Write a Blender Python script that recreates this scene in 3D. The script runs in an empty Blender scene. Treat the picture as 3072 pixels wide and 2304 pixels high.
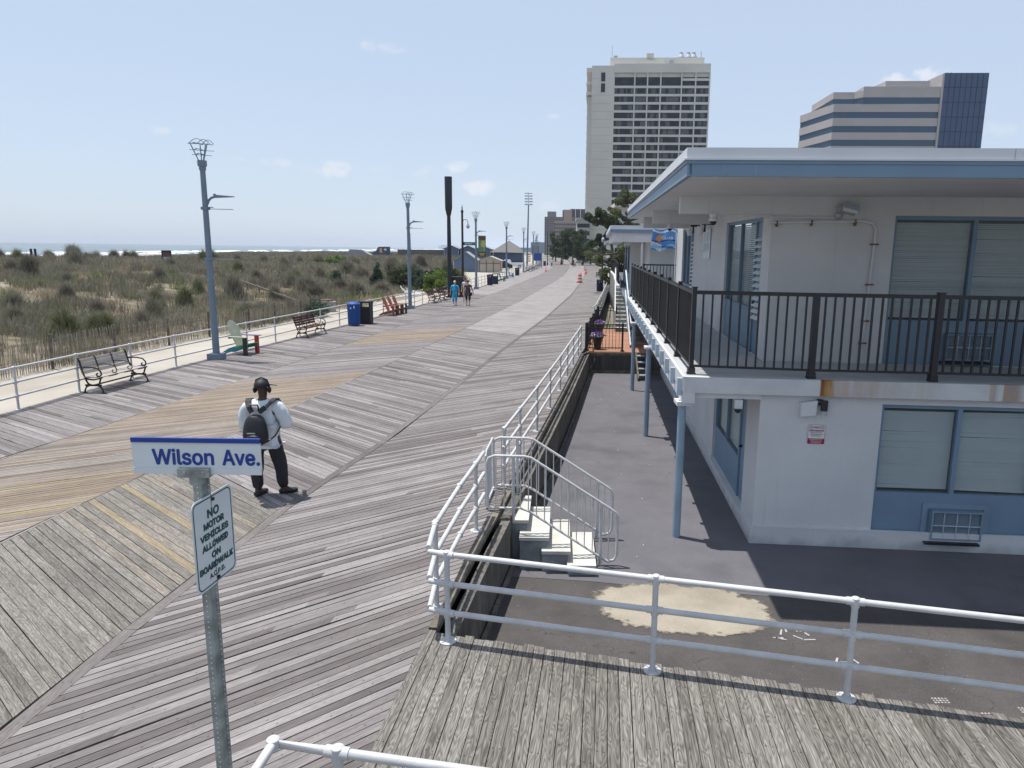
import bpy, bmesh, math, random
import numpy as np
from mathutils import Vector, Matrix, noise
R=random.Random(7)
sc=bpy.context.scene
COL=sc.collection
PI=math.pi
# ------------------------------------------------------------------ materials
def mat(name,c,rough=.6,metal=0.,var=.08,scale=3.,bump=0.,bscale=30.,spec=.4,c2=None,isl=0.,coat=0.):
    m=bpy.data.materials.new(name); m.use_nodes=True; nt=m.node_tree; N=nt.nodes; L=nt.links
    b=N['Principled BSDF']; b.inputs['Roughness'].default_value=rough; b.inputs['Metallic'].default_value=metal
    b.inputs['Specular IOR Level'].default_value=spec
    if coat: b.inputs['Coat Weight'].default_value=coat
    tc=N.new('ShaderNodeTexCoord'); ns=N.new('ShaderNodeTexNoise'); ns.inputs['Scale'].default_value=scale; ns.inputs['Detail'].default_value=6
    L.new(tc.outputs['Object'],ns.inputs['Vector'])
    mx=N.new('ShaderNodeMix'); mx.data_type='RGBA'
    rp=N.new('ShaderNodeMapRange'); rp.inputs[1].default_value=.3; rp.inputs[2].default_value=.7
    L.new(ns.outputs['Fac'],rp.inputs[0]); L.new(rp.outputs[0],mx.inputs[0])
    a=[max(0,x*(1-var)) for x in c]; z=[min(1,x*(1+var)) for x in c] if c2 is None else list(c2)
    mx.inputs[6].default_value=(*a,1); mx.inputs[7].default_value=(*z,1)
    out=mx.outputs[2]
    if isl:
        g=N.new('ShaderNodeNewGeometry'); mr=N.new('ShaderNodeMapRange'); mr.inputs[3].default_value=1-isl; mr.inputs[4].default_value=1+isl
        L.new(g.outputs['Random Per Island'],mr.inputs[0])
        vm=N.new('ShaderNodeVectorMath'); vm.operation='SCALE'; L.new(out,vm.inputs[0]); L.new(mr.outputs[0],vm.inputs['Scale']); out=vm.outputs[0]
    L.new(out,b.inputs['Base Color'])
    if bump:
        n2=N.new('ShaderNodeTexNoise'); n2.inputs['Scale'].default_value=bscale; n2.inputs['Detail'].default_value=4
        L.new(tc.outputs['Object'],n2.inputs['Vector'])
        bp=N.new('ShaderNodeBump'); bp.inputs['Strength'].default_value=bump; bp.inputs['Distance'].default_value=.02
        L.new(n2.outputs['Fac'],bp.inputs['Height']); L.new(bp.outputs[0],b.inputs['Normal'])
    return m
def ramp(N,L,fac,stops,interp='LINEAR'):
    r=N.new('ShaderNodeValToRGB'); cr=r.color_ramp; cr.interpolation=interp
    while len(cr.elements)<len(stops): cr.elements.new(.5)
    for e,(p,c) in zip(cr.elements,stops): e.position=p; e.color=(*c,1) if len(c)==3 else c
    L.new(fac,r.inputs[0]); return r.outputs[0]
def math_(N,L,op,a,b=None,c=None):
    n=N.new('ShaderNodeMath'); n.operation=op
    for i,v in enumerate((a,b,c)):
        if v is None: continue
        if hasattr(v,'links') or hasattr(v,'is_linked'): L.new(v,n.inputs[i])
        else: n.inputs[i].default_value=v
    return n.outputs[0]
def board_mat(name,stops,grain=.35,nail=.85,bw=.14,dark=(.55,.5,.47),figure=.5):
    """weathered plank: tint per island, grain along UV.x, nails in rows"""
    m=bpy.data.materials.new(name); m.use_nodes=True; nt=m.node_tree; N=nt.nodes; L=nt.links
    b=N['Principled BSDF']; b.inputs['Roughness'].default_value=.85; b.inputs['Specular IOR Level'].default_value=.15
    g=N.new('ShaderNodeNewGeometry'); isl=g.outputs['Random Per Island']
    base=ramp(N,L,isl,stops)
    uv=N.new('ShaderNodeUVMap'); sp=N.new('ShaderNodeSeparateXYZ'); L.new(uv.outputs[0],sp.inputs[0])
    off=math_(N,L,'MULTIPLY',isl,97.)
    cb=N.new('ShaderNodeCombineXYZ'); L.new(math_(N,L,'MULTIPLY',sp.outputs[0],3.2),cb.inputs[0]); L.new(math_(N,L,'MULTIPLY',sp.outputs[1],75.),cb.inputs[1]); L.new(off,cb.inputs[2])
    n1=N.new('ShaderNodeTexNoise'); n1.inputs['Scale'].default_value=1.; n1.inputs['Detail'].default_value=5; n1.inputs['Distortion'].default_value=.4; L.new(cb.outputs[0],n1.inputs['Vector'])
    # cathedral figure
    cb2=N.new('ShaderNodeCombineXYZ'); L.new(math_(N,L,'MULTIPLY',sp.outputs[0],2.2),cb2.inputs[0]); L.new(math_(N,L,'MULTIPLY',sp.outputs[1],13.),cb2.inputs[1]); L.new(off,cb2.inputs[2])
    n2=N.new('ShaderNodeTexNoise'); n2.inputs['Scale'].default_value=1.; n2.inputs['Detail'].default_value=1; L.new(cb2.outputs[0],n2.inputs['Vector'])
    ring=math_(N,L,'SINE',math_(N,L,'MULTIPLY',n2.outputs['Fac'],70.))
    ring=math_(N,L,'MULTIPLY_ADD',ring,.5,.5)
    gr=N.new('ShaderNodeMapRange'); gr.inputs[1].default_value=.3; gr.inputs[2].default_value=.7; gr.inputs[3].default_value=1-grain; gr.inputs[4].default_value=1+grain*.55; L.new(n1.outputs['Fac'],gr.inputs[0])
    rr=N.new('ShaderNodeMapRange'); rr.inputs[3].default_value=1-grain*figure; rr.inputs[4].default_value=1.+grain*figure*.25; L.new(ring,rr.inputs[0])
    f=math_(N,L,'MULTIPLY',gr.outputs[0],rr.outputs[0])
    # large blotches over the walk
    tc=N.new('ShaderNodeTexCoord'); nb=N.new('ShaderNodeTexNoise'); nb.inputs['Scale'].default_value=.7; nb.inputs['Detail'].default_value=6; L.new(tc.outputs['Object'],nb.inputs['Vector'])
    bb=N.new('ShaderNodeMapRange'); bb.inputs[1].default_value=.3; bb.inputs[2].default_value=.7; bb.inputs[3].default_value=.86; bb.inputs[4].default_value=1.1; L.new(nb.outputs['Fac'],bb.inputs[0])
    f=math_(N,L,'MULTIPLY',f,bb.outputs[0])
    # nails
    if nail:
        u=math_(N,L,'FRACT',math_(N,L,'DIVIDE',sp.outputs[0],nail))
        du=math_(N,L,'MULTIPLY',math_(N,L,'ABSOLUTE',math_(N,L,'SUBTRACT',u,.5)),nail)
        dv=math_(N,L,'ABSOLUTE',math_(N,L,'SUBTRACT',math_(N,L,'ABSOLUTE',math_(N,L,'SUBTRACT',sp.outputs[1],bw/2)),bw*.27))
        dd=math_(N,L,'SQRT',math_(N,L,'ADD',math_(N,L,'MULTIPLY',du,du),math_(N,L,'MULTIPLY',dv,dv)))
        nl=math_(N,L,'GREATER_THAN',dd,.0075)
        nf=math_(N,L,'MULTIPLY_ADD',nl,.65,.35)
        f=math_(N,L,'MULTIPLY',f,nf)
    vm=N.new('ShaderNodeVectorMath'); vm.operation='SCALE'; L.new(base,vm.inputs[0]); L.new(f,vm.inputs['Scale'])
    L.new(vm.outputs[0],b.inputs['Base Color'])
    bp=N.new('ShaderNodeBump'); bp.inputs['Strength'].default_value=.5; bp.inputs['Distance'].default_value=.004
    L.new(f,bp.inputs['Height']); L.new(bp.outputs[0],b.inputs['Normal'])
    return m
def leafmat(name,c,c2,var=.35,trans=.25):
    m=bpy.data.materials.new(name); m.use_nodes=True; nt=m.node_tree; N=nt.nodes; L=nt.links
    b=N['Principled BSDF']; b.inputs['Roughness'].default_value=.7; b.inputs['Specular IOR Level'].default_value=.2
    g=N.new('ShaderNodeNewGeometry'); col=ramp(N,L,g.outputs['Random Per Island'],[(0,c),(1,c2)])
    L.new(col,b.inputs['Base Color'])
    if trans:
        t=N.new('ShaderNodeBsdfTranslucent'); L.new(col,t.inputs[0]); mx=N.new('ShaderNodeMixShader'); mx.inputs[0].default_value=trans
        L.new(b.outputs[0],mx.inputs[1]); L.new(t.outputs[0],mx.inputs[2]); L.new(mx.outputs[0],N['Material Output'].inputs[0])
    return m
def glassmat(name,c=(.05,.07,.09),rough=.03,trans=.0):
    m=bpy.data.materials.new(name); m.use_nodes=True; nt=m.node_tree; N=nt.nodes; L=nt.links
    b=N['Principled BSDF']; b.inputs['Base Color'].default_value=(*c,1); b.inputs['Roughness'].default_value=rough; b.inputs['Specular IOR Level'].default_value=.9
    if trans:
        t=N.new('ShaderNodeBsdfTransparent'); t.inputs[0].default_value=(.9,.95,.95,1); mx=N.new('ShaderNodeMixShader'); mx.inputs[0].default_value=trans
        L.new(b.outputs[0],mx.inputs[1]); L.new(t.outputs[0],mx.inputs[2]); L.new(mx.outputs[0],N['Material Output'].inputs[0])
    return m
M={}
M['white']=mat('white_paint',(.60,.605,.615),.6,var=.05,scale=1.2,bump=.25,bscale=60)
def stucco():
    m_=mat('white_stucco',(.60,.605,.61),.8,var=.07,scale=.8,bump=.5,bscale=90); nt=m_.node_tree; N=nt.nodes; L=nt.links; b=N['Principled BSDF']; src=b.inputs['Base Color'].links[0].from_socket
    tc=N.new('ShaderNodeTexCoord'); mp=N.new('ShaderNodeMapping'); mp.inputs['Scale'].default_value=(9,9,.5); L.new(tc.outputs['Object'],mp.inputs[0]); n=N.new('ShaderNodeTexNoise'); n.inputs['Scale'].default_value=1; n.inputs['Detail'].default_value=7; L.new(mp.outputs[0],n.inputs[0])
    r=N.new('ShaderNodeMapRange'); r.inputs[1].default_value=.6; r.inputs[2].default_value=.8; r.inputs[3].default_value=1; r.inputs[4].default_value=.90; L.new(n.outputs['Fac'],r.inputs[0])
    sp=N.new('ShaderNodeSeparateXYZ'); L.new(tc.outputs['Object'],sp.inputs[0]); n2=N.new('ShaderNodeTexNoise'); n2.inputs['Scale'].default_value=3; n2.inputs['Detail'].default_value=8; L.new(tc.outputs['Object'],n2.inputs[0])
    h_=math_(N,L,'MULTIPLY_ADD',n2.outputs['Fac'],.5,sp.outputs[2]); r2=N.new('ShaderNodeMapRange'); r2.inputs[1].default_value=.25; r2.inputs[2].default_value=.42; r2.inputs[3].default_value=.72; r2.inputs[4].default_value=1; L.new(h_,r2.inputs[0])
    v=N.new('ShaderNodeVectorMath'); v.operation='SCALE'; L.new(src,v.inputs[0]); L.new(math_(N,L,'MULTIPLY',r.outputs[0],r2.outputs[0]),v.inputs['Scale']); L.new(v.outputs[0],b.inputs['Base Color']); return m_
M['stucco']=stucco()
M['rooftop']=mat('white_roof_edge',(.60,.615,.635),.5,var=.05,scale=1.)
M['blue']=mat('slate_blue_paint',(.165,.245,.335),.5,var=.06,scale=1.5)
M['paleblue']=mat('pale_blue_paint',(.40,.49,.57),.5,var=.06,scale=2)
M['postblue']=mat('post_blue_paint',(.235,.32,.40),.45,var=.07,scale=3)
M['black']=mat('black_metal',(.012,.012,.016),.4,metal=.0,var=.2,spec=.5)
M['iron']=mat('cast_iron',(.02,.016,.018),.5,var=.3,scale=20,bump=.2)
M['galv']=mat('galvanized_pipe',(.50,.505,.51),.6,metal=.1,var=.1,scale=6,bump=.1,bscale=25)
M['galvold']=mat('dull_pipe',(.36,.40,.45),.5,metal=.4,var=.2,scale=5)
M['lampgrey']=mat('lamp_grey_paint',(.15,.20,.26),.45,var=.08)
M['blind']=mat('blind_slats',(.66,.69,.685),.6,var=.04)
M['glass']=glassmat('window_glass',(.16,.18,.19),.03,.72)
M['darkglass']=glassmat('dark_glass',(.02,.03,.04),.05)
M['acframe']=mat('ac_frame',(.19,.265,.345),.5)
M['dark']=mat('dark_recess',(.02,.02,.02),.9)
def streakwall():
    m_=mat('board_formed_wall',(.135,.128,.112),.95,var=.3,scale=1.4); nt=m_.node_tree; N=nt.nodes; L=nt.links; b=N['Principled BSDF']; src=b.inputs['Base Color'].links[0].from_socket
    tc=N.new('ShaderNodeTexCoord'); mp=N.new('ShaderNodeMapping'); mp.inputs['Scale'].default_value=(22,22,1.4); L.new(tc.outputs['Object'],mp.inputs[0]); n=N.new('ShaderNodeTexNoise'); n.inputs['Scale'].default_value=1; n.inputs['Detail'].default_value=6; n.inputs['Distortion'].default_value=.6; L.new(mp.outputs[0],n.inputs[0])
    r=N.new('ShaderNodeMapRange'); r.inputs[1].default_value=.35; r.inputs[2].default_value=.65; r.inputs[3].default_value=.6; r.inputs[4].default_value=1.3; L.new(n.outputs['Fac'],r.inputs[0])
    v=N.new('ShaderNodeVectorMath'); v.operation='SCALE'; L.new(src,v.inputs[0]); L.new(r.outputs[0],v.inputs['Scale']); L.new(v.outputs[0],b.inputs['Base Color']); bp=N.new('ShaderNodeBump'); bp.inputs['Distance'].default_value=.01; L.new(r.outputs[0],bp.inputs['Height']); L.new(bp.outputs[0],b.inputs['Normal']); return m_
M['formwall']=streakwall()
M['concrete']=mat('concrete',(.33,.32,.30),.9,var=.25,scale=2.,bump=.5,bscale=40)
M['concwall']=mat('shaded_concrete',(.20,.195,.18),.9,var=.4,scale=1.6,bump=.5,bscale=30)  # mottled dark tone; the terrace wall's shade is put into the colour
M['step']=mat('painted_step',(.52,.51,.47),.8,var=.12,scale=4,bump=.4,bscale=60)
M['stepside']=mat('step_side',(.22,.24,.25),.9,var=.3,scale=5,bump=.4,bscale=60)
M['screen']=mat('placard_paper',(.6,.65,.68),.4)
M['woodold']=mat('old_timber',(.15,.13,.105),.9,var=.45,scale=5,bump=.6,bscale=25)
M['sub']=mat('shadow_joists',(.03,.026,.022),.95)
GW=[(0,(.128,.113,.112)),(.25,(.175,.157,.155)),(.55,(.215,.196,.194)),(.8,(.255,.235,.232)),(1,(.30,.278,.274))]
M['bd_grey']=board_mat('grey_boards',GW,grain=.26)
M['bd_seam']=board_mat('seam_boards',[(0,(.13,.118,.112)),(1,(.19,.172,.165))],grain=.3,nail=1.2)
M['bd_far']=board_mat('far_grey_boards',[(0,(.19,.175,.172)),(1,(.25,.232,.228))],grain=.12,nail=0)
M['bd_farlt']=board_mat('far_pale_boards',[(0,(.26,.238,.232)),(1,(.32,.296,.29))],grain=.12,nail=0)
M['bd_tan']=board_mat('tan_boards',[(0,(.215,.175,.137)),(.5,(.26,.213,.168)),(1,(.30,.25,.20))],grain=.3)
M['bd_mix']=board_mat('mixed_boards',[(0,(.185,.158,.142)),(.5,(.245,.212,.19)),(1,(.29,.258,.232))],grain=.3)
M['bd_yel']=board_mat('yellow_pine_boards',[(0,(.25,.20,.135)),(.5,(.285,.235,.16)),(1,(.31,.265,.195))],grain=.35)
M['bd_rough']=board_mat('rough_grain_boards',[(0,(.165,.152,.138)),(.4,(.205,.19,.172)),(.8,(.24,.222,.20)),(1,(.27,.235,.19))],grain=.42,figure=.6)
M['bd_deck']=board_mat('ramp_boards',[(0,(.165,.155,.138)),(.5,(.205,.193,.174)),(1,(.245,.232,.212))],grain=.5,nail=1.25,bw=.096,figure=.7)
M['terracotta']=board_mat('terracotta_decking',[(0,(0.319,0.167,0.106)),(1,(0.380,0.213,0.144))],grain=.15,nail=0)
M['skirt']=board_mat('skirt_boards',[(0,(0.076,0.076,0.072)),(1,(0.129,0.125,0.118))],grain=.4,nail=0)
M['slat']=board_mat('bench_slats',[(0,(.30,.27,.25)),(1,(.46,.43,.40))],grain=.3,nail=0)
M['_x']=board_mat('x',[(0,(0.167,0.129,0.122)),(1,(0.251,0.205,0.190))],grain=.3,nail=0)
M['slatred']=board_mat('red_bench_slats',[(0,(0.091,0.038,0.038)),(1,(0.144,0.068,0.065))],grain=.3,nail=0)
M['lath']=mat('weathered_lath',(.27,.235,.18),.9,var=.3,scale=3,isl=.35)
M['_s']=mat('sand',(.52,.46,.37),.95,c2=(.60,.54,.45),scale=.9,bump=.6,bscale=6)
# ------------------------------------------------------------------ mesh builder
class MB:
    def __init__(s,f=None): s.v=[]; s.f=[]; s.m=[]; s.uv={}; s.T=f; s.mi=0
    def pt(s,p): return tuple(s.T(*p)) if s.T else tuple(p)
    def quad(s,*ps,uv=None):
        i=len(s.v); s.v+= [s.pt(p) for p in ps]; s.f.append(tuple(range(i,i+len(ps)))); s.m.append(s.mi)
        if uv: s.uv[len(s.f)-1]=uv
        return s
    def box(s,a,b,rot=0,piv=None):
        x0,y0,z0=a; x1,y1,z1=b
        P=[(x0,y0,z0),(x1,y0,z0),(x1,y1,z0),(x0,y1,z0),(x0,y0,z1),(x1,y0,z1),(x1,y1,z1),(x0,y1,z1)]
        if rot:
            c,sn=math.cos(rot),math.sin(rot); px,py=piv or ((x0+x1)/2,(y0+y1)/2)
            P=[(px+(x-px)*c-(y-py)*sn,py+(x-px)*sn+(y-py)*c,z) for x,y,z in P]
        s.hexa(P); return s
    def hexa(s,P):
        i=len(s.v); s.v+=[s.pt(p) for p in P]
        for q in ((0,3,2,1),(4,5,6,7),(0,1,5,4),(1,2,6,5),(2,3,7,6),(3,0,4,7)):
            s.f.append(tuple(i+k for k in q)); s.m.append(s.mi)
        return s
    def bar(s,p,q,w,h,up=(0,0,1)):
        """rectangular bar from p to q"""
        p=Vector(p);q=Vector(q);d=(q-p).normalized(); u=Vector(up)
        if abs(d.dot(u))>.98: u=Vector((0,1,0))
        x=d.cross(u).normalized()*w/2; y=x.cross(d).normalized()*h/2
        s.hexa([p-x-y,p+x-y,q+x-y,q-x-y,p-x+y,p+x+y,q+x+y,q-x+y]); return s
    def tube(s,pts,r,n=10,cap=True):
        pts=[Vector(p) for p in pts]; rs=r if isinstance(r,(list,tuple)) else [r]*len(pts)
        i0=len(s.v); prev=None
        for k,p in enumerate(pts):
            d=(pts[min(k+1,len(pts)-1)]-pts[max(k-1,0)]).normalized()
            if prev is None:
                u=Vector((0,0,1)) if abs(d.z)<.9 else Vector((0,1,0)); x=d.cross(u).normalized()
            else: x=(prev-d*prev.dot(d)).normalized()
            prev=x; y=d.cross(x)
            for j in range(n):
                a=2*PI*j/n; s.v.append(s.pt(p+(x*math.cos(a)+y*math.sin(a))*rs[k]))
        for k in range(len(pts)-1):
            for j in range(n):
                a=i0+k*n+j; b=i0+k*n+(j+1)%n; s.f.append((a,b,b+n,a+n)); s.m.append(s.mi)
        if cap:
            s.f.append(tuple(i0+j for j in reversed(range(n)))); s.m.append(s.mi)
            e=i0+(len(pts)-1)*n; s.f.append(tuple(e+j for j in range(n))); s.m.append(s.mi)
        return s
    def lathe(s,c,prof,n=20,sx=1,sy=1):
        i0=len(s.v)
        for r,z in prof:
            for j in range(n):
                a=2*PI*j/n; s.v.append(s.pt((c[0]+r*math.cos(a)*sx,c[1]+r*math.sin(a)*sy,c[2]+z)))
        for k in range(len(prof)-1):
            for j in range(n):
                a=i0+k*n+j; b=i0+k*n+(j+1)%n; s.f.append((a,b,b+n,a+n)); s.m.append(s.mi)
        s.f.append(tuple(i0+j for j in reversed(range(n)))); s.m.append(s.mi)
        e=i0+(len(prof)-1)*n; s.f.append(tuple(e+j for j in range(n))); s.m.append(s.mi)
        return s
    def prism(s,poly,z0,z1):
        n=len(poly); i=len(s.v)
        s.v+=[s.pt((x,y,z0)) for x,y in poly]+[s.pt((x,y,z1)) for x,y in poly]
        s.f.append(tuple(i+j for j in reversed(range(n)))); s.f.append(tuple(i+n+j for j in range(n))); s.m+=[s.mi]*2
        for j in range(n): s.f.append((i+j,i+(j+1)%n,i+n+(j+1)%n,i+n+j)); s.m.append(s.mi)
        return s
    def board(s,A,B,C,D,th=.04,L=None,w=.14):
        """plank with top corners A,B (one edge) D,C (other), UV x along"""
        A,B,C,D=[Vector(p) for p in (A,B,C,D)]; L=L or (B-A).length; o=R.random()*3
        dz=Vector((0,0,-th)); uv=[(o,0),(o+L,0),(o+L,w),(o,w)]
        if (B-A).cross(D-A).z<0: A,B,C,D=D,C,B,A; uv=[(o,w),(o+L,w),(o+L,0),(o,0)]
        i=len(s.v); s.v+=[s.pt(p) for p in (A,B,C,D,A+dz,B+dz,C+dz,D+dz)]
        def F(q,u): s.f.append(tuple(i+k for k in q)); s.m.append(s.mi); s.uv[len(s.f)-1]=u
        F((0,1,2,3),uv); F((0,4,5,1),[uv[0],uv[0],uv[1],uv[1]]); F((2,6,7,3),[uv[2],uv[2],uv[3],uv[3]])
        F((1,5,6,2),[uv[1],uv[1],uv[2],uv[2]]); F((3,7,4,0),[uv[3],uv[3],uv[0],uv[0]])
        return s
    def build(s,name,mats,parent=None,smooth=False,label=None):
        o0=Vector(parent['_w']) if parent is not None and '_w' in parent else Vector((0,0,0))
        me=bpy.data.meshes.new(name); me.from_pydata([tuple(Vector(v)-o0) for v in s.v],[],s.f)
        if not isinstance(mats,(list,tuple)): mats=[mats]
        for m in mats: me.materials.append(M[m] if isinstance(m,str) else m)
        if len(mats)>1: me.polygons.foreach_set('material_index',s.m)
        if s.uv:
            ul=me.uv_layers.new(name='UVMap'); 
            for fi,u in s.uv.items():
                p=me.polygons[fi]
                for k,li in enumerate(p.loop_indices): ul.data[li].uv=u[k]
        if smooth:
            me.polygons.foreach_set('use_smooth',[True]*len(me.polygons)); 
            try: me.set_sharp_from_angle(angle=math.radians(40))
            except Exception: pass
        me.update(); o=bpy.data.objects.new(name,me); COL.objects.link(o)
        if parent is not None: o.parent=parent; o['_w']=tuple(float(q) for q in o0)
        if label: o['label']=label
        return o
def thing(name,label,cat,loc=(0,0,0),rz=0,group=None):
    o=bpy.data.objects.new(name,None); COL.objects.link(o); o.location=loc; o.rotation_euler=(0,0,rz); o.empty_display_size=.2
    o['label']=label; o['category']=cat; o['_w']=tuple(float(q) for q in loc)
    if group: o['group']=group
    return o
def tag(o,label,cat,group=None,kind=None):
    if label: o['label']=label
    if cat: o['category']=cat
    if group: o['group']=group
    if kind: o['kind']=kind
    return o
def kids(o): return [c for c in bpy.data.objects if c.parent==o]
def dup(root,loc,rz=0,label=None,group=None,scale=None):
    r=root.copy(); COL.objects.link(r); r.location=loc; r.rotation_euler=(0,0,rz)
    if label: r['label']=label
    if group: r['group']=group
    if scale: r.scale=scale
    for ch in kids(root):
        c=ch.copy(); COL.objects.link(c); c.parent=r
        for g in kids(ch): d=g.copy(); COL.objects.link(d); d.parent=c
    return r
FONT=None
try:
    import os
    _f=os.path.join(bpy.utils.resource_path('LOCAL'),'datafiles','fonts','Inter.woff2')
    if os.path.exists(_f): FONT=bpy.data.fonts.load(_f)
except Exception: FONT=None
def lettering(txt,size,mname,parent,loc,xd,ud,name='lettering',sx=1.,offset=0.,align='CENTER',spacing=1.,ext=.0004,width=None):
    cu=bpy.data.curves.new('t','FONT');
    if FONT: cu.font=FONT
    cu.body=txt; cu.size=size; cu.extrude=ext; cu.align_x=align; cu.align_y='CENTER'; cu.offset=0; cu.space_character=spacing; cu.resolution_u=3
    o=bpy.data.objects.new('t',cu); COL.objects.link(o); dg=bpy.context.evaluated_depsgraph_get(); dg.update()
    me=bpy.data.meshes.new_from_object(o.evaluated_get(dg)); bpy.data.objects.remove(o); bpy.data.curves.remove(cu)
    xd=Vector(xd).normalized(); ud=Vector(ud).normalized(); nd=xd.cross(ud); l=Vector(loc)-Vector(parent['_w'])
    if width:
        xs_=[v.co.x for v in me.vertices]; c_=(max(xs_)+min(xs_))/2; sx=width/(max(xs_)-min(xs_))
        for v in me.vertices: v.co.x-=c_
    for v in me.vertices: v.co=l+xd*v.co.x*sx+ud*v.co.y+nd*v.co.z
    if offset:
        vs=[v.co.copy() for v in me.vertices]; fs=[tuple(p.vertices) for p in me.polygons]; V2=[];F2=[]
        for k,(dx,dz) in enumerate(((0,0),(1,0),(-1,0),(0,1),(0,-1),(.7,.7),(-.7,-.7),(.7,-.7),(-.7,.7))):
            i=len(V2); V2+=[v+xd*dx*offset+ud*dz*offset+nd*(k*.00006) for v in vs]; F2+=[tuple(i+q for q in f) for f in fs]
        bpy.data.meshes.remove(me); me=bpy.data.meshes.new(name); me.from_pydata([tuple(v) for v in V2],[],F2)
    me.materials.clear(); me.materials.append(M[mname]); me.name=name
    ob=bpy.data.objects.new(name,me); COL.objects.link(ob); ob.parent=parent; ob['_w']=parent['_w']; return ob
def structure(o): o['kind']='structure'; return o
def interp(tab,y):
    if y<=tab[0][0]: a,b=tab[0],tab[1]
    elif y>=tab[-1][0]: a,b=tab[-2],tab[-1]
    else:
        for a,b in zip(tab,tab[1:]):
            if a[0]<=y<=b[0]: break
    return a[1]+(b[1]-a[1])*(y-a[0])/(b[0]-a[0])
def LE(y): return interp([(-8,-13.05),(12,-12.95),(18.7,-12.75),(22.8,-12.4),(29,-11.65),(35.6,-10.9),(46,-9.85),(57,-9.15),(70,-8.4),(95,-7.3),(121,-6.3),(150,-5.7),(170,-6.2),(230,-8),(330,-12)],y)
def SA(y): return interp([(-8,-10.5),(5,-10.4),(12.7,-10.2),(14.5,-9.95),(20.4,-9.35),(24,-9.0),(35,-8.1),(50,-6.8),(67,-5.6),(95,-4.0),(125,-2.5),(157,-1.5),(175,-1.6),(220,-3.2),(276,-5.2),(330,-8)],y)
def SB(y): return interp([(-8,-7.7),(5,-7.5),(9,-7.35),(11.8,-7.1),(16.7,-6.6),(20,-6.25),(24.2,-5.75),(37.6,-4.45),(54.6,-3.0),(80,-1.2),(110,.6),(159,2.0),(178,1.9),(220,.4),(279,-1.8),(330,-4.5)],y)
def SC(y): return interp([(-8,-4.75),(3,-4.5),(5.15,-4.45),(7.8,-4.3),(10.4,-4.1),(14.9,-3.45),(27.5,-2.25),(42,-.75),(62.7,1.0),(85.5,2.4),(120,4.3),(167,5.7),(185,5.6),(230,3.8),(302,1.5),(330,.2)],y)
def RE(y): return interp([(-8,-1.5),(4.8,-1.46),(6.9,-1.32),(9.5,-1.05),(15.2,-.38),(19.8,.12),(27.75,.92),(36,1.75),(50,3.0),(68,4.5),(90,6.1),(120,7.8),(165,9.3),(190,9.2),(240,7.3),(330,3.8)],y)
GZ=-.85
exec_parts=[]
# ------------------------------------------------------------------ boardwalk
def sub_strip(L,Rr,y0,y1,z0,z1,step=4,mb=None):
    mb=mb or MB(); y=y0
    while y<y1-1e-6:
        b=min(y+step,y1)
        mb.hexa([(L(y),y,z0),(Rr(y),y,z0),(Rr(b),b,z0),(L(b),b,z0),(L(y),y,z1),(Rr(y),y,z1),(Rr(b),b,z1),(L(b),b,z1)]); y=b
    return mb
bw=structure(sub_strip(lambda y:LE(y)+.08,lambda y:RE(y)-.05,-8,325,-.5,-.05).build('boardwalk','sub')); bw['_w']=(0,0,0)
def lane(LL,RR,k,y0,y1,chooser,pitch=.148,near=90,gap=.009,step=1.,ylim=None):
    groups={}
    cosr=lambda w: w/math.hypot(w,k*w)     # sin of angle between board and lane
    s=y0-abs(k)*5 if not ylim or ylim[0] is None else y0
    while s<y1:
        w=RR(s)-LL(s); sn=1/math.hypot(1,k); ps=pitch/sn*step; g=gap/sn
        yA,yB=s,s+ps-g; dk=k*w
        if ylim and ylim[1] and s>=ylim[1]: break
        key=chooser(s+dk/2)
        mb=groups.setdefault(key,MB())
        jz=R.uniform(-.0015,.0015)
        def P(sy,v):
            y=sy+dk*v; return (LL(y)*(1-v)+RR(y)*v,y,jz)
        n=1 if s>near else 2
        Lb=math.hypot(w,dk)
        cut=sorted([0,1]+([R.uniform(.25,.75)] if R.random()<.35 and s<near else []))
        for v0,v1 in zip(cut,cut[1:]):
            e=.0015/Lb if len(cut)>2 else 0
            mb.board(P(yA,v0+e),P(yA,v1-e),P(yB,v1-e),P(yB,v0+e),.045,L=Lb*(v1-v0),w=pitch-gap)
        s+=ps
    for key,mb in groups.items():
        o=mb.build('planking',key,bw)
def seam(f,wid,y0,y1,mname='bd_grey'):
    mb=MB(); y=y0
    while y<y1:
        b=y+3.6; n=3
        x0,x1=f(y),f(b-.01)
        mb.board((x0-wid/2,y,.003),(x1-wid/2,b-.008,.003),(x1+wid/2,b-.008,.003),(x0+wid/2,y,.003),.05,w=wid); y=b
    mb.build('seam_board',mname,bw)
h=.075
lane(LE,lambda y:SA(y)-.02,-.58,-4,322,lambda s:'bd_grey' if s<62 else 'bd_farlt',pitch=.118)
def chAB(s):
    if s<7.5: return 'bd_grey'
    if s<9.2: return 'bd_mix' if R.random()<.7 else 'bd_tan'
    if s<11.2: return 'bd_yel' if R.random()<.45 else 'bd_tan'
    if s<16.: return 'bd_mix' if R.random()<.7 else 'bd_tan'
    if s<21.5: return 'bd_tan' if R.random()<.9 else 'bd_mix'
    if s<29.5: return 'bd_grey'
    if s<35: return 'bd_tan' if R.random()<.9 else 'bd_grey'
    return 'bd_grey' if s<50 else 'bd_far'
lane(lambda y:SA(y)+.02,lambda y:SB(y)-.02,.72,-4,322,chAB,pitch=.100)
def chBC(s):
    if s<11.5: return 'bd_yel' if (R.random()<.3 if int(s*2.3)%3==0 else R.random()<.08) and s>5.5 else 'bd_rough'
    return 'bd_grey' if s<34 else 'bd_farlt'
lane(lambda y:SB(y)+.02,lambda y:SC(y)-h,-.80,-4,11.5,chBC,pitch=.112,ylim=(None,11.5))
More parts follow.
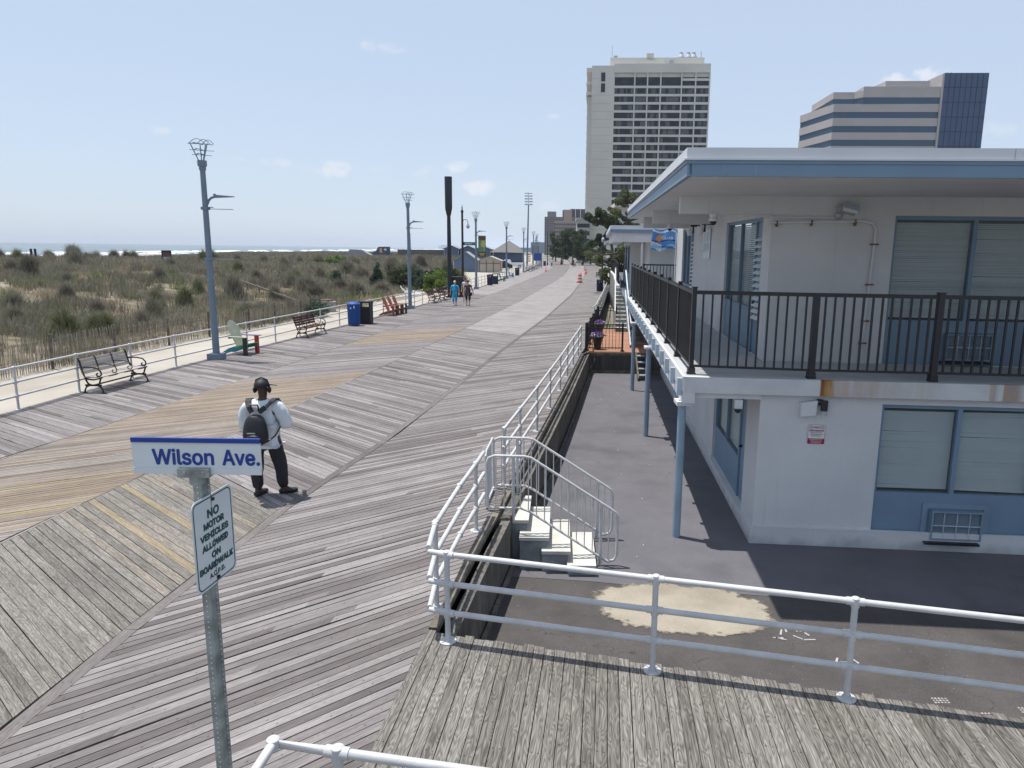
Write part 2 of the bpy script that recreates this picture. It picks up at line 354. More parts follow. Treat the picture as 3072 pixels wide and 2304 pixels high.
lane(lambda y:SB(y)+.02,lambda y:SC(y)-h,-.80,11.5,322,chBC,pitch=.100,ylim=(11.5,None))
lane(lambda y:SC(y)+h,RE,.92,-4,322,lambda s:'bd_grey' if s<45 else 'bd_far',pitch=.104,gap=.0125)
seam(SC,.135,-4,170,'bd_seam'); seam(SA,.03,-4,120); seam(SB,.03,-4,120)
# edge fascia left
fm=MB(); y=-6
while y<120: fm.bar((LE(y)-.03,y,-.13),(LE(y+3)-.03,y+3,-.13),.05,.22); y+=3
fm.build('edge_fascia','woodold',bw)
# ramp down to the avenue
def EY(x): return 6.86-.2445*(x+1.33)
rmp=MB(); x=-1.33
while x<12:
    j=R.uniform(-.03,.025); wd=.096; x1=x+wd
    f=lambda x,y,x0: x-(EY(x)-y)*.065
    yb=-5
    rmp.board((x,EY(x)+j,-.002),(x-(EY(x)-yb)*.065,yb,-.002),(x1-(EY(x1)-yb)*.065,yb,-.002),(x1,EY(x1)+j,-.002),.045,w=wd); x+=wd+.0065
rampo=structure(rmp.build('wooden_ramp','bd_deck')); rampo['_w']=(0,0,0)
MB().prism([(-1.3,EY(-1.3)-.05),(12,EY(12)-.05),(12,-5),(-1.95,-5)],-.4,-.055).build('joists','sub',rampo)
# ------------------------------------------------------------------ ground on the motel side
def asphalt(name,c,c2,speck,sc1=60,rough=.9):
    m=bpy.data.materials.new(name); m.use_nodes=True; nt=m.node_tree; N=nt.nodes; L=nt.links; b=N['Principled BSDF']; b.inputs['Roughness'].default_value=rough; b.inputs['Specular IOR Level'].default_value=.2
    tc=N.new('ShaderNodeTexCoord'); v=N.new('ShaderNodeTexVoronoi'); v.inputs['Scale'].default_value=sc1; L.new(tc.outputs['Object'],v.inputs['Vector'])
    n=N.new('ShaderNodeTexNoise'); n.inputs['Scale'].default_value=1.3; n.inputs['Detail'].default_value=9; n.inputs['Roughness'].default_value=.65; L.new(tc.outputs['Object'],n.inputs['Vector'])
    n3=N.new('ShaderNodeTexNoise'); n3.inputs['Scale'].default_value=140; n3.inputs['Detail'].default_value=2; L.new(tc.outputs['Object'],n3.inputs['Vector'])
    base=ramp(N,L,n.outputs['Fac'],[(.3,c),(.7,c2)])
    mr=N.new('ShaderNodeMapRange'); mr.inputs[1].default_value=.35; mr.inputs[2].default_value=.65; mr.inputs[3].default_value=1-speck; mr.inputs[4].default_value=1+speck; L.new(n3.outputs['Fac'],mr.inputs[0])
    vm=N.new('ShaderNodeVectorMath'); vm.operation='SCALE'; L.new(base,vm.inputs[0]); L.new(mr.outputs[0],vm.inputs['Scale'])
    # pale chips
    v2=N.new('ShaderNodeTexVoronoi'); v2.inputs['Scale'].default_value=9; L.new(tc.outputs['Object'],v2.inputs['Vector'])
    lt=math_(N,L,'LESS_THAN',v2.outputs['Distance'],.055)
    mx=N.new('ShaderNodeMix'); mx.data_type='RGBA'; L.new(math_(N,L,'MULTIPLY',lt,.5),mx.inputs[0]); L.new(vm.outputs[0],mx.inputs[6]); mx.inputs[7].default_value=(.4,.38,.35,1)
    vc=N.new('ShaderNodeTexVoronoi'); vc.feature='DISTANCE_TO_EDGE'; vc.inputs['Scale'].default_value=.33
    nd=N.new('ShaderNodeTexNoise'); nd.inputs['Scale'].default_value=2.2; nd.inputs['Detail'].default_value=6; L.new(tc.outputs['Object'],nd.inputs['Vector'])
    vd=N.new('ShaderNodeVectorMath'); vd.operation='SCALE'; vd.inputs['Scale'].default_value=.7; L.new(nd.outputs['Color'],vd.inputs[0]); va=N.new('ShaderNodeVectorMath'); L.new(tc.outputs['Object'],va.inputs[0]); L.new(vd.outputs[0],va.inputs[1]); L.new(va.outputs[0],vc.inputs['Vector'])
    cr_=math_(N,L,'MULTIPLY',math_(N,L,'LESS_THAN',vc.outputs['Distance'],.0016),math_(N,L,'GREATER_THAN',n.outputs['Fac'],.52))
    nb=N.new('ShaderNodeTexNoise'); nb.inputs['Scale'].default_value=.55; nb.inputs['Detail'].default_value=4; L.new(tc.outputs['Object'],nb.inputs['Vector']); st=N.new('ShaderNodeMapRange'); st.inputs[1].default_value=.56; st.inputs[2].default_value=.68; st.inputs[3].default_value=1; st.inputs[4].default_value=.80; L.new(nb.outputs['Fac'],st.inputs[0])
    fm=N.new('ShaderNodeVectorMath'); fm.operation='SCALE'; L.new(mx.outputs[2],fm.inputs[0]); L.new(math_(N,L,'MULTIPLY',st.outputs[0],math_(N,L,'MULTIPLY_ADD',cr_,-.4,1.)),fm.inputs['Scale'])
    L.new(fm.outputs[0],b.inputs['Base Color'])
    bp=N.new('ShaderNodeBump'); bp.inputs['Strength'].default_value=.6; bp.inputs['Distance'].default_value=.006; L.new(v.outputs['Distance'],bp.inputs['Height']); L.new(bp.outputs[0],b.inputs['Normal'])
    return m
def colramp(N,L,fac,stops):
    r=N.new('ShaderNodeValToRGB'); cr=r.color_ramp
    while len(cr.elements)<len(stops): cr.elements.new(.5)
    for e,(p,c) in zip(cr.elements,stops): e.position=p; e.color=(*c,1)
    L.new(fac,r.inputs[0]); return r.outputs[0]
M['asphalt']=asphalt('asphalt',(.062,.057,.057),(.098,.091,.088),.35)
M['patch']=asphalt('beige_patch',(.27,.24,.19),(.36,.325,.265),.2,sc1=22)
M['court']=asphalt('coated_court',(.112,.110,.122),(.140,.137,.150),.16,sc1=38)
g=structure(MB().quad((-14,-40,-.93),(1500,-40,-.93),(1500,3000,-.93),(-60,3000,-.93),(-60,330,-.93),(-14,200,-.93)).build('ground',mat('ground_earth',(.17,.17,.13),.95,c2=(.22,.21,.17),scale=.05)))
a=MB(); a.prism([(-1.4,-8),(40,-8),(40,31),(1.6,31),(.8,27),(-.4,15),(-1.2,7)],-.92,GZ-.006); structure(a.build('asphalt_yard','asphalt'))
a=MB(); a.prism([(-.85,9.93),(.48,9.78),(2.0,9.52),(6.3,8.98),(12,8.3),(40,5),(40,30.9),(1.5,30.9),(.7,27),(-.5,15)],-.92,GZ); structure(a.build('coated_court','court'))
pt=[]
for k in range(120):
    t=2*PI*k/120; cx,cy,rx,ry=1.72,9.02,1.24,.74
    x=cx+rx*math.copysign(abs(math.cos(t))**.75,math.cos(t)); y=cy+ry*math.copysign(abs(math.sin(t))**.8,math.sin(t))-.09*(x-cx)
    pt.append((x+.12*noise.noise((x*2.3,y*2.3,0))+.03*noise.noise((x*14,y*14,2)),y+.14*noise.noise((x*2,y*3,5))+.04*noise.noise((x*13,y*13,7))))
cxy=(1.72,9.02); me=bpy.data.meshes.new('pavement_patch'); n_=len(pt); VV=[(cxy[0],cxy[1],GZ+.006)]; at_=[0.]
for f_,a_ in ((.7,.0),(.88,.45),(1.0,.8),(1.12,1.)):
    for (x,y) in pt: VV.append((cxy[0]+(x-cxy[0])*f_,cxy[1]+(y-cxy[1])*f_,GZ+.006-.003*a_)); at_.append(a_)
FF=[(0,1+k,1+(k+1)%n_) for k in range(n_)]+[(1+r_*n_+k,1+(r_+1)*n_+k,1+(r_+1)*n_+(k+1)%n_,1+r_*n_+(k+1)%n_) for r_ in range(3) for k in range(n_)]
me.from_pydata(VV,[],FF); aa=me.attributes.new('edge','FLOAT','POINT'); aa.data.foreach_set('value',at_)
pm_=M['patch']; nt=pm_.node_tree; N=nt.nodes; L=nt.links; an=N.new('ShaderNodeAttribute'); an.attribute_name='edge'; tcp=N.new('ShaderNodeTexCoord'); np_=N.new('ShaderNodeTexNoise'); np_.inputs['Scale'].default_value=7; np_.inputs['Detail'].default_value=8; L.new(tcp.outputs['Object'],np_.inputs[0])
k_=math_(N,L,'SUBTRACT',math_(N,L,'MULTIPLY_ADD',np_.outputs['Fac'],1.1,-.05),an.outputs['Fac']); mr_=N.new('ShaderNodeMapRange'); mr_.inputs[1].default_value=-.12; mr_.inputs[2].default_value=.12; L.new(k_,mr_.inputs[0])
tr_=N.new('ShaderNodeBsdfTransparent'); ms_=N.new('ShaderNodeMixShader'); L.new(mr_.outputs[0],ms_.inputs[0]); L.new(tr_.outputs[0],ms_.inputs[1]); L.new(N['Principled BSDF'].outputs[0],ms_.inputs[2]); L.new(ms_.outputs[0],N['Material Output'].inputs[0])
me.materials.append(pm_); po_=bpy.data.objects.new('pavement_patch',me); COL.objects.link(po_); tag(po_,'rounded beige sandy patch on the dark asphalt beside the steps','patch')
# faded white road letters and grid chalk marks
ck=MB(); RR2=random.Random(3)
M['chalk']=mat('worn_white_marking',(.33,.32,.31),.9,var=.4,scale=25)
for (x,y,n) in ((2.95,8.35,9),(3.25,7.75,3)):
    for k in range(n):
        px,py=x+RR2.uniform(-.25,.35),y+RR2.uniform(-.12,.12); an=RR2.uniform(0,PI); l=RR2.uniform(.06,.2)
        ck.bar((px,py,GZ-.001),(px+l*math.cos(an),py+l*math.sin(an),GZ-.001),.025,.006)
for (x,y) in ((4.5,6.75),(4.95,6.85),(5.15,6.5),(4.1,7.0)):
    for i in range(5):
        for j in range(3): ck.box((x+i*.036,y+j*.036,GZ-.008),(x+i*.036+.022,y+j*.036+.022,GZ-.002))
tag(ck.build('pavement_marking','chalk'),'faded white marks worn into the asphalt below the ramp rail','marking')
# small litter & chips
lit=MB()
for k in range(22):
    x,y=RR2.uniform(0,2.3),RR2.uniform(10.5,24); s_=RR2.uniform(.008,.025); lit.box((x,y,GZ),(x+s_,y+s_*.7,GZ+.006),RR2.uniform(0,3))
tag(lit.build('litter','white'),'tiny white paint chips scattered over the grey court','litter',kind='stuff')
# retaining wall along boardwalk
tw=thing('retaining_wall','weathered plank and concrete retaining wall below the boardwalk edge','wall',(-.4,15,GZ))
mb=MB(); y=6.75
while y<10.2:
    b=y+1.15; mb.hexa([(RE(y)+.14,y,GZ),(RE(y)+.27,y,GZ),(RE(b)+.27,b-.008,GZ),(RE(b)+.14,b-.008,GZ),(RE(y)+.14,y,-.10),(RE(y)+.27,y,-.10),(RE(b)+.27,b-.008,-.10),(RE(b)+.14,b-.008,-.10)]); y=b
mb.build('board_formed_face','formwall',tw)
mb=MB(); y=10.2
while y<27.7:
    b=min(y+2.6,27.75); mb.hexa([(RE(y)+.02,y,GZ),(RE(y)+.26,y,GZ),(RE(b)+.26,b-.02,GZ),(RE(b)+.02,b-.02,GZ),(RE(y)+.02,y,-.07),(RE(y)+.26,y,-.07),(RE(b)+.26,b-.02,-.07),(RE(b)+.02,b-.02,-.07)]); y=b
mb.build('concrete_face','formwall',tw)
mb=MB(); y=6.9
while y<27.5: mb.bar((RE(y)+.05,y,-.02),(RE(y+2.5)+.05,min(y+2.5,27.7),-.02),.10,.06); y+=2.52
mb.build('cap_timber','woodold',tw)
mb=MB(); y=7.0
while y<27: mb.bar((RE(y)+.32,y,GZ+.03),(RE(y+1.9)+.32,y+1.9,GZ+.03),.05,.07); y+=1.95
mb.build('foot_board','woodold',tw)
# ------------------------------------------------------------------ beach terrain
def pw(y): return 4.2+1.0*sm(48,60,y)+8.5*sm(78,88,y)-7.*sm(112,122,y)
def sm(a,b,x): t=max(0,min(1,(x-a)/(b-a))); return t*t*(3-2*t)
def terr(x,y):
    e=LE(y)-x
    n=noise.noise((x*.09,y*.07,1.3))*.55+noise.noise((x*.3,y*.25,4))*.18
    f=3.9+ (max(0,min(y,60)-44)*.1)            # fence distance from the walk
    z=-.45 + sm(f,f+34,e)*1.95 + n*sm(f,f+6,e)*.9
    z-= sm(70,120,e)*3.0
    z-= sm(120,215,e)*.75
    if y>48:
        flat=sm(48,62,y)*(1-sm(pw(y),pw(y)+12,e))
        z=z*(1-flat)+(-.40+ .35*sm(70,110,y))*flat
        far=sm(95,130,y)*(1-sm(70,100,e))
        z=z*(1-far)+(.1+1.1*sm(150,195,y)*sm(8,20,e)+n*.2)*far
    return z
def thatch(x,y):
    e=LE(y)-x; f=4.4
    v=sm(f+.4,f+2.2,e)*(1-sm(110,130,e))
    if y>48: v*=sm(-.5,1.5,e-pw(y))
    return v*(.62+.3*noise.noise((x*.12,y*.12,2)))
es=[-.3]+[ .6*i for i in range(1,60)]+[36+2.2*i for i in range(1,84)]
yy=[-30+1.0*i for i in range(0,130)]+[100+4*i for i in range(0,80)]
V=[(LE(y)-e,y,terr(LE(y)-e,y)) for y in yy for e in es]; ne=len(es)
F=[(j*ne+i,j*ne+i+1,(j+1)*ne+i+1,(j+1)*ne+i) for j in range(len(yy)-1) for i in range(ne-1)]
me=bpy.data.meshes.new('sand_beach'); me.from_pydata(V,[],F); 
# sand material with wheel ruts, shells
m=bpy.data.materials.new('beach_sand'); m.use_nodes=True; nt=m.node_tree; N=nt.nodes; L=nt.links; b=N['Principled BSDF']; b.inputs['Roughness'].default_value=.95; b.inputs['Specular IOR Level'].default_value=.1
tc=N.new('ShaderNodeTexCoord'); n=N.new('ShaderNodeTexNoise'); n.inputs['Scale'].default_value=.35; n.inputs['Detail'].default_value=10; L.new(tc.outputs['Object'],n.inputs['Vector'])
c1=colramp(N,L,n.outputs['Fac'],[(.3,(.31,.28,.235)),(.5,(.375,.345,.30)),(.7,(.42,.39,.345))])
v=N.new('ShaderNodeTexVoronoi'); v.inputs['Scale'].default_value=4.5; L.new(tc.outputs['Object'],v.inputs['Vector'])
lt=math_(N,L,'LESS_THAN',v.outputs['Distance'],.10); vb=N.new('ShaderNodeTexNoise'); vb.inputs['Scale'].default_value=.6; L.new(tc.outputs['Object'],vb.inputs['Vector'])
mk=math_(N,L,'MULTIPLY',lt,math_(N,L,'GREATER_THAN',vb.outputs['Fac'],.52))
mx=N.new('ShaderNodeMix'); mx.data_type='RGBA'; L.new(math_(N,L,'MULTIPLY',mk,.7),mx.inputs[0]); L.new(c1,mx.inputs[6]); mx.inputs[7].default_value=(.2,.17,.12,1); L.new(mx.outputs[2],b.inputs['Base Color'])
n2=N.new('ShaderNodeTexNoise'); n2.inputs['Scale'].default_value=3; n2.inputs['Detail'].default_value=6; L.new(tc.outputs['Object'],n2.inputs['Vector'])
bp=N.new('ShaderNodeBump'); bp.inputs['Strength'].default_value=.7; bp.inputs['Distance'].default_value=.06; L.new(n2.outputs['Fac'],bp.inputs['Height']); L.new(bp.outputs[0],b.inputs['Normal'])
at=me.attributes.new('thatch','FLOAT','POINT')
at.data.foreach_set('value',[thatch(v[0],v[1]) for v in V])
an=N.new('ShaderNodeAttribute'); an.attribute_name='thatch'; n4=N.new('ShaderNodeTexNoise'); n4.inputs['Scale'].default_value=1.1; n4.inputs['Detail'].default_value=8; L.new(tc.outputs['Object'],n4.inputs['Vector'])
tcx=colramp(N,L,n4.outputs['Fac'],[(.32,(.09,.085,.06)),(.5,(.175,.15,.11)),(.7,(.27,.225,.175))])
th=N.new('ShaderNodeMapRange'); th.inputs[1].default_value=-.15; th.inputs[2].default_value=.25; L.new(math_(N,L,'SUBTRACT',math_(N,L,'ADD',an.outputs['Fac'],n4.outputs['Fac']),.75),th.inputs[0])
mx2=N.new('ShaderNodeMix'); mx2.data_type='RGBA'; L.new(th.outputs[0],mx2.inputs[0]); L.new(mx.outputs[2],mx2.inputs[6]); L.new(tcx,mx2.inputs[7]); L.new(mx2.outputs[2],b.inputs['Base Color'])
me.materials.append(m); me.polygons.foreach_set('use_smooth',[True]*len(me.polygons)); beach=bpy.data.objects.new('sand_beach',me); COL.objects.link(beach); structure(beach)
# ocean
m=bpy.data.materials.new('ocean_water'); m.use_nodes=True; nt=m.node_tree; N=nt.nodes; L=nt.links; b=N['Principled BSDF']; b.inputs['Roughness'].default_value=.35; b.inputs['Specular IOR Level'].default_value=.35
tc=N.new('ShaderNodeTexCoord'); mp=N.new('ShaderNodeMapping'); mp.inputs['Scale'].default_value=(.02,.006,1); L.new(tc.outputs['Object'],mp.inputs[0])
n=N.new('ShaderNodeTexNoise'); n.inputs['Scale'].default_value=1; n.inputs['Detail'].default_value=8; L.new(mp.outputs[0],n.inputs['Vector'])
L.new(colramp(N,L,n.outputs['Fac'],[(.35,(.10,.145,.165)),(.65,(.16,.205,.22))]),b.inputs['Base Color'])
wv=N.new('ShaderNodeTexNoise'); wv.inputs['Scale'].default_value=.5; wv.inputs['Detail'].default_value=6; L.new(tc.outputs['Object'],wv.inputs['Vector']); bp=N.new('ShaderNodeBump'); bp.inputs['Strength'].default_value=.8; bp.inputs['Distance'].default_value=.5; L.new(wv.outputs['Fac'],bp.inputs['Height']); L.new(bp.outputs[0],b.inputs['Normal'])
def SH(y): return -218-.070*y
structure(MB().quad((SH(-4000),-4000,-2.5),(SH(7800),7800,-2.5),(-7800,7800,-2.5),(-7800,-4000,-2.5)).build('ocean',m))
# breaking surf: low foam ridges with ragged plan
M['foam']=mat('sea_foam',(.85,.87,.88),.8,var=.05)
for row,(off,wd,ht) in enumerate(((6,9,.25),(34,7,.55),(62,5,.7))):
    mb=MB(); y=-200; rr=random.Random(row)
    while y<3500:
        l=rr.uniform(8,50)*(1+y/1500 if y>0 else 1); g_=rr.uniform(0,14)*(1 if row else .2)*(1+row)
        o=off+rr.uniform(-6,6); w=wd*rr.uniform(.5,1.2)
        seg=6; pr=None
        for k in range(seg+1):
            t=k/seg; yy_=y+l*t; ww=w*math.sin(PI*min(.97,max(.03,t)))**.5; xx=SH(yy_)-o+rr.uniform(-1,1)
            cur=[(xx+ww/2,yy_,-2.5),(xx,yy_,-2.5+ht*rr.uniform(.6,1)),(xx-ww/2,yy_,-2.5)]
            if pr: mb.quad(pr[0],cur[0],cur[1],pr[1]); mb.quad(pr[1],cur[1],cur[2],pr[2])
            pr=cur
        y+=l+g_
    o=structure(mb.build('surf','foam'))
# ------------------------------------------------------------------ dune grass (numpy blades)
def blades(name,pts,h,w,lean,mname,segs=2,rs=1,kind=None,parent=None,world=True):
    """pts Nx3 ; h,w,lean arrays"""
    g_=np.random.RandomState(rs); n=len(pts); pts=np.asarray(pts,float)
    h=np.broadcast_to(h,(n,)); w=np.broadcast_to(w,(n,)); lean=np.broadcast_to(lean,(n,))
    a=g_.uniform(0,2*PI,n); la=g_.uniform(0,2*PI,n)
    dx=np.stack([np.cos(a),np.sin(a),np.zeros(n)],1)*w[:,None]/2
    ld=np.stack([np.cos(la),np.sin(la),np.zeros(n)],1)*(lean*h)[:,None]
    up=np.zeros((n,3)); up[:,2]=1
    p0=pts; p1=pts+up*(h*.6)[:,None]+ld*.35; p2=pts+up*(h*(1-.3*lean))[:,None]+ld
    v=np.stack([p0-dx,p0+dx,p1+dx*.7,p1-dx*.7,p2],1).reshape(-1,3)
    idx=np.arange(n)*5
    loops=np.stack([idx,idx+1,idx+2,idx+3,idx+3,idx+2,idx+4],1).reshape(-1).astype(np.int32)
    starts=np.stack([np.arange(n)*7,np.arange(n)*7+4],1).reshape(-1).astype(np.int32)
    tot=np.tile(np.array([4,3],np.int32),n)
    me=bpy.data.meshes.new(name); me.vertices.add(len(v)); me.vertices.foreach_set('co',v.reshape(-1).astype(np.float32))
    me.loops.add(len(loops)); me.loops.foreach_set('vertex_index',loops); me.polygons.add(len(starts)); me.polygons.foreach_set('loop_start',starts); me.polygons.foreach_set('loop_total',tot)
    me.materials.append(M[mname]); me.update(calc_edges=True); 
    o=bpy.data.objects.new(name,me); COL.objects.link(o)
    if parent is not None: o.parent=parent; o['_w']=parent['_w']
    if kind: o['kind']=kind
    return o
fl=[(-8,-16.6),(15,-17.8),(22.6,-17.84),(25.5,-17.4),(29.2,-17.1),(34.3,-16.45),(39.2,-15.85),(44,-15.6),(50,-16.6),(57,-19)]
M['grass_green']=leafmat('dune_grass_green',(.12,.13,.075),(.26,.265,.15))
M['grass_grey']=leafmat('dune_grass_grey',(.16,.15,.115),(.32,.30,.23))
M['grass_dry']=leafmat('dune_grass_dry',(.28,.225,.15),(.45,.38,.265))
M['grass_bright']=leafmat('young_green_shoots',(.08,.13,.03),(.16,.24,.07))
M['seed']=leafmat('dark_seed_stems',(.11,.10,.08),(.22,.20,.155))
rg=np.random.RandomState(11)
def scatter(n,dens,seed,ymin=4,ymax=270,emax=120):
    g_=np.random.RandomState(seed); out=[]
    while len(out)<n:
        # bias to near region
        y=ymin+(ymax-ymin)*g_.rand()**2.1; e=3.6+(emax-3.6)*g_.rand()**1.3
        x=LE(y)-e
        f=4.4+.4*math.sin(y*.7)
        if y<=50 and x>interp(fl,y)-.12: continue
        if y>48 and e<pw(y)+.3: continue
        if x<-14-1.0*y: continue
        if g_.rand()<dens(x,y): out.append((x,y,terr(x,y)-.03))
    return np.array(out)
def nz(x,y,s,o): return noise.noise((x*s,y*s,o))
P_dry=scatter(9000,lambda x,y: sm(-.35,.25,nz(x,y,.22,3)),1)
P_gr=scatter(12500,lambda x,y: sm(-.15,.35,nz(x,y,.17,9)),2)
P_sd=scatter(3000,lambda x,y: sm(.0,.35,nz(x,y,.2,15)),3)
P_br=scatter(600,lambda x,y: sm(.15,.3,nz(x,y,.15,25)),4)
def clumped(P,k,rad,rs):
    g_=np.random.RandomState(rs); d=g_.normal(0,rad,(len(P)*k,3)); d[:,2]=0; return np.repeat(P,k,0)+d
def var(n,a,b,rs): return np.random.RandomState(rs).uniform(a,b,n)
for nm,P,k,rad,h0,h1,w,mn,rs in (('dry_grass',P_dry,26,.28,.18,.60,.014,'grass_dry',5),('dune_grass',P_gr,24,.20,.35,.95,.013,'grass_grey',6),('seed_stems',P_sd,24,.20,.5,1.15,.013,'seed',7),('green_shoots',P_br,40,.22,.3,.8,.02,'grass_bright',8)):
    Q=clumped(P,k,rad,rs); n_=len(Q); dist=np.maximum(1,np.hypot(Q[:,0],Q[:,1])/30)
    o=blades(nm,Q,var(n_,h0,h1,rs),w*dist*1.15,var(n_,.1,.65,rs+1),mn,rs=rs,kind='stuff')
    o['label']={'dry_grass':'straw coloured dry grass spread over the dunes','dune_grass':'grey green dune grass covering the dunes','seed_stems':'dark brown seed stems standing in the dune grass','green_shoots':'bright green shoots among the dune grass'}[nm]; o['category']='grass'
Q=clumped(scatter(3000,lambda x,y: sm(-.2,.3,nz(x,y,.17,9)),12),22,.22,13); Q=Q[:]; n_=len(Q)
o=blades('dune_grass',Q,var(n_,.4,1.0,3),.017*np.maximum(1,np.hypot(Q[:,0],Q[:,1])/30),var(n_,.1,.6,4),'grass_green',rs=14,kind='stuff'); o['label']='olive green tufts of beach grass between the grey grass'; o['category']='grass'
def scfar(n,seed):
    g_=np.random.RandomState(seed); out=[]
    while len(out)<n:
        y=68+230*g_.rand()**1.2; e=4+116*g_.rand()
        if e<pw(y)+.5: continue
        x=LE(y)-e
        if x<-14-1.0*y: continue
        out.append((x,y,terr(x,y)-.05))
    return np.array(out)
for k,(mn,hh,lb) in enumerate((('grass_dry',(.25,.7),'straw coloured dry grass spread over the dunes'),('grass_grey',(.4,1.05),'grey green dune grass covering the dunes'),('seed',(.4,1.1),'dark brown seed stems standing in the dune grass'))):
    Q=clumped(scfar((5200,5200,2600)[k],70+k),16,.55,71+k); n_=len(Q); o=blades('dune_grass',Q,var(n_,hh[0],hh[1],9),.05*np.maximum(1,np.hypot(Q[:,0],Q[:,1])/110),var(n_,.1,.6,8),mn,rs=80+k,kind='stuff'); o['label']=lb; o['category']='grass'
# distinct dark tufts
protos=[]
for k in range(4):
    g_=np.random.RandomState(40+k); n_=1500; r_=np.abs(g_.normal(0,.30,n_)); a_=g_.uniform(0,2*PI,n_)
    pp=np.stack([r_*np.cos(a_),r_*np.sin(a_),np.zeros(n_)],1)
    hh=(1.45-.9*np.minimum(1,r_/.7))*g_.uniform(.5,1.05,n_)
    protos.append(blades('dune_shrub',pp,hh,.03,g_.uniform(.05,.55,n_),('grass_grey','seed','grass_green','grass_grey')[k],rs=50+k))
spots=[(-22.5,27.5,1.0),(-25,33,.9),(-19.5,31,.8),(-28,37,1.1),(-21.5,38,1),(-30,44,1),(-24,46,1.2),(-19.5,45,.9),(-35,42,1),(-38,52,1.2),(-27,54,1),(-22,56,1.1),(-33,60,1.1),(-45,62,1.3),(-52,56,1.2),(-48,72,1.3),(-40,75,1.2),(-30,72,1.1),(-58,78,1.4),(-66,70,1.5),(-70,90,1.5),(-60,98,1.5),(-45,92,1.3),(-36,95,1.3),(-80,100,1.6),(-52,110,1.5),(-40,112,1.4),(-24.5,66,1.1),(-27,82,1.2),(-31,105,1.3),(-31,31.5,.9),(-35,36,1),(-20,34.5,.7),(-41,45,1.1),(-17.5,39.5,.8),(-18,48,.8),(-26,40.5,.9),(-56,66,1.2),(-73,80,1.4),(-34,50,1.0)]
rt=random.Random(77)
while len(spots)<84:
    y=rt.uniform(24,125); e_=rt.uniform(7,95); x=LE(y)-e_
    if x<-13-.98*y or (y<50 and x>interp(fl,y)-1): continue
    spots.append((x,y,rt.uniform(.75,1.15)*(1+y/160)))
for i,(x,y,s) in enumerate(spots):
    p=protos[i%4]; o=p if i<4 else p.copy()
    if i>=4: COL.objects.link(o)
    o.location=(x,y,terr(x,y)-.05); o.scale=(s*.9,s*.9,s*rt.uniform(.8,1.25)); o.rotation_euler=(rt.uniform(-.12,.12),rt.uniform(-.12,.12),i*1.7)
    tag(o,'dark bushy tuft of dune grass standing out of the dry grass','shrub','dark tufts scattered over the dunes')
# ------------------------------------------------------------------ sand fence of laths
fence=thing('sand_fence','long wood lath sand fence between the dunes and the sand path','fence',(-17.2,29,-.5))
fl=[(-8,-16.6),(15,-17.8),(22.6,-17.84),(25.5,-17.4),(29.2,-17.1),(34.3,-16.45),(39.2,-15.85),(44,-15.6),(50,-16.6),(57,-19)]
mb=MB(); y=8; rr=random.Random(5)
while y<50:
    x=interp(fl,y)+rr.uniform(-.02,.02)+.10*math.sin(y*.9); z=terr(x,y)-.1; hgt=1.16+.08*math.sin(y*.5)+rr.uniform(-.05,.05); lx=rr.uniform(-.05,.05)+.06*math.sin(y*.37); ly=rr.uniform(-.03,.03)
    if not (rr.random()<.03): mb.bar((x,y,z),(x+lx,y+ly,z+hgt),.032,.010,up=(1,0,0))
    y+=.085
mb.build('lath','lath',fence)
mb=MB()
for zz in (.25,.55,.9,1.05):
    mb.tube([(interp(fl,y)+.10*math.sin(y*.9)+.015,y,terr(interp(fl,y),y)-.1+zz) for y in np.arange(8,50,1.5)],.004,5)
mb.build('wire','iron',fence)
for y in np.arange(9,50,3.1):
    x=interp(fl,y)+.08+.10*math.sin(y*.9); z=terr(x,y); MB().tube([(x,y,z-.1),(x+.03,y,z+1.2)],.05,8).build('post','woodold',fence)
# ------------------------------------------------------------------ pipe railings
def pipe_rail(name,label,path,posts,hts,r=.03,zf=lambda x,y:0.,mt='galv',collar=True,flange=True,group=None,closed=None):
    root=thing(name,label,'railing',(path[0][0],path[0][1],zf(*path[0])),group=group)
    for hh in hts:
        mb=MB(); mb.tube([(x,y,zf(x,y)+hh) for x,y in path],r,12)
        if collar:
            for p in path[1:-1]: mb.lathe((p[0],p[1],zf(*p)+hh-.04),[(r*.9,0),(r*1.32,.01),(r*1.32,.07),(r*.9,.08)],12)
        mb.build('rail',mt,root,smooth=True)
    top=max(hts)
    for (x,y) in posts:
        z=zf(x,y); mb=MB(); mb.tube([(x,y,z),(x,y,z+top)],r,12)
        if collar:
            for hh in hts: mb.lathe((x,y,z+hh-.055),[(r*1.02,0),(r*1.3,.004),(r*1.3,.055+r*1.15),(r*1.02,.06+r*1.2)],12)
            # sleeves along rails
            bi=min(range(len(path)-1),key=lambda k:abs((Vector(path[k])-Vector((x,y))).length+(Vector(path[k+1])-Vector((x,y))).length-(Vector(path[k])-Vector(path[k+1])).length))
            d=(Vector(path[bi+1])-Vector(path[bi])).normalized()*.075
            for hh in hts: mb.tube([(x-d.x,y-d.y,z+hh),(x+d.x,y+d.y,z+hh)],r*1.25,12)
        if flange:
            mb.lathe((x,y,z),[(.085,0),(.085,.008),(.04,.014),(.04,.03)],16)
            for k in range(4): a_=PI/4+k*PI/2; mb.lathe((x+.065*math.cos(a_),y+.065*math.sin(a_),z+.008),[(.010,0),(.010,.012)],6)
        mb.build('post',mt,root,smooth=True)
    return root
def FR(x): return 6.42-.236*(x+0)      # front rail line
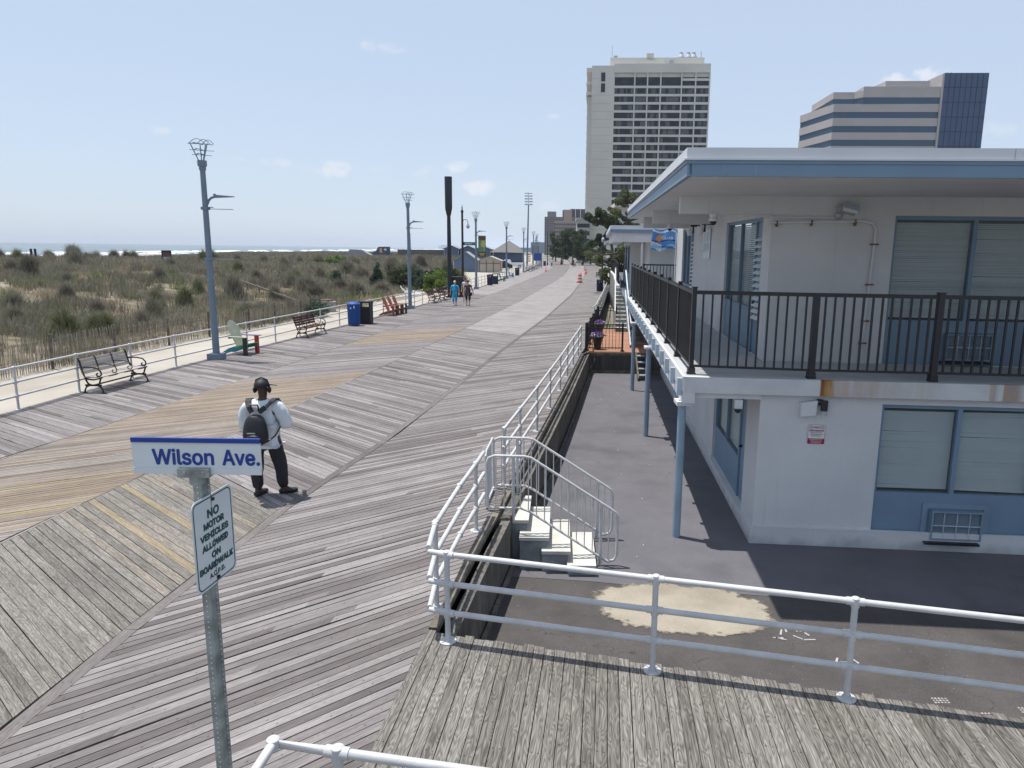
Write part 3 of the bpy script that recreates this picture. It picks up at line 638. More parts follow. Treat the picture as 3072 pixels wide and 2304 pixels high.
pipe_rail('pipe_railing','silver three-bar pipe railing along the front edge of the ramp',
  [(-1.27,6.72),(-1.08,FR(-1.08)-.02),(.92,FR(.92)-.02),(2.6,FR(2.6)-.01),(4.4,FR(4.4)),(6.3,FR(6.3))],[(-1.08,FR(-1.08)-.02),(.92,FR(.92)-.02),(2.6,FR(2.6)-.01),(4.4,FR(4.4)),(6.3,FR(6.3))],(.93,.62,.31),r=.028)
def RR_(y): return RE(y)-.06
pp=[(-1.27,6.72),(-1.31,7.34),(RR_(9.0)-.06,8.6),(-1.13,9.55),(-1.08,10.15)]
pipe_rail('pipe_railing','three-bar pipe railing on the boardwalk edge between the ramp corner and the steps',pp,[(-1.31,7.34),(-1.13,9.55)],(.97,.65,.33),r=.028)
ys=[11.55,13.05,15.2,17.5,19.8,22.0,24.2,26.4,27.7]
pipe_rail('pipe_railing','long three-bar pipe railing on the boardwalk edge from the steps to the terracotta deck',[(RE(y)-.08,y) for y in ys],[(RE(y)-.08,y) for y in ys],(.97,.65,.33),r=.027)
pipe_rail('pipe_railing','nearest pipe railing cropped by the bottom edge of the photo',[(-1.82,1.2),(-1.69,3.86),(-1.28,3.79),(.6,3.46),(2.6,3.12)],[(-1.28,3.79),(.6,3.46),(-1.8,1.5)],(.95,.63,.32),r=.030)
# left railing in runs
def left_rail(y0,y1,lab,step=2.1):
    ys=list(np.arange(y0,y1,step)); P=[(LE(y)+.05,y) for y in ys]
    return pipe_rail('pipe_railing',lab,P,P,(1.0,.66,.33),r=.027,mt='galv',collar=y0<50)
left_rail(8.2,52,'long silver railing between the benches and the sand at the left of the boardwalk')
left_rail(66.5,80,'short railing between the banner lamp and the pair of dark bins',2.2)
left_rail(81,118,'thin railing behind the green and the blue chairs',2.3)
left_rail(121,165,'distant thin railing behind the parked bicycles',3)
# beach ramp entrance posts with wood rails
t=thing('beach_gate','dark wood gate posts where the sandy beach path meets the boardwalk','gate',(-8.6,64.8,0))
for (x,y) in ((-8.75,63.2),(-8.6,66.2)): MB().box((x-.09,y-.09,-.3),(x+.09,y+.09,1.2)).build('post','woodold',t)
MB().bar((-8.7,66.2,1.05),(-10.2,62.6,.45),.06,.14).build('rail','woodold',t)
# ------------------------------------------------------------------ steps with hand rails
st=thing('concrete_steps','four white painted concrete steps going down from the boardwalk to the grey court','steps',(-.3,10.8,GZ))
tx=[(-.88,-.46,10.42,11.50),(-.56,-.14,10.16,11.44),(-.22,.18,10.06,11.32),(.16,.56,9.95,11.2)]
mb=MB();mb2=MB()
for k,(x0,x1,y0,y1) in enumerate(tx):
    z=-.17*(k+1)
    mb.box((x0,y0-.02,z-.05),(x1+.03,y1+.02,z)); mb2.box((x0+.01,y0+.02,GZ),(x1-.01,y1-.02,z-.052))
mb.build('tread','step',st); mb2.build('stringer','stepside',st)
def handrail(y,lab,x0=-1.06,x1=.92,dx=0):
    t=thing('hand_rail',lab,'railing',(x0,y,0))
    top=[(x0+.02,y,.05),(x0+.0,y,.74),(x0+.03,y,.83),(x0+.12,y,.865),(-.50,y,.86),(-.40,y,.84),(x1-.10,y,.05),(x1-.02,y,-.01),(x1,y,-.09),(x1,y,-.68),(x1-.04,y,-.76),(x1-.13,y,-.79),(x1-.22,y,-.74)]
    MB().tube(top,.021,10).build('top_rail','galv',t,smooth=True)
    bot=[(x0+.02,y,.05),(-.55,y,.05),(-.42,y,.0),(x1-.22,y,-.74)]
    MB().tube(bot,.018,10).build('bottom_rail','galv',t,smooth=True)
    ln=lambda x: .86 if x<-.45 else .84-(x+.40)*.79/(x1+.30)
    lb=lambda x: .05 if x<-.55 else (.05-(x+.55)*.4 if x<-.42 else 0-(x+.42)*.74/(x1-.22+.42))
    mb=MB(); x=x0+.14
    while x<x1-.12: mb.tube([(x,y,lb(x)),(x,y,ln(x))],.0085,6); x+=.122
    mb.build('baluster','galv',t)
    for px,zz in ((-.66,-.17),(x1-.25,GZ)): MB().tube([(px,y,zz),(px,y,ln(px))],.024,10).build('post','galv',t,smooth=True)
handrail(10.33,'nearer curved white handrail with thin balusters beside the concrete steps')
handrail(11.38,'farther curved white handrail with thin balusters beside the concrete steps')
gt=thing('step_gate','narrow white barred gate closing the boardwalk railing at the top of the steps','gate',(-1.07,10.8,0))
MB().tube([(-1.08,10.4,.06),(-1.08,10.4,.84),(-1.075,10.46,.9),(-1.05,11.2,.9),(-1.04,11.27,.84),(-1.04,11.27,.06),(-1.08,10.4,.06)],.018,8).build('frame','galv',gt,smooth=True)
mb=MB()
for k in range(1,8): yv=10.4+k*.108; mb.tube([(-1.07,yv,.06),(-1.07,yv,.9)],.008,6)
mb.build('bar','galv',gt)
# ------------------------------------------------------------------ sign post
M['signwhite']=mat('sign_sheeting',(.62,.66,.68),.35,var=.04,scale=8)
M['signblue']=mat('sign_blue_vinyl',(.012,.045,.26),.4,var=.05)
M['signgreen']=mat('sign_green_ink',(.02,.07,.07),.5,var=.1)
M['chan']=mat('galvanized_channel',(.27,.30,.29),.55,metal=.4,var=.35,scale=14,bump=.15)
M['hole']=mat('punched_hole',(.6,.62,.63),.6)
sp=thing('street_sign','blue and white Wilson Ave. name plate on a perforated steel post','sign',(-1.57,3.02,0))
mb=MB(); x0,y0=-1.57,3.02
mb.prism([(x0-.037,y0+.02),(x0-.022,y0+.02),(x0-.014,y0-.014),(x0+.014,y0-.014),(x0+.022,y0+.02),(x0+.037,y0+.02),(x0+.037,y0+.014),(x0+.026,y0+.014),(x0+.018,y0-.02),(x0-.018,y0-.02),(x0-.026,y0+.014),(x0-.037,y0+.014)][::-1],-.3,2.905)
mb.build('post','chan',sp)
mb=MB(); z=.05
while z<2.88: mb.box((x0+.029,y0+.0128,z),(x0+.034,y0+.0138,z+.005)); mb.box((x0-.003,y0-.0212,z),(x0+.003,y0-.0202,z+.006)); z+=.0255
mb.build('punched_holes','hole',sp)
mb=MB(); mb.box((x0-.075,y0-.035,2.905),(x0+.062,y0-.006,2.945)); mb.box((x0-.075,y0+.004,2.905),(x0+.062,y0+.012,2.945)); mb.tube([(x0-.045,y0-.04,2.925),(x0-.045,y0+.016,2.925)],.008,8); mb.tube([(x0+.035,y0-.04,2.925),(x0+.035,y0+.016,2.925)],.008,8); mb.lathe((x0-.005,y0,2.87),[(.034,0),(.034,.04)],12)
mb.build('bracket','chan',sp)
ys0=y0-.012
mb=MB(); mb.box((x0-.275,ys0,2.915),(x0+.283,ys0+.006,3.075)); mb.box((x0-.275,ys0-.004,2.915),(x0+.283,ys0+.010,2.942)); mb.box((x0-.275,ys0-.003,3.05),(x0+.283,ys0+.009,3.053))
mb.build('name_plate','signwhite',sp)
MB().box((x0-.275,ys0-.0045,3.057),(x0+.283,ys0+.0095,3.0765)).build('blue_band','signblue',sp)
lettering('Wilson',.128,'signblue',sp,(x0-.055,ys0-.0015,2.992),(1,0,0),(0,0,1),offset=.0028,width=.262); lettering('Ave.',.128,'signblue',sp,(x0+.196,ys0-.0015,2.992),(1,0,0),(0,0,1),offset=.0028,width=.158)
ns=thing('notice_sign','white NO MOTOR VEHICLES notice bolted to the Wilson Ave. post','sign',(-1.545,3.045,2.6))
def rrect(w,h,r,n=5):
    P=[]
    for cx,cy,a0 in ((w/2-r,h/2-r,0),(-w/2+r,h/2-r,90),(-w/2+r,-h/2+r,180),(w/2-r,-h/2+r,270)):
        for k in range(n+1): a_=math.radians(a0+90*k/n); P.append((cx+r*math.cos(a_),cy+r*math.sin(a_)))
    return P
def plate(mb,cen,xd,ud,poly,t0,t1):
    xd=Vector(xd).normalized();ud=Vector(ud).normalized();nd=xd.cross(ud);c=Vector(cen); n=len(poly); i=len(mb.v)
    mb.v+=[tuple(c+xd*a+ud*b+nd*t0) for a,b in poly]+[tuple(c+xd*a+ud*b+nd*t1) for a,b in poly]
    mb.f.append(tuple(i+j for j in reversed(range(n)))); mb.f.append(tuple(i+n+j for j in range(n))); mb.m+=[mb.mi]*2
    for j in range(n): mb.f.append((i+j,i+(j+1)%n,i+n+(j+1)%n,i+n+j)); mb.m.append(mb.mi)
def ring(mb,cen,xd,ud,p1,p2,t):
    xd=Vector(xd).normalized();ud=Vector(ud).normalized();nd=xd.cross(ud);c=Vector(cen); n=len(p1); i=len(mb.v)
    mb.v+=[tuple(c+xd*a+ud*b+nd*t) for a,b in p1]+[tuple(c+xd*a+ud*b+nd*t) for a,b in p2]
    for j in range(n): mb.f.append((i+j,i+(j+1)%n,i+n+(j+1)%n,i+n+j)); mb.m.append(mb.mi)
nc=(-1.535,3.045,2.605); nx=(.10,.995,0); nu=(0,0,1)
mb=MB(); plate(mb,nc,nx,nu,rrect(.31,.42,.035),0,.0025); mb.build('sign_plate','signwhite',ns)
mb=MB(); ring(mb,nc,nx,nu,rrect(.292,.402,.03),rrect(.280,.390,.024),.0033); mb.build('border','signgreen',ns)
nv=Vector(nx).cross(Vector(nu))
for tx_,sz,dz,wd in (('NO',.070,.128,.085),('MOTOR',.052,.077,.152),('VEHICLES',.052,.029,.212),('ALLOWED',.052,-.019,.196),('ON',.052,-.067,.066),('BOARDWALK',.051,-.115,.256),('A.C.P.D.',.042,-.158,.118)):
    lettering(tx_,sz,'signgreen',ns,Vector(nc)+Vector((nv.x*.0032,nv.y*.0032,dz)),nx,nu,offset=.0027 if dz>-.15 else .0012,width=wd)
mb=MB(); 
for dz in (.185,-.185): c_=Vector(nc)+Vector((0,0,dz)); mb.tube([c_,c_+nv*.01],.009,8)
mb.build('bolt','iron',ns)
# ------------------------------------------------------------------ motel
def MT(u,v,z): return (3.24+.997*u+.047*v, 11.3-.075*u+v, z+0.010*v*max(0,min(1,(z-3.9)/.95)))
mo=thing('motel','two storey white motel with pale blue trim and an upstairs walkway','building',(3.24,11.3,GZ))
def mbx(): return MB(MT)
# lower walls with openings
mb=mbx()
for u0,u1,z0,z1 in ((0,1.9,GZ,1.67),(4.36,5.9,GZ,1.67),(8.4,14,GZ,1.67),(1.9,4.36,1.55,1.67),(1.9,4.36,GZ,-.67),(5.9,8.4,1.55,1.67),(5.9,8.4,GZ,-.67)): mb.box((u0,0,z0),(u1,.22,z1))
# side wall lower: opening v 1.0-4.2
for v0,v1,z0,z1 in ((.22,.95,GZ,1.67),(4.25,8.9,GZ,1.67),(11.9,19.6,GZ,1.67),(.95,4.25,1.36,1.67),(.95,4.25,GZ,-.62),(8.9,11.9,1.36,1.67),(8.9,11.9,GZ,-.62)): mb.box((0,v0,z0),(.22,v1,z1))
mb.box((.22,19.4,GZ),(14,19.6,1.67)); mb.box((13.8,.22,GZ),(14,19.4,1.67))
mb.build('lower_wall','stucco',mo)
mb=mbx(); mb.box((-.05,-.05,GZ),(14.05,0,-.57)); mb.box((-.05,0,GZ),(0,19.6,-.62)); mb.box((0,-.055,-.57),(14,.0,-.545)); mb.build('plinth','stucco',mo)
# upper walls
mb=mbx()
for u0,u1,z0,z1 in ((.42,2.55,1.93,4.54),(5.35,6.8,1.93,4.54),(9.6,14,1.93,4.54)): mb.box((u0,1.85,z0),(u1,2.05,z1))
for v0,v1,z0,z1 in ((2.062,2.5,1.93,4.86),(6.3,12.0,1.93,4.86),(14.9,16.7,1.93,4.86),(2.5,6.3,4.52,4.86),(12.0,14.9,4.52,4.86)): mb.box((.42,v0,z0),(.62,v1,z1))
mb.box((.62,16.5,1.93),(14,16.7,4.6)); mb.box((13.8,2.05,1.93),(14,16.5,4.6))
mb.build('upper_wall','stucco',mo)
# header beams
for a_,b_ in (((-1.2,1.83),(14,2.06)),((-1.2,8.0),(.42,8.16)),((-1.1,13.3),(.42,13.46))): mbx().box((*a_,4.54),(*b_,4.86)).build('roof_beam','stucco',mo)
# interior darkness boxes
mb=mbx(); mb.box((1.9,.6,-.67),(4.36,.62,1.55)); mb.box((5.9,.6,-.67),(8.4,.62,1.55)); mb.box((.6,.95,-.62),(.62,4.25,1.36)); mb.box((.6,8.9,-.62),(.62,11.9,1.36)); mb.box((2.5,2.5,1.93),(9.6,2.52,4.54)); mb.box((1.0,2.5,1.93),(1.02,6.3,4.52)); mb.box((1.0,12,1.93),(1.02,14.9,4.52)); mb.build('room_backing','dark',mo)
# slabs
def rustmat():
    m=bpy.data.materials.new('slab_edge_rust'); m.use_nodes=True; nt=m.node_tree; N=nt.nodes; L=nt.links; b=N['Principled BSDF']; b.inputs['Roughness'].default_value=.85
    tc=N.new('ShaderNodeTexCoord'); sp_=N.new('ShaderNodeSeparateXYZ'); L.new(tc.outputs['Object'],sp_.inputs[0])
    def win(a,c,w=.04):
        x=sp_.outputs[0]; p=N.new('ShaderNodeMapRange'); p.inputs[1].default_value=a-w*.2; p.inputs[2].default_value=a+w*.2; L.new(x,p.inputs[0])
        q=N.new('ShaderNodeMapRange'); q.inputs[1].default_value=c+w*3; q.inputs[2].default_value=c-w; L.new(x,q.inputs[0]); return math_(N,L,'MULTIPLY',p.outputs[0],q.outputs[0])
    mp=N.new('ShaderNodeMapping'); mp.inputs['Scale'].default_value=(11,1,1.1); L.new(tc.outputs['Object'],mp.inputs[0]); n=N.new('ShaderNodeTexNoise'); n.inputs['Scale'].default_value=1; n.inputs['Detail'].default_value=5; L.new(mp.outputs[0],n.inputs[0])
    st_=N.new('ShaderNodeMapRange'); st_.inputs[1].default_value=.42; st_.inputs[2].default_value=.68; L.new(n.outputs['Fac'],st_.inputs[0])
    # object x is world x-3.24
    soft=math_(N,L,'MULTIPLY_ADD',st_.outputs[0],.7,.25)
    s1=math_(N,L,'MAXIMUM',win(.87,1.06,.03),math_(N,L,'MULTIPLY',win(1.0,1.75,.12),math_(N,L,'MULTIPLY',soft,.75)))
    s1=math_(N,L,'MAXIMUM',s1,math_(N,L,'MULTIPLY',win(1.75,2.5,.15),math_(N,L,'MULTIPLY',soft,.3)))
    s2=math_(N,L,'MAXIMUM',math_(N,L,'MULTIPLY',win(3.42,3.5,.02),.5),math_(N,L,'MAXIMUM',math_(N,L,'MULTIPLY',win(3.62,3.86,.03),math_(N,L,'MULTIPLY_ADD',st_.outputs[0],.4,.55)),math_(N,L,'MULTIPLY',win(4.05,4.9,.04),math_(N,L,'MULTIPLY_ADD',st_.outputs[0],.7,.2))))
    s=math_(N,L,'MINIMUM',math_(N,L,'MAXIMUM',s1,s2),1.)
    rc=colramp(N,L,n.outputs['Fac'],[(.35,(.10,.035,.015)),(.5,(.30,.13,.04)),(.62,(.42,.26,.12))])
    n0=N.new('ShaderNodeTexNoise'); n0.inputs['Scale'].default_value=2.5; n0.inputs['Detail'].default_value=8; L.new(tc.outputs['Object'],n0.inputs[0]); wc=colramp(N,L,n0.outputs['Fac'],[(.3,(.50,.515,.53)),(.6,(.58,.59,.60))])
    mx=N.new('ShaderNodeMix'); mx.data_type='RGBA'; L.new(s,mx.inputs[0]); L.new(wc,mx.inputs[6]); L.new(rc,mx.inputs[7]); L.new(mx.outputs[2],b.inputs['Base Color'])
    n2=N.new('ShaderNodeTexNoise'); n2.inputs['Scale'].default_value=30; n2.inputs['Detail'].default_value=5; L.new(tc.outputs['Object'],n2.inputs[0]); bp=N.new('ShaderNodeBump'); bp.inputs['Strength'].default_value=.5; bp.inputs['Distance'].default_value=.02; L.new(n2.outputs['Fac'],bp.inputs['Height']); L.new(bp.outputs[0],b.inputs['Normal'])
    return m
M['rust']=rustmat()
M['floor']=mat('walkway_floor',(.42,.44,.455),.8,var=.08,scale=2)
mb=mbx(); mb.box((-1.22,-.12,1.672),(14,-.05,1.93)); mb.build('slab_edge','rust',mo)
mb=mbx(); mb.box((-1.22,-.049,1.70),(14,1.85,1.925)); mb.box((-1.22,1.85,1.70),(.42,19.6,1.925)); mb.build('walkway_floor','floor',mo)
mb=mbx(); mb.box((-1.26,-.118,1.50),(-1.06,19.6,1.699)); mb.box((-1.27,-.13,1.699),(-1.221,19.6,1.935)); mb.box((-1.06,-.04,1.58),(0,.1,1.698)); mb.build('edge_beam','white',mo)
for k in range(19): v=-.10+k*1.04; mbx().box((-1.345,v,1.62),(-1.272,v+.10,1.90)).build('edge_bracket','paleblue',mo)
for (x,y) in ((2.02,11.5),(2.28,18.16),(2.53,24.33)):
    mb=MB(); mb.lathe((x,y,GZ),[(.066,0),(.066,2.36)],20); mb.build('column','postblue',mo,smooth=True)
    mb=MB(); mb.box((x-.11,y-.16,1.44),(x+.13,y+.18,1.499)); mb.build('column_cap','white',mo)
# window units  (front, facing -v)
def front_window(name,u0,u1,z0,zs,z1,v,nm,tilt=0,seed=1):
    rr=random.Random(seed)
    f=mbx(); t=.055
    f.box((u0,v+.06,z1-t-.01),(u1,v+.14,z1)); f.box((u0,v+.05,zs-.02),(u1,v+.145,zs+.045)); f.box((u0,v+.06,zs+.045),(u0+t,v+.14,z1-t-.01)); f.box((u1-t,v+.06,zs+.045),(u1,v+.14,z1-t-.01))
    wd=(u1-u0)/nm
    for k in range(1,nm): f.box((u0+k*wd-.035,v+.055,zs+.045),(u0+k*wd+.035,v+.141,z1-t-.01))
    fo=f.build('window','blue',mo)
    p=mbx()
    for k in range(nm): p.quad((u0+k*wd+.03,v+.10,zs+.04),(u0+(k+1)*wd-.03,v+.10,zs+.04),(u0+(k+1)*wd-.03,v+.10,z1-t),(u0+k*wd+.03,v+.10,z1-t))
    p.build('pane','glass',fo)
    b=mbx()
    for k in range(nm):
        z=zs+.10; sag=rr.uniform(-.03,.05); n_=int((z1-t-zs-.12)/.034)
        for i in range(n_):
            j=rr.uniform(-.002,.002)+(rr.uniform(-.012,.012) if rr.random()<.12 else 0); a_=.0165+rr.uniform(-.0025,.001)
            zz=z+i*.034; s2=sag*(i/n_-.6)*(1 if tilt else .1)
            L_=u0+k*wd+.045; R_=u0+(k+1)*wd-.045
            b.quad((L_,v+.15,zz-a_+j),(R_,v+.15,zz-a_+s2),(R_,v+.163,zz+a_+s2),(L_,v+.163,zz+a_+j))
    b.build('blind','blind',fo)
    pn=mbx(); pn.box((u0,v+.05,z0),(u1,v+.13,zs-.02)); pn.build('spandrel_panel','blue',mo)
    return fo
front_window('w',1.9,4.36,-.67,.05,1.55,0,2,1,3); front_window('w',5.9,8.4,-.67,.05,1.55,0,2,1,4)
front_window('w',2.55,5.35,1.92,2.68,4.54,1.85,2,0,5); front_window('w',6.8,9.6,1.92,2.68,4.54,1.85,2,0,6)
mb=mbx(); mb.box((1.9,-.005,-.70),(4.36,.05,-.672)); mb.box((5.9,-.005,-.70),(8.4,.05,-.672)); mb.build('sill','white',mo)
# air conditioners
def ac(u0,u1,z0,z1,v,grid=True):
    f=mbx(); t=.03
    f.box((u0-.12,v+.03,z1+.02),(u1+.12,v+.05,z1+.10)); f.box((u0-.12,v+.03,z0-.03),(u0-.04,v+.05,z1+.02)); f.box((u1+.04,v+.03,z0-.03),(u1+.12,v+.05,z1+.02))
    f.box((u0,v-.06,z1-t),(u1,v+.05,z1)); f.box((u0,v-.06,z0),(u1,v+.05,z0+t)); f.box((u0,v-.06,z0+t),(u0+t,v+.05,z1-t)); f.box((u1-t,v-.06,z0+t),(u1,v+.05,z1-t))
    o=f.build('air_conditioner','acframe',mo)
    g_=mbx(); g_.box((u0+t,v-.0,z0+t),(u1-t,v+.04,z1-t)); g_.build('grille_backing','dark',o)
    g_=mbx(); n_=44
    for k in range(n_): x=u0+t+(u1-u0-2*t)*k/n_; g_.box((x,v-.02,z0+t),(x+.004,v-.001,z1-t))
    for k in range(1,4): x=u0+(u1-u0)*k/4; g_.box((x-.006,v-.055,z0+t),(x+.006,v-.03,z1-t))
    g_.box((u0+t,v-.054,(z0+z1)/2-.008),(u1-t,v-.031,(z0+z1)/2+.008))
    g_.build('grille','paleblue',o)
    g_=mbx(); g_.box((u0-.1,v-.14,z0-.05),(u1-.05,v+.03,z0-.02)); g_.build('drip_tray','black',o)
ac(2.82,3.62,-.66,-.17,0); ac(3.62,4.42,2.02,2.50,1.85)
# side openings (facing -u)
def side_opening(v0,v1,z0,zs,z1,u,door_near=.75,louv=True):
    f=mbx(); t=.06; vd=v0+door_near
    f.box((u+.05,v0,z1-t),(u+.13,v1,z1)); f.box((u+.05,vd,zs-.03),(u+.135,v1,zs+.03))
    for vv in (v1-t,vd,(vd+v1)/2-.03): f.box((u+.05,vv,zs+.03),(u+.131,vv+t,z1-t))
    f.box((u+.045,vd-.02,z0),(u+.14,vd+.06,z1-t)); f.box((u+.05,v0,z0),(u+.13,v0+t,z1-t))
    fo=f.build('window','blue',mo)
    p=mbx(); p.quad((u+.09,vd,zs),(u+.09,v1,zs),(u+.09,v1,z1-t),(u+.09,vd,z1-t)); p.build('pane','glass',fo)
    b=mbx(); n_=int((z1-t-zs)/.04)
    for i in range(n_):
        zz=zs+.03+i*.04; b.quad((u+.15,vd+.08,zz-.012),(u+.15,v1-.06,zz-.012),(u+.163,v1-.06,zz+.016),(u+.163,vd+.08,zz+.016))
    b.build('blind','blind',fo)
    pn=mbx(); pn.box((u+.06,vd+.06,z0),(u+.12,v1,zs-.03)); pn.build('spandrel_panel','blue',mo)
    d=mbx(); d.box((u+.08,v0+t,z0),(u+.12,vd-.02,z1-t)); do=d.build('door','blue',mo)
    if louv:
        l=mbx(); zz=z0+.75
        while zz<z1-.35: l.hexa([(u+.0,v0+t+.03,zz-.055),(u+.0,vd-.06,zz-.055),(u+.07,vd-.06,zz+.0),(u+.07,v0+t+.03,zz+.0),(u+.0,v0+t+.03,zz-.045),(u+.0,vd-.06,zz-.045),(u+.07,vd-.06,zz+.01),(u+.07,v0+t+.03,zz+.01)]); zz+=.125
        l.build('louver','blind',do)
    h_=mbx(); h_.tube([(u+.02,vd-.12,z0+1.0),(u+.08,vd-.12,z0+1.0)],.025,8); h_.build('door_knob','iron',do)
side_opening(2.5,6.3,1.90,2.75,4.52,.42); side_opening(12.0,14.9,1.90,2.75,4.52,.42)
side_opening(.95,4.25,-.62,.1,1.36,0,.7,False); side_opening(8.9,11.9,-.62,.1,1.36,0,.7,False)
# roof
mb=mbx()
mb.box((-1.50,-1.87,4.85),(14.4,15.0,5.03)); mb.build('roof_slab','white',mo)
mb=mbx(); mb.box((-1.53,-1.93,4.85),(14.4,-1.87,5.045)); mb.box((-1.56,-1.93,4.85),(-1.50,15.0,5.045)); 
mb.box((-1.575,-1.945,5.005),(14.4,-1.93,5.045)); mb.box((-1.575,-1.93,5.005),(-1.56,15,5.045)); mb.build('fascia','blue',mo)
mb=mbx(); mb.box((-1.57,-1.94,5.047),(14.4,15.0,5.20)); mb.box((-1.60,-1.965,5.047),(14.4,-1.94,5.066)); mb.box((-1.60,-1.94,5.047),(-1.57,15,5.066)); mb.build('roof_edge','rooftop',mo)
for u in (-1.1,-.7,2.4): mbx().box((u,-1.946 if u>0 else -1.933,5.05 if u>0 else 4.85),(u+.004,-1.9295,5.2 if u>0 else 5.0)).build('panel_joint','galvold',mo)
# conduit pipes front
mb=mbx(); v=1.81
mb.tube([(-.1,v,4.50),(1.55,v,4.49)],.016,8); mb.tube([(.36,v-.02,4.40),(2.0,v-.01,4.44),(2.15,v,4.41),(2.22,v,4.30),(2.20,v,3.6),(2.14,v,2.0)],.024,10)
mb.build('conduit','white',mo,smooth=True)
M['rustclip']=mat('rusted_strap',(.22,.09,.04),.9,var=.5,scale=20)
mb=mbx()
for u,z in ((.5,4.40),(1.1,4.42),(1.85,4.43)): mb.box((u-.012,v-.05,z-.07),(u+.012,v+.03,z+.03))
for z in (4.05,3.35,2.7,2.3): mb.box((2.14-.05+.03*(z-2),v-.035,z-.012),(2.22+.03*(z-2),v+.035,z+.012))
mb.build('pipe_strap','rustclip',mo)
fl_=mbx(); fl_.lathe((1.55,1.80,4.47),[(.05,0),(.07,.03),(.07,.09),(.04,.11)],12); fl_.hexa([(1.52,1.70,4.58),(1.78,1.70,4.52),(1.82,1.58,4.60),(1.56,1.58,4.66),(1.50,1.74,4.66),(1.77,1.74,4.60),(1.83,1.60,4.70),(1.57,1.60,4.76)])
fo=fl_.build('floodlight','galvold',mo)
mb=mbx(); mb.quad((1.545,1.57,4.60),(1.80,1.57,4.545),(1.81,1.588,4.63),(1.56,1.588,4.70)); mb.build('lens','signwhite',fo)
# old light box lower
mb=mbx(); mb.hexa([(.62,-.10,1.33),(.85,-.10,1.36),(.86,-.001,1.36),(.62,-.001,1.33),(.61,-.12,1.56),(.86,-.12,1.60),(.86,-.001,1.60),(.61,-.001,1.56)]); lo=mb.build('junction_box','white',mo)
mb=mbx(); mb.tube([(.86,-.06,1.57),(.95,-.08,1.57)],.05,10); mb.tube([(.97,-.10,1.6),(.97,-.10,1.44)],.055,12); mb.build('lamp_holder','black',lo)
mb=mbx(); mb.tube([(.97,-.10,1.44),(.975,-.105,1.36)],[.045,.042],12); mb.build('bulb','galvold',lo)
# security cameras
def dome(u,v,z,s=1):
    mb=mbx(); mb.lathe((u,v,z-.12*s),[(.07*s,0),(.085*s,.03*s),(.06*s,.07*s),(.075*s,.12*s)],14); o=mb.build('security_camera','white',mo,smooth=True)
    mb=mbx(); mb.lathe((u,v,z-.185*s),[(.018*s,0),(.045*s,.018*s),(.06*s,.045*s),(.062*s,.07*s)],14); mb.build('dome','black',o,smooth=True)
dome(-.62,1.75,4.53); dome(-.75,8.0,4.53,.9)
mb=mbx(); mb.box((-.42,-.10,1.43),(-.30,-.0,1.57)); o=mb.build('security_camera','white',mo); mb=mbx(); mb.lathe((-.37,-.09,1.36),[(.02,0),(.05,.025),(.055,.07)],12); mb.build('dome','black',o,smooth=True)
# wall lanterns upstairs
for v in (8.5,10.8):
    mb=mbx(); mb.box((.14,v-.03,4.53),(.42,v+.03,4.59)); mb.box((.20,v-.02,4.36),(.25,v+.02,4.53)); o=mb.build('wall_lamp','black',mo)
    mb=mbx(); mb.lathe((.12,v,4.30),[(.07,0),(.1,.2)],10); mb.build('lamp_shade','blind',o)
# ------------------------------------------------------------------ balcony railing (black)
br=thing('balcony_railing','black metal baluster railing around the upstairs motel walkway','railing',(2.1,11.4,1.93))
def rail_panel(A,B,z0,zt,zb,sp_=.145,bw_=.030,root=br,mt='black',rw=.055,zA=0):
    A=Vector((*A,0));B=Vector((*B,0)); L_=(B-A).length; d=(B-A)/L_; mb=MB()
    mb.bar(A+Vector((0,0,zt)),B+Vector((0,0,zt)),rw,.06); mb.bar(A+Vector((0,0,zb)),B+Vector((0,0,zb)),rw*.8,.035)
    n_=max(1,int(L_/sp_)); 
    for k in range(1,n_): p=A+d*(L_*k/n_); mb.bar(p+Vector((0,0,zb)),p+Vector((0,0,zt)),bw_,bw_,up=d)
    return mb.build('railing_panel',mt,root)
def rail_post(x,y,z,top,w=.07,root=br,cap=True,base=True):
    mb=MB(); mb.box((x-w/2,y-w/2,z),(x+w/2,y+w/2,top))
    if base: mb.box((x-.07,y-.06,z),(x+.07,y+.06,z+.015)); mb.box((x-.058,y-.058,z+.015),(x+.058,y+.058,z+.10))
    if cap: mb.box((x-w/2-.008,y-w/2-.008,top),(x+w/2+.008,y+w/2+.008,top+.018))
    mb.build('post','black',root)
sv=[0.2+1.95*k for k in range(11)]
sp_side=[MT(-1.10,v,0)[:2] for v in sv]
for a_,b_ in zip(sp_side,sp_side[1:]): rail_panel(a_,b_,0,3.25,2.06,sp_=.135)
for p in sp_side: rail_post(p[0],p[1],1.935,3.32)
fu=[-1.10+1.87*k for k in range(8)]; fp=[MT(u,.06+.14*(u<-1),0)[:2] for u in fu]
for a_,b_ in zip(fp,fp[1:]): rail_panel(a_,b_,0,3.25,2.06,sp_=.143)
for k,p in enumerate(fp[1:]): rail_post(p[0],p[1],1.935,3.30 if k%2 else 3.22,w=.092,cap=k%2==1)
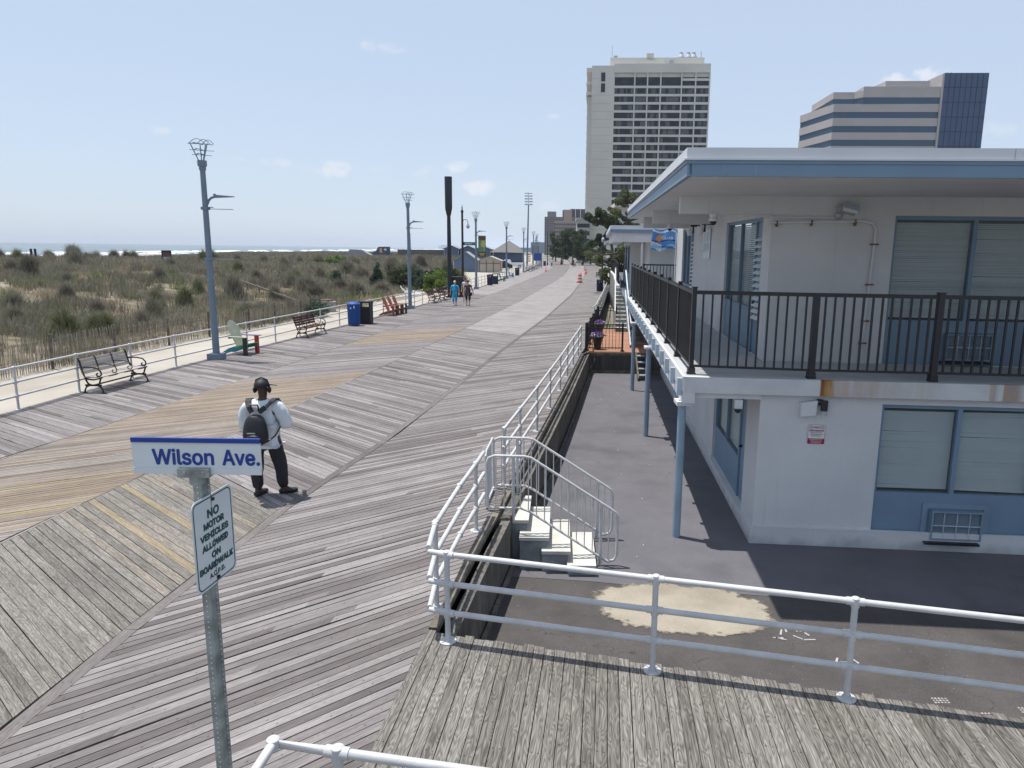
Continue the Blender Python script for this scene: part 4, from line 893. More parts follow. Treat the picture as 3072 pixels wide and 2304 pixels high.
# ------------------------------------------------------------------ signs on motel
M['signred']=mat('sign_red',(.30,.02,.035),.4,var=.05)
c0=Vector(MT(.91,-.006,1.03)); sx_=Vector((.997,-.075,0)); nn=thing('no_smoking_sign','small white and red NO SMOKING sign on the lower motel wall','sign',tuple(c0))
nrm=sx_.cross(Vector((0,0,1)))
mb=MB(); plate(mb,c0,sx_,(0,0,1),rrect(.28,.33,.02),0,.003); mb.build('sign_plate','signwhite',nn)
mb=MB(); ring(mb,c0,sx_,(0,0,1),rrect(.268,.318,.018),rrect(.258,.308,.014),.0045); plate(mb,c0+Vector((0,0,-.112)),sx_,(0,0,1),rrect(.262,.088,.012),.0035,.0047)
for dx in (-.085,.085):
    cc=c0+sx_*dx+Vector((0,0,.115)); n_=20; ring(mb,cc,sx_,(0,0,1),[(.03*math.cos(2*PI*k/n_),.03*math.sin(2*PI*k/n_)) for k in range(n_)],[(.024*math.cos(2*PI*k/n_),.024*math.sin(2*PI*k/n_)) for k in range(n_)],.005)
    ring(mb,cc,sx_,(0,0,1),[(-.022,.02),(-.018,.024),(.022,-.02)],[(-.022,.02),(-.018,.024),(.018,-.024)],.0052); mb.quad(*[tuple(cc+sx_*a+Vector((0,0,b))+nrm*.005) for a,b in ((-.021,.016),(.016,-.021),(.021,-.016),(-.016,.021))])
mb.build('red_marks','signred',nn)
for tx_,sz,dz,mn,wd in (('NO',.062,.115,'signred',.085),('SMOKING',.050,.062,'signred',.225),('WITHIN 25 FEET OF',.021,.027,'signred',.19),('THE OCEANSIDE CLUB',.021,.0,'signred',.205),('WEST PROPERTY',.021,-.027,'signred',.16),('PLEASE DO NOT',.025,-.085,'signwhite',.20),('THROW BUTTS',.025,-.112,'signwhite',.18),('ON GROUND',.025,-.139,'signwhite',.155)):
    lettering(tx_,sz,mn,nn,c0+nrm*.0055+Vector((0,0,dz)),sx_,(0,0,1),offset=.0016 if sz>.03 else .0006,width=wd)
# notice board on side wall
c1=Vector(MT(.405,9.2,4.08)); sd=Vector((-.047,-1,0)); nb_=thing('notice_board','white framed rules board on the upstairs wall between the two doors','sign',tuple(c1))
mb=MB(); plate(mb,c1,sd,(0,0,1),rrect(1.3,.80,.04),0,.012); mb.build('board','screen',nb_)
mb=MB(); rr=random.Random(4); nn_=sd.cross(Vector((0,0,1)))
for k in range(22):
    for (a0,a1,zb,zt) in ((-.5,-.05,.05,.32),(.03,.52,.05,.32),(-.52,.52,-.18,.02)):
        z=zb+(zt-zb)*k/22; mb.quad(*[tuple(c1+sd*a+Vector((0,0,b))+nn_*.014) for a,b in ((a0,z),(a1-rr.uniform(0,.1),z),(a1-rr.uniform(0,.1),z+.006),(a0,z+.006))])
mb.box((c1.x-.02,c1.y-.6,c1.z-.22),(c1.x-.013,c1.y+.6,c1.z-.2))
mb.build('text_lines','galvold',nb_)
# flag
M['flagblue']=mat('flag_blue',(.06,.22,.55),.7,c2=(.12,.35,.68),scale=2); M['flagsky']=mat('flag_light_blue',(.25,.50,.75),.7); M['orange']=mat('shell_orange',(.75,.33,.14),.6)
fg=thing('club_flag','blue and white condominium club flag with an orange shell hanging upstairs','flag',(4.3,28.1,4.35))
def fpt(a,b): # a along 0..1 (from pole to the left), b 0..1 up
    x=4.34-.86*a-.08*(1-b)*a*1.2; y=27.75+.09*math.sin(a*9+b*3)*a; return (x,y,3.93+.76*b+.03*math.sin(a*7))
def fgrid(a0,a1,b0,b1,mname,off,nm='cloth',curve=None):
    mb=MB(); n1,n2=14,10
    for i in range(n1):
        for j in range(n2):
            q=[]
            for (ii,jj) in ((i,j),(i,j+1),(i+1,j+1),(i+1,j)):
                a=a0+(a1-a0)*ii/n1; b=b0+(b1-b0)*jj/n2
                if curve: b=b+curve(a)
                p=fpt(a,b); q.append((p[0],p[1]-off,p[2]))
            mb.quad(*q)
    return mb.build(nm,mname,fg,smooth=True)
fgrid(0,1,0,1,'flagblue',0); fgrid(0,1,.05,.2,'flagsky',.006,'wave_band',lambda a:.06*math.sin(a*10)); fgrid(0,1,.84,.93,'signwhite',.006,'wave_band',lambda a:.02*math.sin(a*8)); fgrid(0,1,.40,.46,'signblue',.006,'wave_band',lambda a:.02*math.sin(a*6)); fgrid(.55,1,.0,.35,'signwhite',.005,'wave_band',lambda a:.1*math.sin(a*9))
mb=MB()
for k in range(9): a=math.radians(200+k*17.5); c_=fpt(.62,.55); mb.quad((c_[0],c_[1]-.02,c_[2]-.15),(c_[0]+.19*math.cos(a+PI)*1-.0,c_[1]-.02,c_[2]-.03+.19*abs(math.sin(a))),(c_[0]+.19*math.cos(a+PI+.25),c_[1]-.02,c_[2]-.03+.19*abs(math.sin(a+.25))))
mb.build('shell','orange',fg)
lettering('CLUB',.19,'signwhite',fg,(4.02,27.66,4.36),(1,0,0),(0,0,1),offset=.006,width=.42); lettering('CONDOMINIUM',.10,'signblue',fg,(3.98,27.66,4.03),(1,0,0),(0,0,1),offset=.003)
MB().tube([(4.36,27.8,1.93),(4.37,27.8,4.6)],.02,8).build('pole','white',fg)
# ------------------------------------------------------------------ leaves helper
def leaf_cloud(name,centers,nper,size,mname,parent,rs=1,flat=1.,aspect=1.6,upbias=0.):
    """centers: list of (x,y,z,rx,ry,rz). many small leaf quads spread through clumps"""
    g_=np.random.RandomState(rs); P=[];
    for (x,y,z,rx,ry,rz) in centers:
        n=int(nper); d=g_.normal(0,1,(n,3)); d/=np.linalg.norm(d,axis=1)[:,None]; r_=g_.uniform(.25,1,n)**.45
        P.append(np.stack([x+d[:,0]*rx*r_,y+d[:,1]*ry*r_,z+d[:,2]*rz*r_],1))
    P=np.concatenate(P); n=len(P)
    a=g_.normal(0,1,(n,3)); a[:,2]=a[:,2]*flat+upbias; a/=np.linalg.norm(a,axis=1)[:,None]
    b=g_.normal(0,1,(n,3)); b-=a*(a*b).sum(1)[:,None]; b/=np.linalg.norm(b,axis=1)[:,None]
    s=(size*g_.uniform(.6,1.3,n))[:,None]
    v=np.stack([P-a*s*aspect/2,P+b*s/2,P+a*s*aspect/2,P-b*s/2],1).reshape(-1,3)
    if parent is not None: v=v-np.array(parent['_w'])
    me=bpy.data.meshes.new(name); me.vertices.add(len(v)); me.vertices.foreach_set('co',v.reshape(-1).astype(np.float32))
    me.loops.add(n*4); me.loops.foreach_set('vertex_index',np.arange(n*4,dtype=np.int32)); me.polygons.add(n); me.polygons.foreach_set('loop_start',(np.arange(n)*4).astype(np.int32)); me.polygons.foreach_set('loop_total',np.full(n,4,np.int32))
    me.materials.append(M[mname]); me.update(calc_edges=True); o=bpy.data.objects.new(name,me); COL.objects.link(o)
    if parent is not None: o.parent=parent; o['_w']=parent['_w']
    return o
M['pine']=leafmat('pine_needles',(.04,.06,.03),(.13,.155,.075)); M['pinelt']=leafmat('sunlit_pine',(.075,.095,.035),(.20,.215,.10))
M['oak']=leafmat('oak_leaves',(.035,.06,.033),(.11,.145,.075)); M['bright']=leafmat('bright_shrub_leaves',(.06,.12,.02),(.20,.28,.06)); M['cedar']=leafmat('cedar_foliage',(.03,.055,.035),(.09,.13,.085))
M['bark']=mat('bark',(.09,.07,.055),.95,var=.4,scale=8,bump=.5)
# ------------------------------------------------------------------ lamps
LG='grey lamps standing along the seaward rail'
def make_lamp(loc):
    t=thing('street_lamp','x','street lamp',(0,0,0),group=LG)
    MB().box((-.23,-.23,0),(.23,.23,.2)).build('base','lampgrey',t)
    mb=MB(); mb.lathe((0,0,.2),[(.12,0),(.088,6.15)],8); mb.build('pole','lampgrey',t)
    mb=MB(); mb.lathe((0,0,6.3),[(.10,0),(.11,.01),(.11,.12),(.145,.13),(.145,.31),(.10,.32)],12); mb.build('collar','lampgrey',t)
    mb=MB()
    tops=[(-.30,-.1),(.27,-.12),(.10,.12),(-.12,.2)]
    for a,b in tops: mb.tube([(a*.3,b*.3,6.6),(a,b,7.14)],.018,6)
    for zz,w_ in ((6.78,.62),(6.93,.78)): mb.tube([(-w_*.5,0,zz+.02),(w_*.55,0,zz-.02)],.010,6)
    mb.tube([(-.40,-.05,7.15),(-.05,.0,7.14),(.42,-.05,7.10)],.014,6)
    for x0_,w_,hh in ((-.40,.55,.17),(-.12,.42,.15),(.05,.37,.13)):
        mb.tube([(x0_+w_*k/8,.05*(x0_+.2),7.13+hh*math.sin(PI*k/8)) for k in range(9)],.011,6)
    mb.build('basket_frame','lampgrey',t)
    for zz,w_ in ((7.14,.40),(6.95,.32),(6.80,.26)):
        mb=MB(); n_=10; c=(-.13+(7.14-zz)*.25,0,zz)
        for k in range(n_):
            a0,a1=k/n_,(k+1)/n_; f=lambda a:(c[0]-w_/2+w_*a,.11*math.sin(PI*a)**.7,zz+.05*math.sin(PI*a*1.15)); p,q=f(a0),f(a1)
            mb.quad((p[0],-p[1],p[2]-.02),(q[0],-q[1],q[2]-.02),(q[0],q[1],q[2]),(p[0],p[1],p[2])); mb.quad((p[0],p[1],p[2]-.006),(q[0],q[1],q[2]-.006),(q[0],-q[1],q[2]-.026),(p[0],-p[1],p[2]-.026))
        mb.build('leaf_plate','lampgrey',t)
    mb=MB(); mb.tube([(.07,0,5.22),(.12,0,5.33),(.22,0,5.42),(.36,0,5.46)],[.05,.045,.04,.04],8)
    mb.hexa([(.30,-.10,5.42),(.98,-.05,5.45),(.98,.05,5.45),(.30,.10,5.42),(.40,-.10,5.515),(.98,-.05,5.475),(.98,.05,5.475),(.40,.10,5.515)]); mb.box((.30,-.03,5.49),(.37,.03,5.55))
    mb.build('lamp_arm','lampgrey',t)
    mb=MB(); mb.tube([(.05,0,5.06),(.92,0,5.05)],.012,6); mb.tube([(.05,0,5.11),(.26,0,5.11)],.016,6); mb.tube([(.05,0,3.42),(.84,0,3.40)],.012,6); mb.box((-.11,-.11,5.03),(.11,.11,5.12)); mb.box((-.12,-.12,3.37),(.12,.12,3.46)); mb.build('banner_arm','lampgrey',t)
    return t
l0=make_lamp((0,0,0))
lamp_pos=[(-11.85,24.64,'nearest grey street lamp, beside the painted wooden armchair'),(-9.61,46.4,'second grey street lamp, between the red chairs and the pair of benches'),(-8.07,69.97,'grey street lamp carrying the green and brown banner'),(-7.0,95,'grey street lamp beside the blue armchair'),(-6.1,121.3,'grey street lamp in front of the blue pavilion corner'),(-5.4,146,'far grey street lamp beyond the bicycles'),(-5.5,171,'distant grey street lamp next to the tall black lamp'),(-6.4,197,'farther distant grey street lamp on the boardwalk bend'),(-7.6,223,'most distant grey street lamp at the boardwalk bend')]
for i,(x,y,lab) in enumerate(lamp_pos):
    if i==0: l0.location=(x,y,0); l0['label']=lab
    else: dup(l0,(x,y,0),label=lab)
# banner
bn=thing('lamp_banner','green and brown banner with a yellow sun hanging on a lamp','banner',(-7.4,69.97,4.2))
M['bngreen']=mat('banner_green',(.10,.20,.10),.7,c2=(.13,.25,.14)); M['bnbrown']=mat('banner_brown',(.10,.055,.04),.7); M['bnyel']=mat('banner_yellow',(.42,.40,.14),.7)
MB().box((-7.85,69.96,3.55),(-7.13,69.98,5.02)).build('cloth','bngreen',bn)
MB().box((-7.85,69.95,4.66),(-7.13,69.99,5.03)).build('top_band','bnbrown',bn); MB().box((-7.85,69.95,3.10),(-7.13,69.99,3.55)).build('lower_band','bnbrown',bn)
mb=MB(); plate(mb,(-7.39,69.95,4.3),(1,0,0),(0,0,1),[(.24*math.cos(a*PI/10),.32*math.sin(a*PI/10)) for a in range(20)],0,.004); mb.box((-7.75,69.945,3.32),(-7.25,69.95,3.40)); mb.box((-7.70,69.945,3.2),(-7.3,69.95,3.27)); mb.build('sun_disc','bnyel',bn)
mb=MB(); mb.box((-7.31,69.944,3.6),(-7.28,69.95,4.05)); mb.build('beach_stripe','signwhite',bn)
# black lamp with green street name, and tall dark antenna pole, black cabinet
bl=thing('street_lamp','tall black street lamp with curved arm behind the black cabinet','street lamp',(-8.09,60.5,0))
mb=MB(); mb.lathe((-8.09,60.5,0),[(.16,0),(.16,.5),(.10,.6),(.085,6.7),(.12,6.75),(.10,6.9),(.03,7.0),(.06,7.12),(.02,7.2),(.02,7.35)],12); mb.build('pole','black',bl)
MB().tube([(-8.05,60.5,6.0),(-7.95,60.5,6.16),(-7.78,60.5,6.18),(-7.64,60.5,6.05),(-7.62,60.5,5.85)],.025,8).build('curved_arm','black',bl)
MB().lathe((-7.62,60.5,5.45),[(.04,0),(.13,.08),(.14,.2),(.07,.36),(.03,.42)],12).build('lantern','galvold',bl)
gs=thing('street_name_sign','green street name sign on the tall black lamp','sign',(-7.5,60.45,4.2)); MB().box((-7.98,60.44,4.10),(-7.03,60.47,4.36)).build('sign_plate',mat('sign_green',(.01,.13,.11),.4),gs)
MB().box((-7.99,60.43,4.08),(-7.97,60.48,4.38)).build('bracket','black',gs)
lettering('Hartford',.19,'signwhite',gs,(-7.60,60.435,4.23),(1,0,0),(0,0,1),offset=.008,width=.56); lettering('Ave',.10,'signwhite',gs,(-7.17,60.435,4.26),(1,0,0),(0,0,1),offset=.002,width=.2)
M['polenavy']=mat('dark_navy_pole',(.012,.016,.028),.45,var=.1)
ap=thing('antenna_pole','very tall dark pole with a fat black cylinder on top','pole',(-8.75,57.6,0))
mb=MB(); mb.lathe((-8.75,57.6,0),[(.19,0),(.14,6.4)],16); mb.build('pole','polenavy',ap,smooth=True); mb=MB(); mb.lathe((-8.75,57.6,6.35),[(.15,0),(.17,.02),(.28,.55),(.295,2.9),(.285,2.93)],20); mb.build('antenna_cylinder','black',ap,smooth=True)
cb=thing('utility_cabinet','black metal cabinet at the foot of the very tall pole','cabinet',(-8.3,58.6,0))
mb=MB(); mb.box((-8.9,58.2,0),(-7.75,58.9,1.55)); mb.box((-8.95,58.15,1.55),(-7.72,58.95,1.60)); mb.build('body','black',cb); MB().box((-9.0,57.3,0),(-8.45,57.9,.10)).build('plinth','black',cb)
mb=MB(); mb.box((-7.75,58.2,.1),(-7.55,58.8,1.35)); 
for zz in (.3,.7,1.1): mb.tube([(-7.7,58.15,zz),(-7.7,58.2,zz)],.035,8)
mb.build('meter','polenavy',cb)
# stadium light
fp=thing('floodlight_pole','very tall pole with stacked floodlights beyond the beach parking','light pole',(-6.4,140,0)); MB().tube([(-6.4,140,-.3),(-6.15,140,12.0)],[.2,.12],10).build('pole','lampgrey',fp)
for k in range(5):
    mb=MB(); z=12.0+k*.52; mb.tube([(-6.15,140,z-.3),(-6.15,140,z+.2)],.06,6); mb.box((-6.85,139.9,z),(-5.45,140.1,z+.06)); 
    for q in (-.62,-.3,.3,.62): mb.lathe((-6.15+q,139.9,z-.02),[(.10,0),(.17,.12),(.06,.25)],8)
    mb.build('lamp_row','galvold',fp)
bp_=thing('street_lamp','tall black lamp pole with a green street sign at the far bend','street lamp',(-3.1,176,0)); MB().lathe((-3.1,176,0),[(.2,0),(.09,1),(.08,8.0),(.02,8.2)],8).build('pole','black',bp_); MB().box((-3.0,175.97,4.4),(-1.6,176.0,4.75)).build('name_plate','signgreen',bp_)
rl=thing('street_lamp','black lamp post with a white head behind the right-hand bin','street lamp',(4.05,70.2,0)); MB().lathe((4.05,70.2,0),[(.14,0),(.14,.4),(.075,.5),(.07,4.6)],10).build('pole','black',rl); MB().lathe((4.05,70.2,4.55),[(.08,0),(.17,.2),(.14,.4),(.05,.48)],10).build('lamp_head','galvold',rl)
# ------------------------------------------------------------------ benches
def make_bench(slatm):
    t=thing('park_bench','x','bench',(0,0,0))     # length along y, faces +x
    L_=1.86
    for k in range(5): xx=.02+k*.098; MB().box((xx-.04,-L_/2,.415+.004*abs(k-2)),(xx+.04,L_/2,.438+.004*abs(k-2))).build('seat_slat',slatm,t)
    for k in range(4):
        z=.50+k*.098; x=-.055-.10*k*.32; mb=MB(); mb.hexa([(x-.012,-L_/2,z),(x+.012,-L_/2,z),(x+.012,L_/2,z),(x-.012,L_/2,z),(x-.040,-L_/2,z+.082),(x-.016,-L_/2,z+.082),(x-.016,L_/2,z+.082),(x-.040,L_/2,z+.082)]); mb.build('back_slat',slatm,t)
    for y,full in ((-L_/2+.03,1),(L_/2-.03,1),(-L_/6,0),(L_/6,0)):
        mb=MB(); w=.022 if full else .014
        mb.tube([(-.18,y,.92),(-.13,y,.86),(-.07,y,.56),(-.02,y,.42),(.06,y,.37),(.22,y,.36),(.40,y,.40),(.47,y,.43)],w,6)
        mb.tube([(-.10,y,.66),(.02,y,.69),(.20,y,.69),(.36,y,.66),(.44,y,.58),(.45,y,.50),(.40,y,.455),(.33,y,.46),(.31,y,.51),(.35,y,.54)],w*.9,6)
        if full:
            mb.tube([(-.02,y,.40),(.05,y,.26),(.14,y,.215),(.30,y,.215),(.37,y,.26),(.42,y,.40)],w,6)
            mb.tube([(-.06,y,0),(-.05,y,.08),(.0,y,.17),(.12,y,.215)],w,6); mb.tube([(.47,y,0),(.45,y,.09),(.39,y,.18),(.29,y,.215)],w,6)
            mb.box((-.10,y-.03,0),(-.01,y+.03,.02)); mb.box((.42,y-.03,0),(.52,y+.03,.02))
            mb.box((-.02,y-.025,.19),(.42,y+.025,.235))
        mb.build('side_frame' if full else 'arm_rest','iron',t)
    MB().bar((.2,-L_/2+.03,.215),(.2,L_/2-.03,.215),.05,.03).build('stretcher','iron',t)
    return t
def ang(y): return -math.atan((LE(y+3)-LE(y-3))/6)
b0=make_bench('slat'); b0.location=(-12.36,19.5,0); b0.rotation_euler=(0,0,ang(19.5)-.02); b0['label']='nearest park bench with grey slats in front of the left railing'
b1=make_bench('slatred'); b1.location=(-11.12,31.6,0); b1.rotation_euler=(0,0,ang(31.6)); b1['label']='dark red slatted park bench near the blue bin'
b2=dup(b1,(-9.2,52.0,0),ang(52),'nearer bench of the pair left of the woman in blue',group='pair of benches by the black cabinet'); b3=dup(b1,(-8.95,54.9,0),ang(55),'farther bench of the pair, touching the black cabinet',group='pair of benches by the black cabinet')
for (x,y,lab) in ((5.6,104,'small bench by the right-hand rail far down the boardwalk'),(6.9,121,'dark bench at the far right edge beyond the traffic cones')): dup(b1,(x,y,0),PI+ang(y)*.5,lab)
# ------------------------------------------------------------------ adirondack chairs
def make_adir(cols,lab,loc,rz,group=None):
    """cols: back, armL, armR, seat, leg near, leg far, runner"""
    t=thing('armchair',lab,'chair',(0,0,0),group=group)
    for y,cc in ((-.29,cols[4]),(.29,cols[5])):
        MB().box((.30,y-.05,0),(.335+.06,y+.05,.56)).build('leg',cc,t)
    for y,cc in ((-.24,cols[6]),(.24,cols[6])):
        mb=MB(); P=[(.40,.36),(.40,.24),(.10,.18),(-.28,.06),(-.46,.0),(-.56,.0),(-.52,.06),(-.30,.19),(-.05,.27)]
        n=len(P); i=len(mb.v); mb.v+=[(x,y-.015,z) for x,z in P]+[(x,y+.015,z) for x,z in P]; mb.f.append(tuple(i+j for j in range(n))); mb.f.append(tuple(i+n+j for j in reversed(range(n)))); mb.m+=[0,0]
        for j in range(n): mb.f.append((i+j,i+n+j,i+n+(j+1)%n,i+(j+1)%n)); mb.m.append(0)
        mb.build('runner',cc,t)
    for k in range(5): x=.38-k*.095; z=.365-k*.028; MB().hexa([(x-.043,-.27,z-.035),(x+.043,-.27,z-.012),(x+.043,.27,z-.012),(x-.043,.27,z-.035),(x-.043,-.27,z-.013),(x+.043,-.27,z+.01),(x+.043,.27,z+.01),(x-.043,.27,z-.013)]).build('seat_slat',cols[3],t)
    tops=[.90,.99,1.04,1.06,1.04,.99,.90]
    for k in range(7):
        y0=(-3.5+k)*.066; y1=y0+.061; w0=.82; zt=tops[k]; xb,xt=-.02,-.02-(zt-.24)*.42
        MB().hexa([(xb-.011,y0*w0,.24),(xb+.011,y0*w0,.24),(xb+.011,y1*w0,.24),(xb-.011,y1*w0,.24),(xt-.011,y0*1.15,zt),(xt+.011,y0*1.15,zt),(xt+.011,y1*1.15,zt),(xt-.011,y1*1.15,zt)]).build('back_slat',cols[0],t)
    MB().box((-.24,-.3,.50),(-.21,.3,.56)).build('back_rail',cols[0],t)
    for y,cc in ((-.33,cols[1]),(.33,cols[2])):
        mb=MB(); mb.prism([(.45,y-.075),(.45,y+.075),(.0,y+.07),(-.30,y+.045 if y<0 else y+.02),(-.30,y-.02 if y<0 else y-.045),(.0,y-.07)],.56,.583); mb.build('arm',cc,t)
    t.location=loc; t.rotation_euler=(0,0,rz); return t
def pm(n,c): M[n]=mat(n,c,.6,var=.1,scale=6); return n
pm('p_green',(.30,.40,.07)); pm('p_red',(.38,.025,.03)); pm('p_cream',(.36,.38,.30)); pm('p_purple',(.17,.13,.25)); pm('p_teal',(.03,.22,.30)); pm('p_brown',(.26,.07,.045)); pm('p_blue',(.03,.18,.35)); pm('p_dgreen',(.03,.16,.13)); pm('p_black',(.03,.035,.03)); pm('p_grey',(.25,.24,.24)); pm('p_tan',(.33,.27,.21))
make_adir(['p_cream','p_cream','p_purple','p_green','p_black','p_red','p_teal'],'hand-painted armchair in green, red, cream and teal beside the first lamp',(-11.54,25.95,0),-.24).scale=(1.14,1.14,1.14)
rs_=[(-9.82,41.55,'nearest of the three red-brown armchairs in a row'),(-9.72,42.3,'middle one of the three red-brown armchairs in a row'),(-9.60,43.05,'farthest of the three red-brown armchairs in a row')]
rc=make_adir(['p_brown','p_brown','p_brown','p_tan','p_brown','p_black','p_brown'],rs_[0][2],(*rs_[0][:2],0),-.12,'red-brown armchairs in a row')
for x,y,l in rs_[1:]: dup(rc,(x,y,0),-.12,l)
make_adir(['p_blue']*7,'bright blue armchair beyond the grey bins',(-6.85,100,0),-.2)
gr_=make_adir(['p_dgreen']*7,'green armchair right behind the pair of dark bins',(-7.05,87.5,0),-.2)
# ------------------------------------------------------------------ bins
pm('bin_blue',(.012,.07,.28)); pm('bin_navy',(.012,.018,.05)); pm('bin_black',(.014,.014,.018))
def make_bin(col,lab,loc,square=False,group=None):
    t=thing('litter_bin',lab,'litter bin',loc,group=group); x,y,z=loc
    if square:
        mb=MB(); mb.box((x-.30,y-.3,.04),(x+.30,y+.3,.86)); mb.box((x-.30,y-.3,.86),(x-.24,y+.3,1.08)); mb.box((x+.24,y-.3,.86),(x+.30,y+.3,1.08)); mb.build('body',col,t)
        MB().box((x-.32,y-.32,1.08),(x+.32,y+.32,1.15)).build('lid',col,t); MB().box((x-.28,y-.28,0),(x+.28,y+.28,.04)).build('base','dark',t)
    else:
        mb=MB(); n=32
        for k in range(n):
            a=2*PI*k/n; mb.bar((x+.29*math.cos(a),y+.29*math.sin(a),.05),(x+.31*math.cos(a),y+.31*math.sin(a),1.05),.045,.012,up=(math.cos(a),math.sin(a),0))
        mb.build('slatted_side',col,t); MB().lathe((x,y,.04),[(.27,0),(.28,.98)],20).build('liner',col,t)
        mb=MB(); mb.lathe((x,y,1.03),[(.33,0),(.335,.05),(.30,.10),(.12,.16)],24); mb.build('lid',col,t,smooth=True)
        mb=MB(); mb.box((x-.10,y-.32,.86),(x-.03,y-.30,.92)); mb.box((x+.08,y-.31,.88),(x+.13,y-.29,1.0)); mb.build('sticker','signwhite',t)
    return t
make_bin('bin_blue','round bright blue litter bin with ribbed sides',(-10.27,35.95,0)); make_bin('bin_black','black open-top litter bin beside the bright blue one',(-9.93,36.9,0),True)
make_bin('bin_navy','nearer dark navy bin of the pair beyond the women',(-7.45,77.2,0)); make_bin('bin_navy','farther dark navy bin of the pair beyond the women',(-7.15,80.3,0),True)
make_bin('bin_navy','dark bin between the blue armchair and the bicycles',(-6.25,106,0)); make_bin('bin_navy','dark blue bin at the right edge of the boardwalk',(3.75,68.3,0)); make_bin('bin_navy','small dark bin by the far utility box',(-3.6,168,0))
ub=thing('utility_box','pale grey utility box by the farthest bin on the left','cabinet',(-4.6,165,0)); MB().box((-5.0,164.6,0),(-4.1,165.2,1.5)).build('body','galvold',ub); MB().box((-5.05,164.55,1.5),(-4.05,165.25,1.56)).build('lid','galvold',ub)
# cones and barrel
pm('conerange',(.75,.10,.03)); 
def cone(x,y,lab,group='orange traffic cones on the boardwalk'):
    t=thing('traffic_cone',lab,'traffic cone',(x,y,0),group=group); MB().box((x-.2,y-.2,0),(x+.2,y+.2,.04)).build('base','conerange',t)
    MB().lathe((x,y,.04),[(.15,0),(.045,.68)],12).build('cone','conerange',t); MB().lathe((x,y,.30),[(.115,0),(.094,.14)],12).build('white_band','signwhite',t)
cone(4.0,116,'nearest orange cone behind the striped barrel'); cone(4.35,121,'middle orange cone behind the striped barrel'); cone(4.55,136,'farthest orange cone behind the striped barrel'); cone(-2.5,127,'lone orange cone on the left side of the boardwalk',None)
br_=thing('traffic_barrel','orange and white striped traffic barrel on the seam of the boardwalk','traffic barrel',(2.33,86.3,0))
MB().box((1.92,85.95,0),(2.74,86.6,.04)).build('base','black',br_)
for k in range(6):
    MB().lathe((2.33,86.3,.04+k*.175),[(.30-k*.009,0),(.291-k*.009,.175)],20).build('orange_band' if k%2==0 else 'white_band','conerange' if k%2==0 else 'signwhite',br_)
MB().lathe((2.33,86.3,1.09),[(.22,0),(.18,.05)],16).build('cap','conerange',br_)
# ------------------------------------------------------------------ people
def skin(name,J,E,mname,parent,sub=2,root=0,flat=None):
    names=list(J); me=bpy.data.meshes.new(name); me.from_pydata([J[n][:3] for n in names],[(names.index(a),names.index(b)) for a,b in E],[])
    o=bpy.data.objects.new(name,me); COL.objects.link(o); sm_=o.modifiers.new('s','SKIN'); sm_.use_smooth_shade=True
    for i,n in enumerate(names):
        r=J[n][3]; me.skin_vertices[0].data[i].radius=(r,r) if not isinstance(r,tuple) else r; me.skin_vertices[0].data[i].use_root=(i==root)
    ss=o.modifiers.new('u','SUBSURF'); ss.levels=sub; ss.render_levels=sub
    dg=bpy.context.evaluated_depsgraph_get(); dg.update(); m2=bpy.data.meshes.new_from_object(o.evaluated_get(dg)); bpy.data.objects.remove(o); bpy.data.meshes.remove(me)
    m2.materials.clear(); m2.materials.append(M[mname]); m2.name=name; m2.polygons.foreach_set('use_smooth',[True]*len(m2.polygons))
    ob=bpy.data.objects.new(name,m2); COL.objects.link(ob); ob.parent=parent; ob['_w']=(0,0,0); return ob
def wrinkle(o,amp=.012,sc_=(7,7,3.5),seed=0.):
    me=o.data; ns_=[v.normal.copy() for v in me.vertices]
    for v,nn in zip(me.vertices,ns_):
        c=v.co; q=noise.noise((c.x*sc_[0]+seed,c.y*sc_[1],c.z*sc_[2]))+.5*noise.noise((c.x*sc_[0]*2.3,c.y*sc_[1]*2.3+seed,c.z*sc_[2]*2)); r_=-abs(q)
        v.co=c+nn*(amp*(r_*2+.5))
    me.update()
def ball(name,c,r,mname,parent,n=14,zcut=None,rot=None):
    bm=bmesh.new(); bmesh.ops.create_uvsphere(bm,u_segments=n*2,v_segments=n,radius=1)
    if zcut is not None: bmesh.ops.delete(bm,geom=[v for v in bm.verts if v.co.z<zcut],context='VERTS')
    for v in bm.verts: v.co=Vector((v.co.x*r[0],v.co.y*r[1],v.co.z*r[2]))
    if rot: bmesh.ops.rotate(bm,verts=bm.verts,cent=(0,0,0),matrix=Matrix.Rotation(rot[0],3,rot[1]))
    for v in bm.verts: v.co+=Vector(c)
    me=bpy.data.meshes.new(name); bm.to_mesh(me); bm.free(); me.materials.append(M[mname]); me.polygons.foreach_set('use_smooth',[True]*len(me.polygons))
    o=bpy.data.objects.new(name,me); COL.objects.link(o); o.parent=parent; o['_w']=(0,0,0); return o
pm('skin_dark',(.07,.035,.022)); pm('skin_light',(.50,.30,.22)); pm('cloth_white',(.60,.64,.68)); pm('cloth_black',(.012,.012,.017)); pm('cloth_turq',(.01,.30,.52)); pm('cloth_brown',(.075,.045,.05)); pm('hair_blond',(.62,.52,.38)); pm('hair_dark',(.02,.015,.013)); pm('cloth_pale',(.5,.5,.52))
M['pack']=mat('backpack_nylon',(.012,.013,.018),.45,var=.3,scale=9,bump=.3,bscale=18)
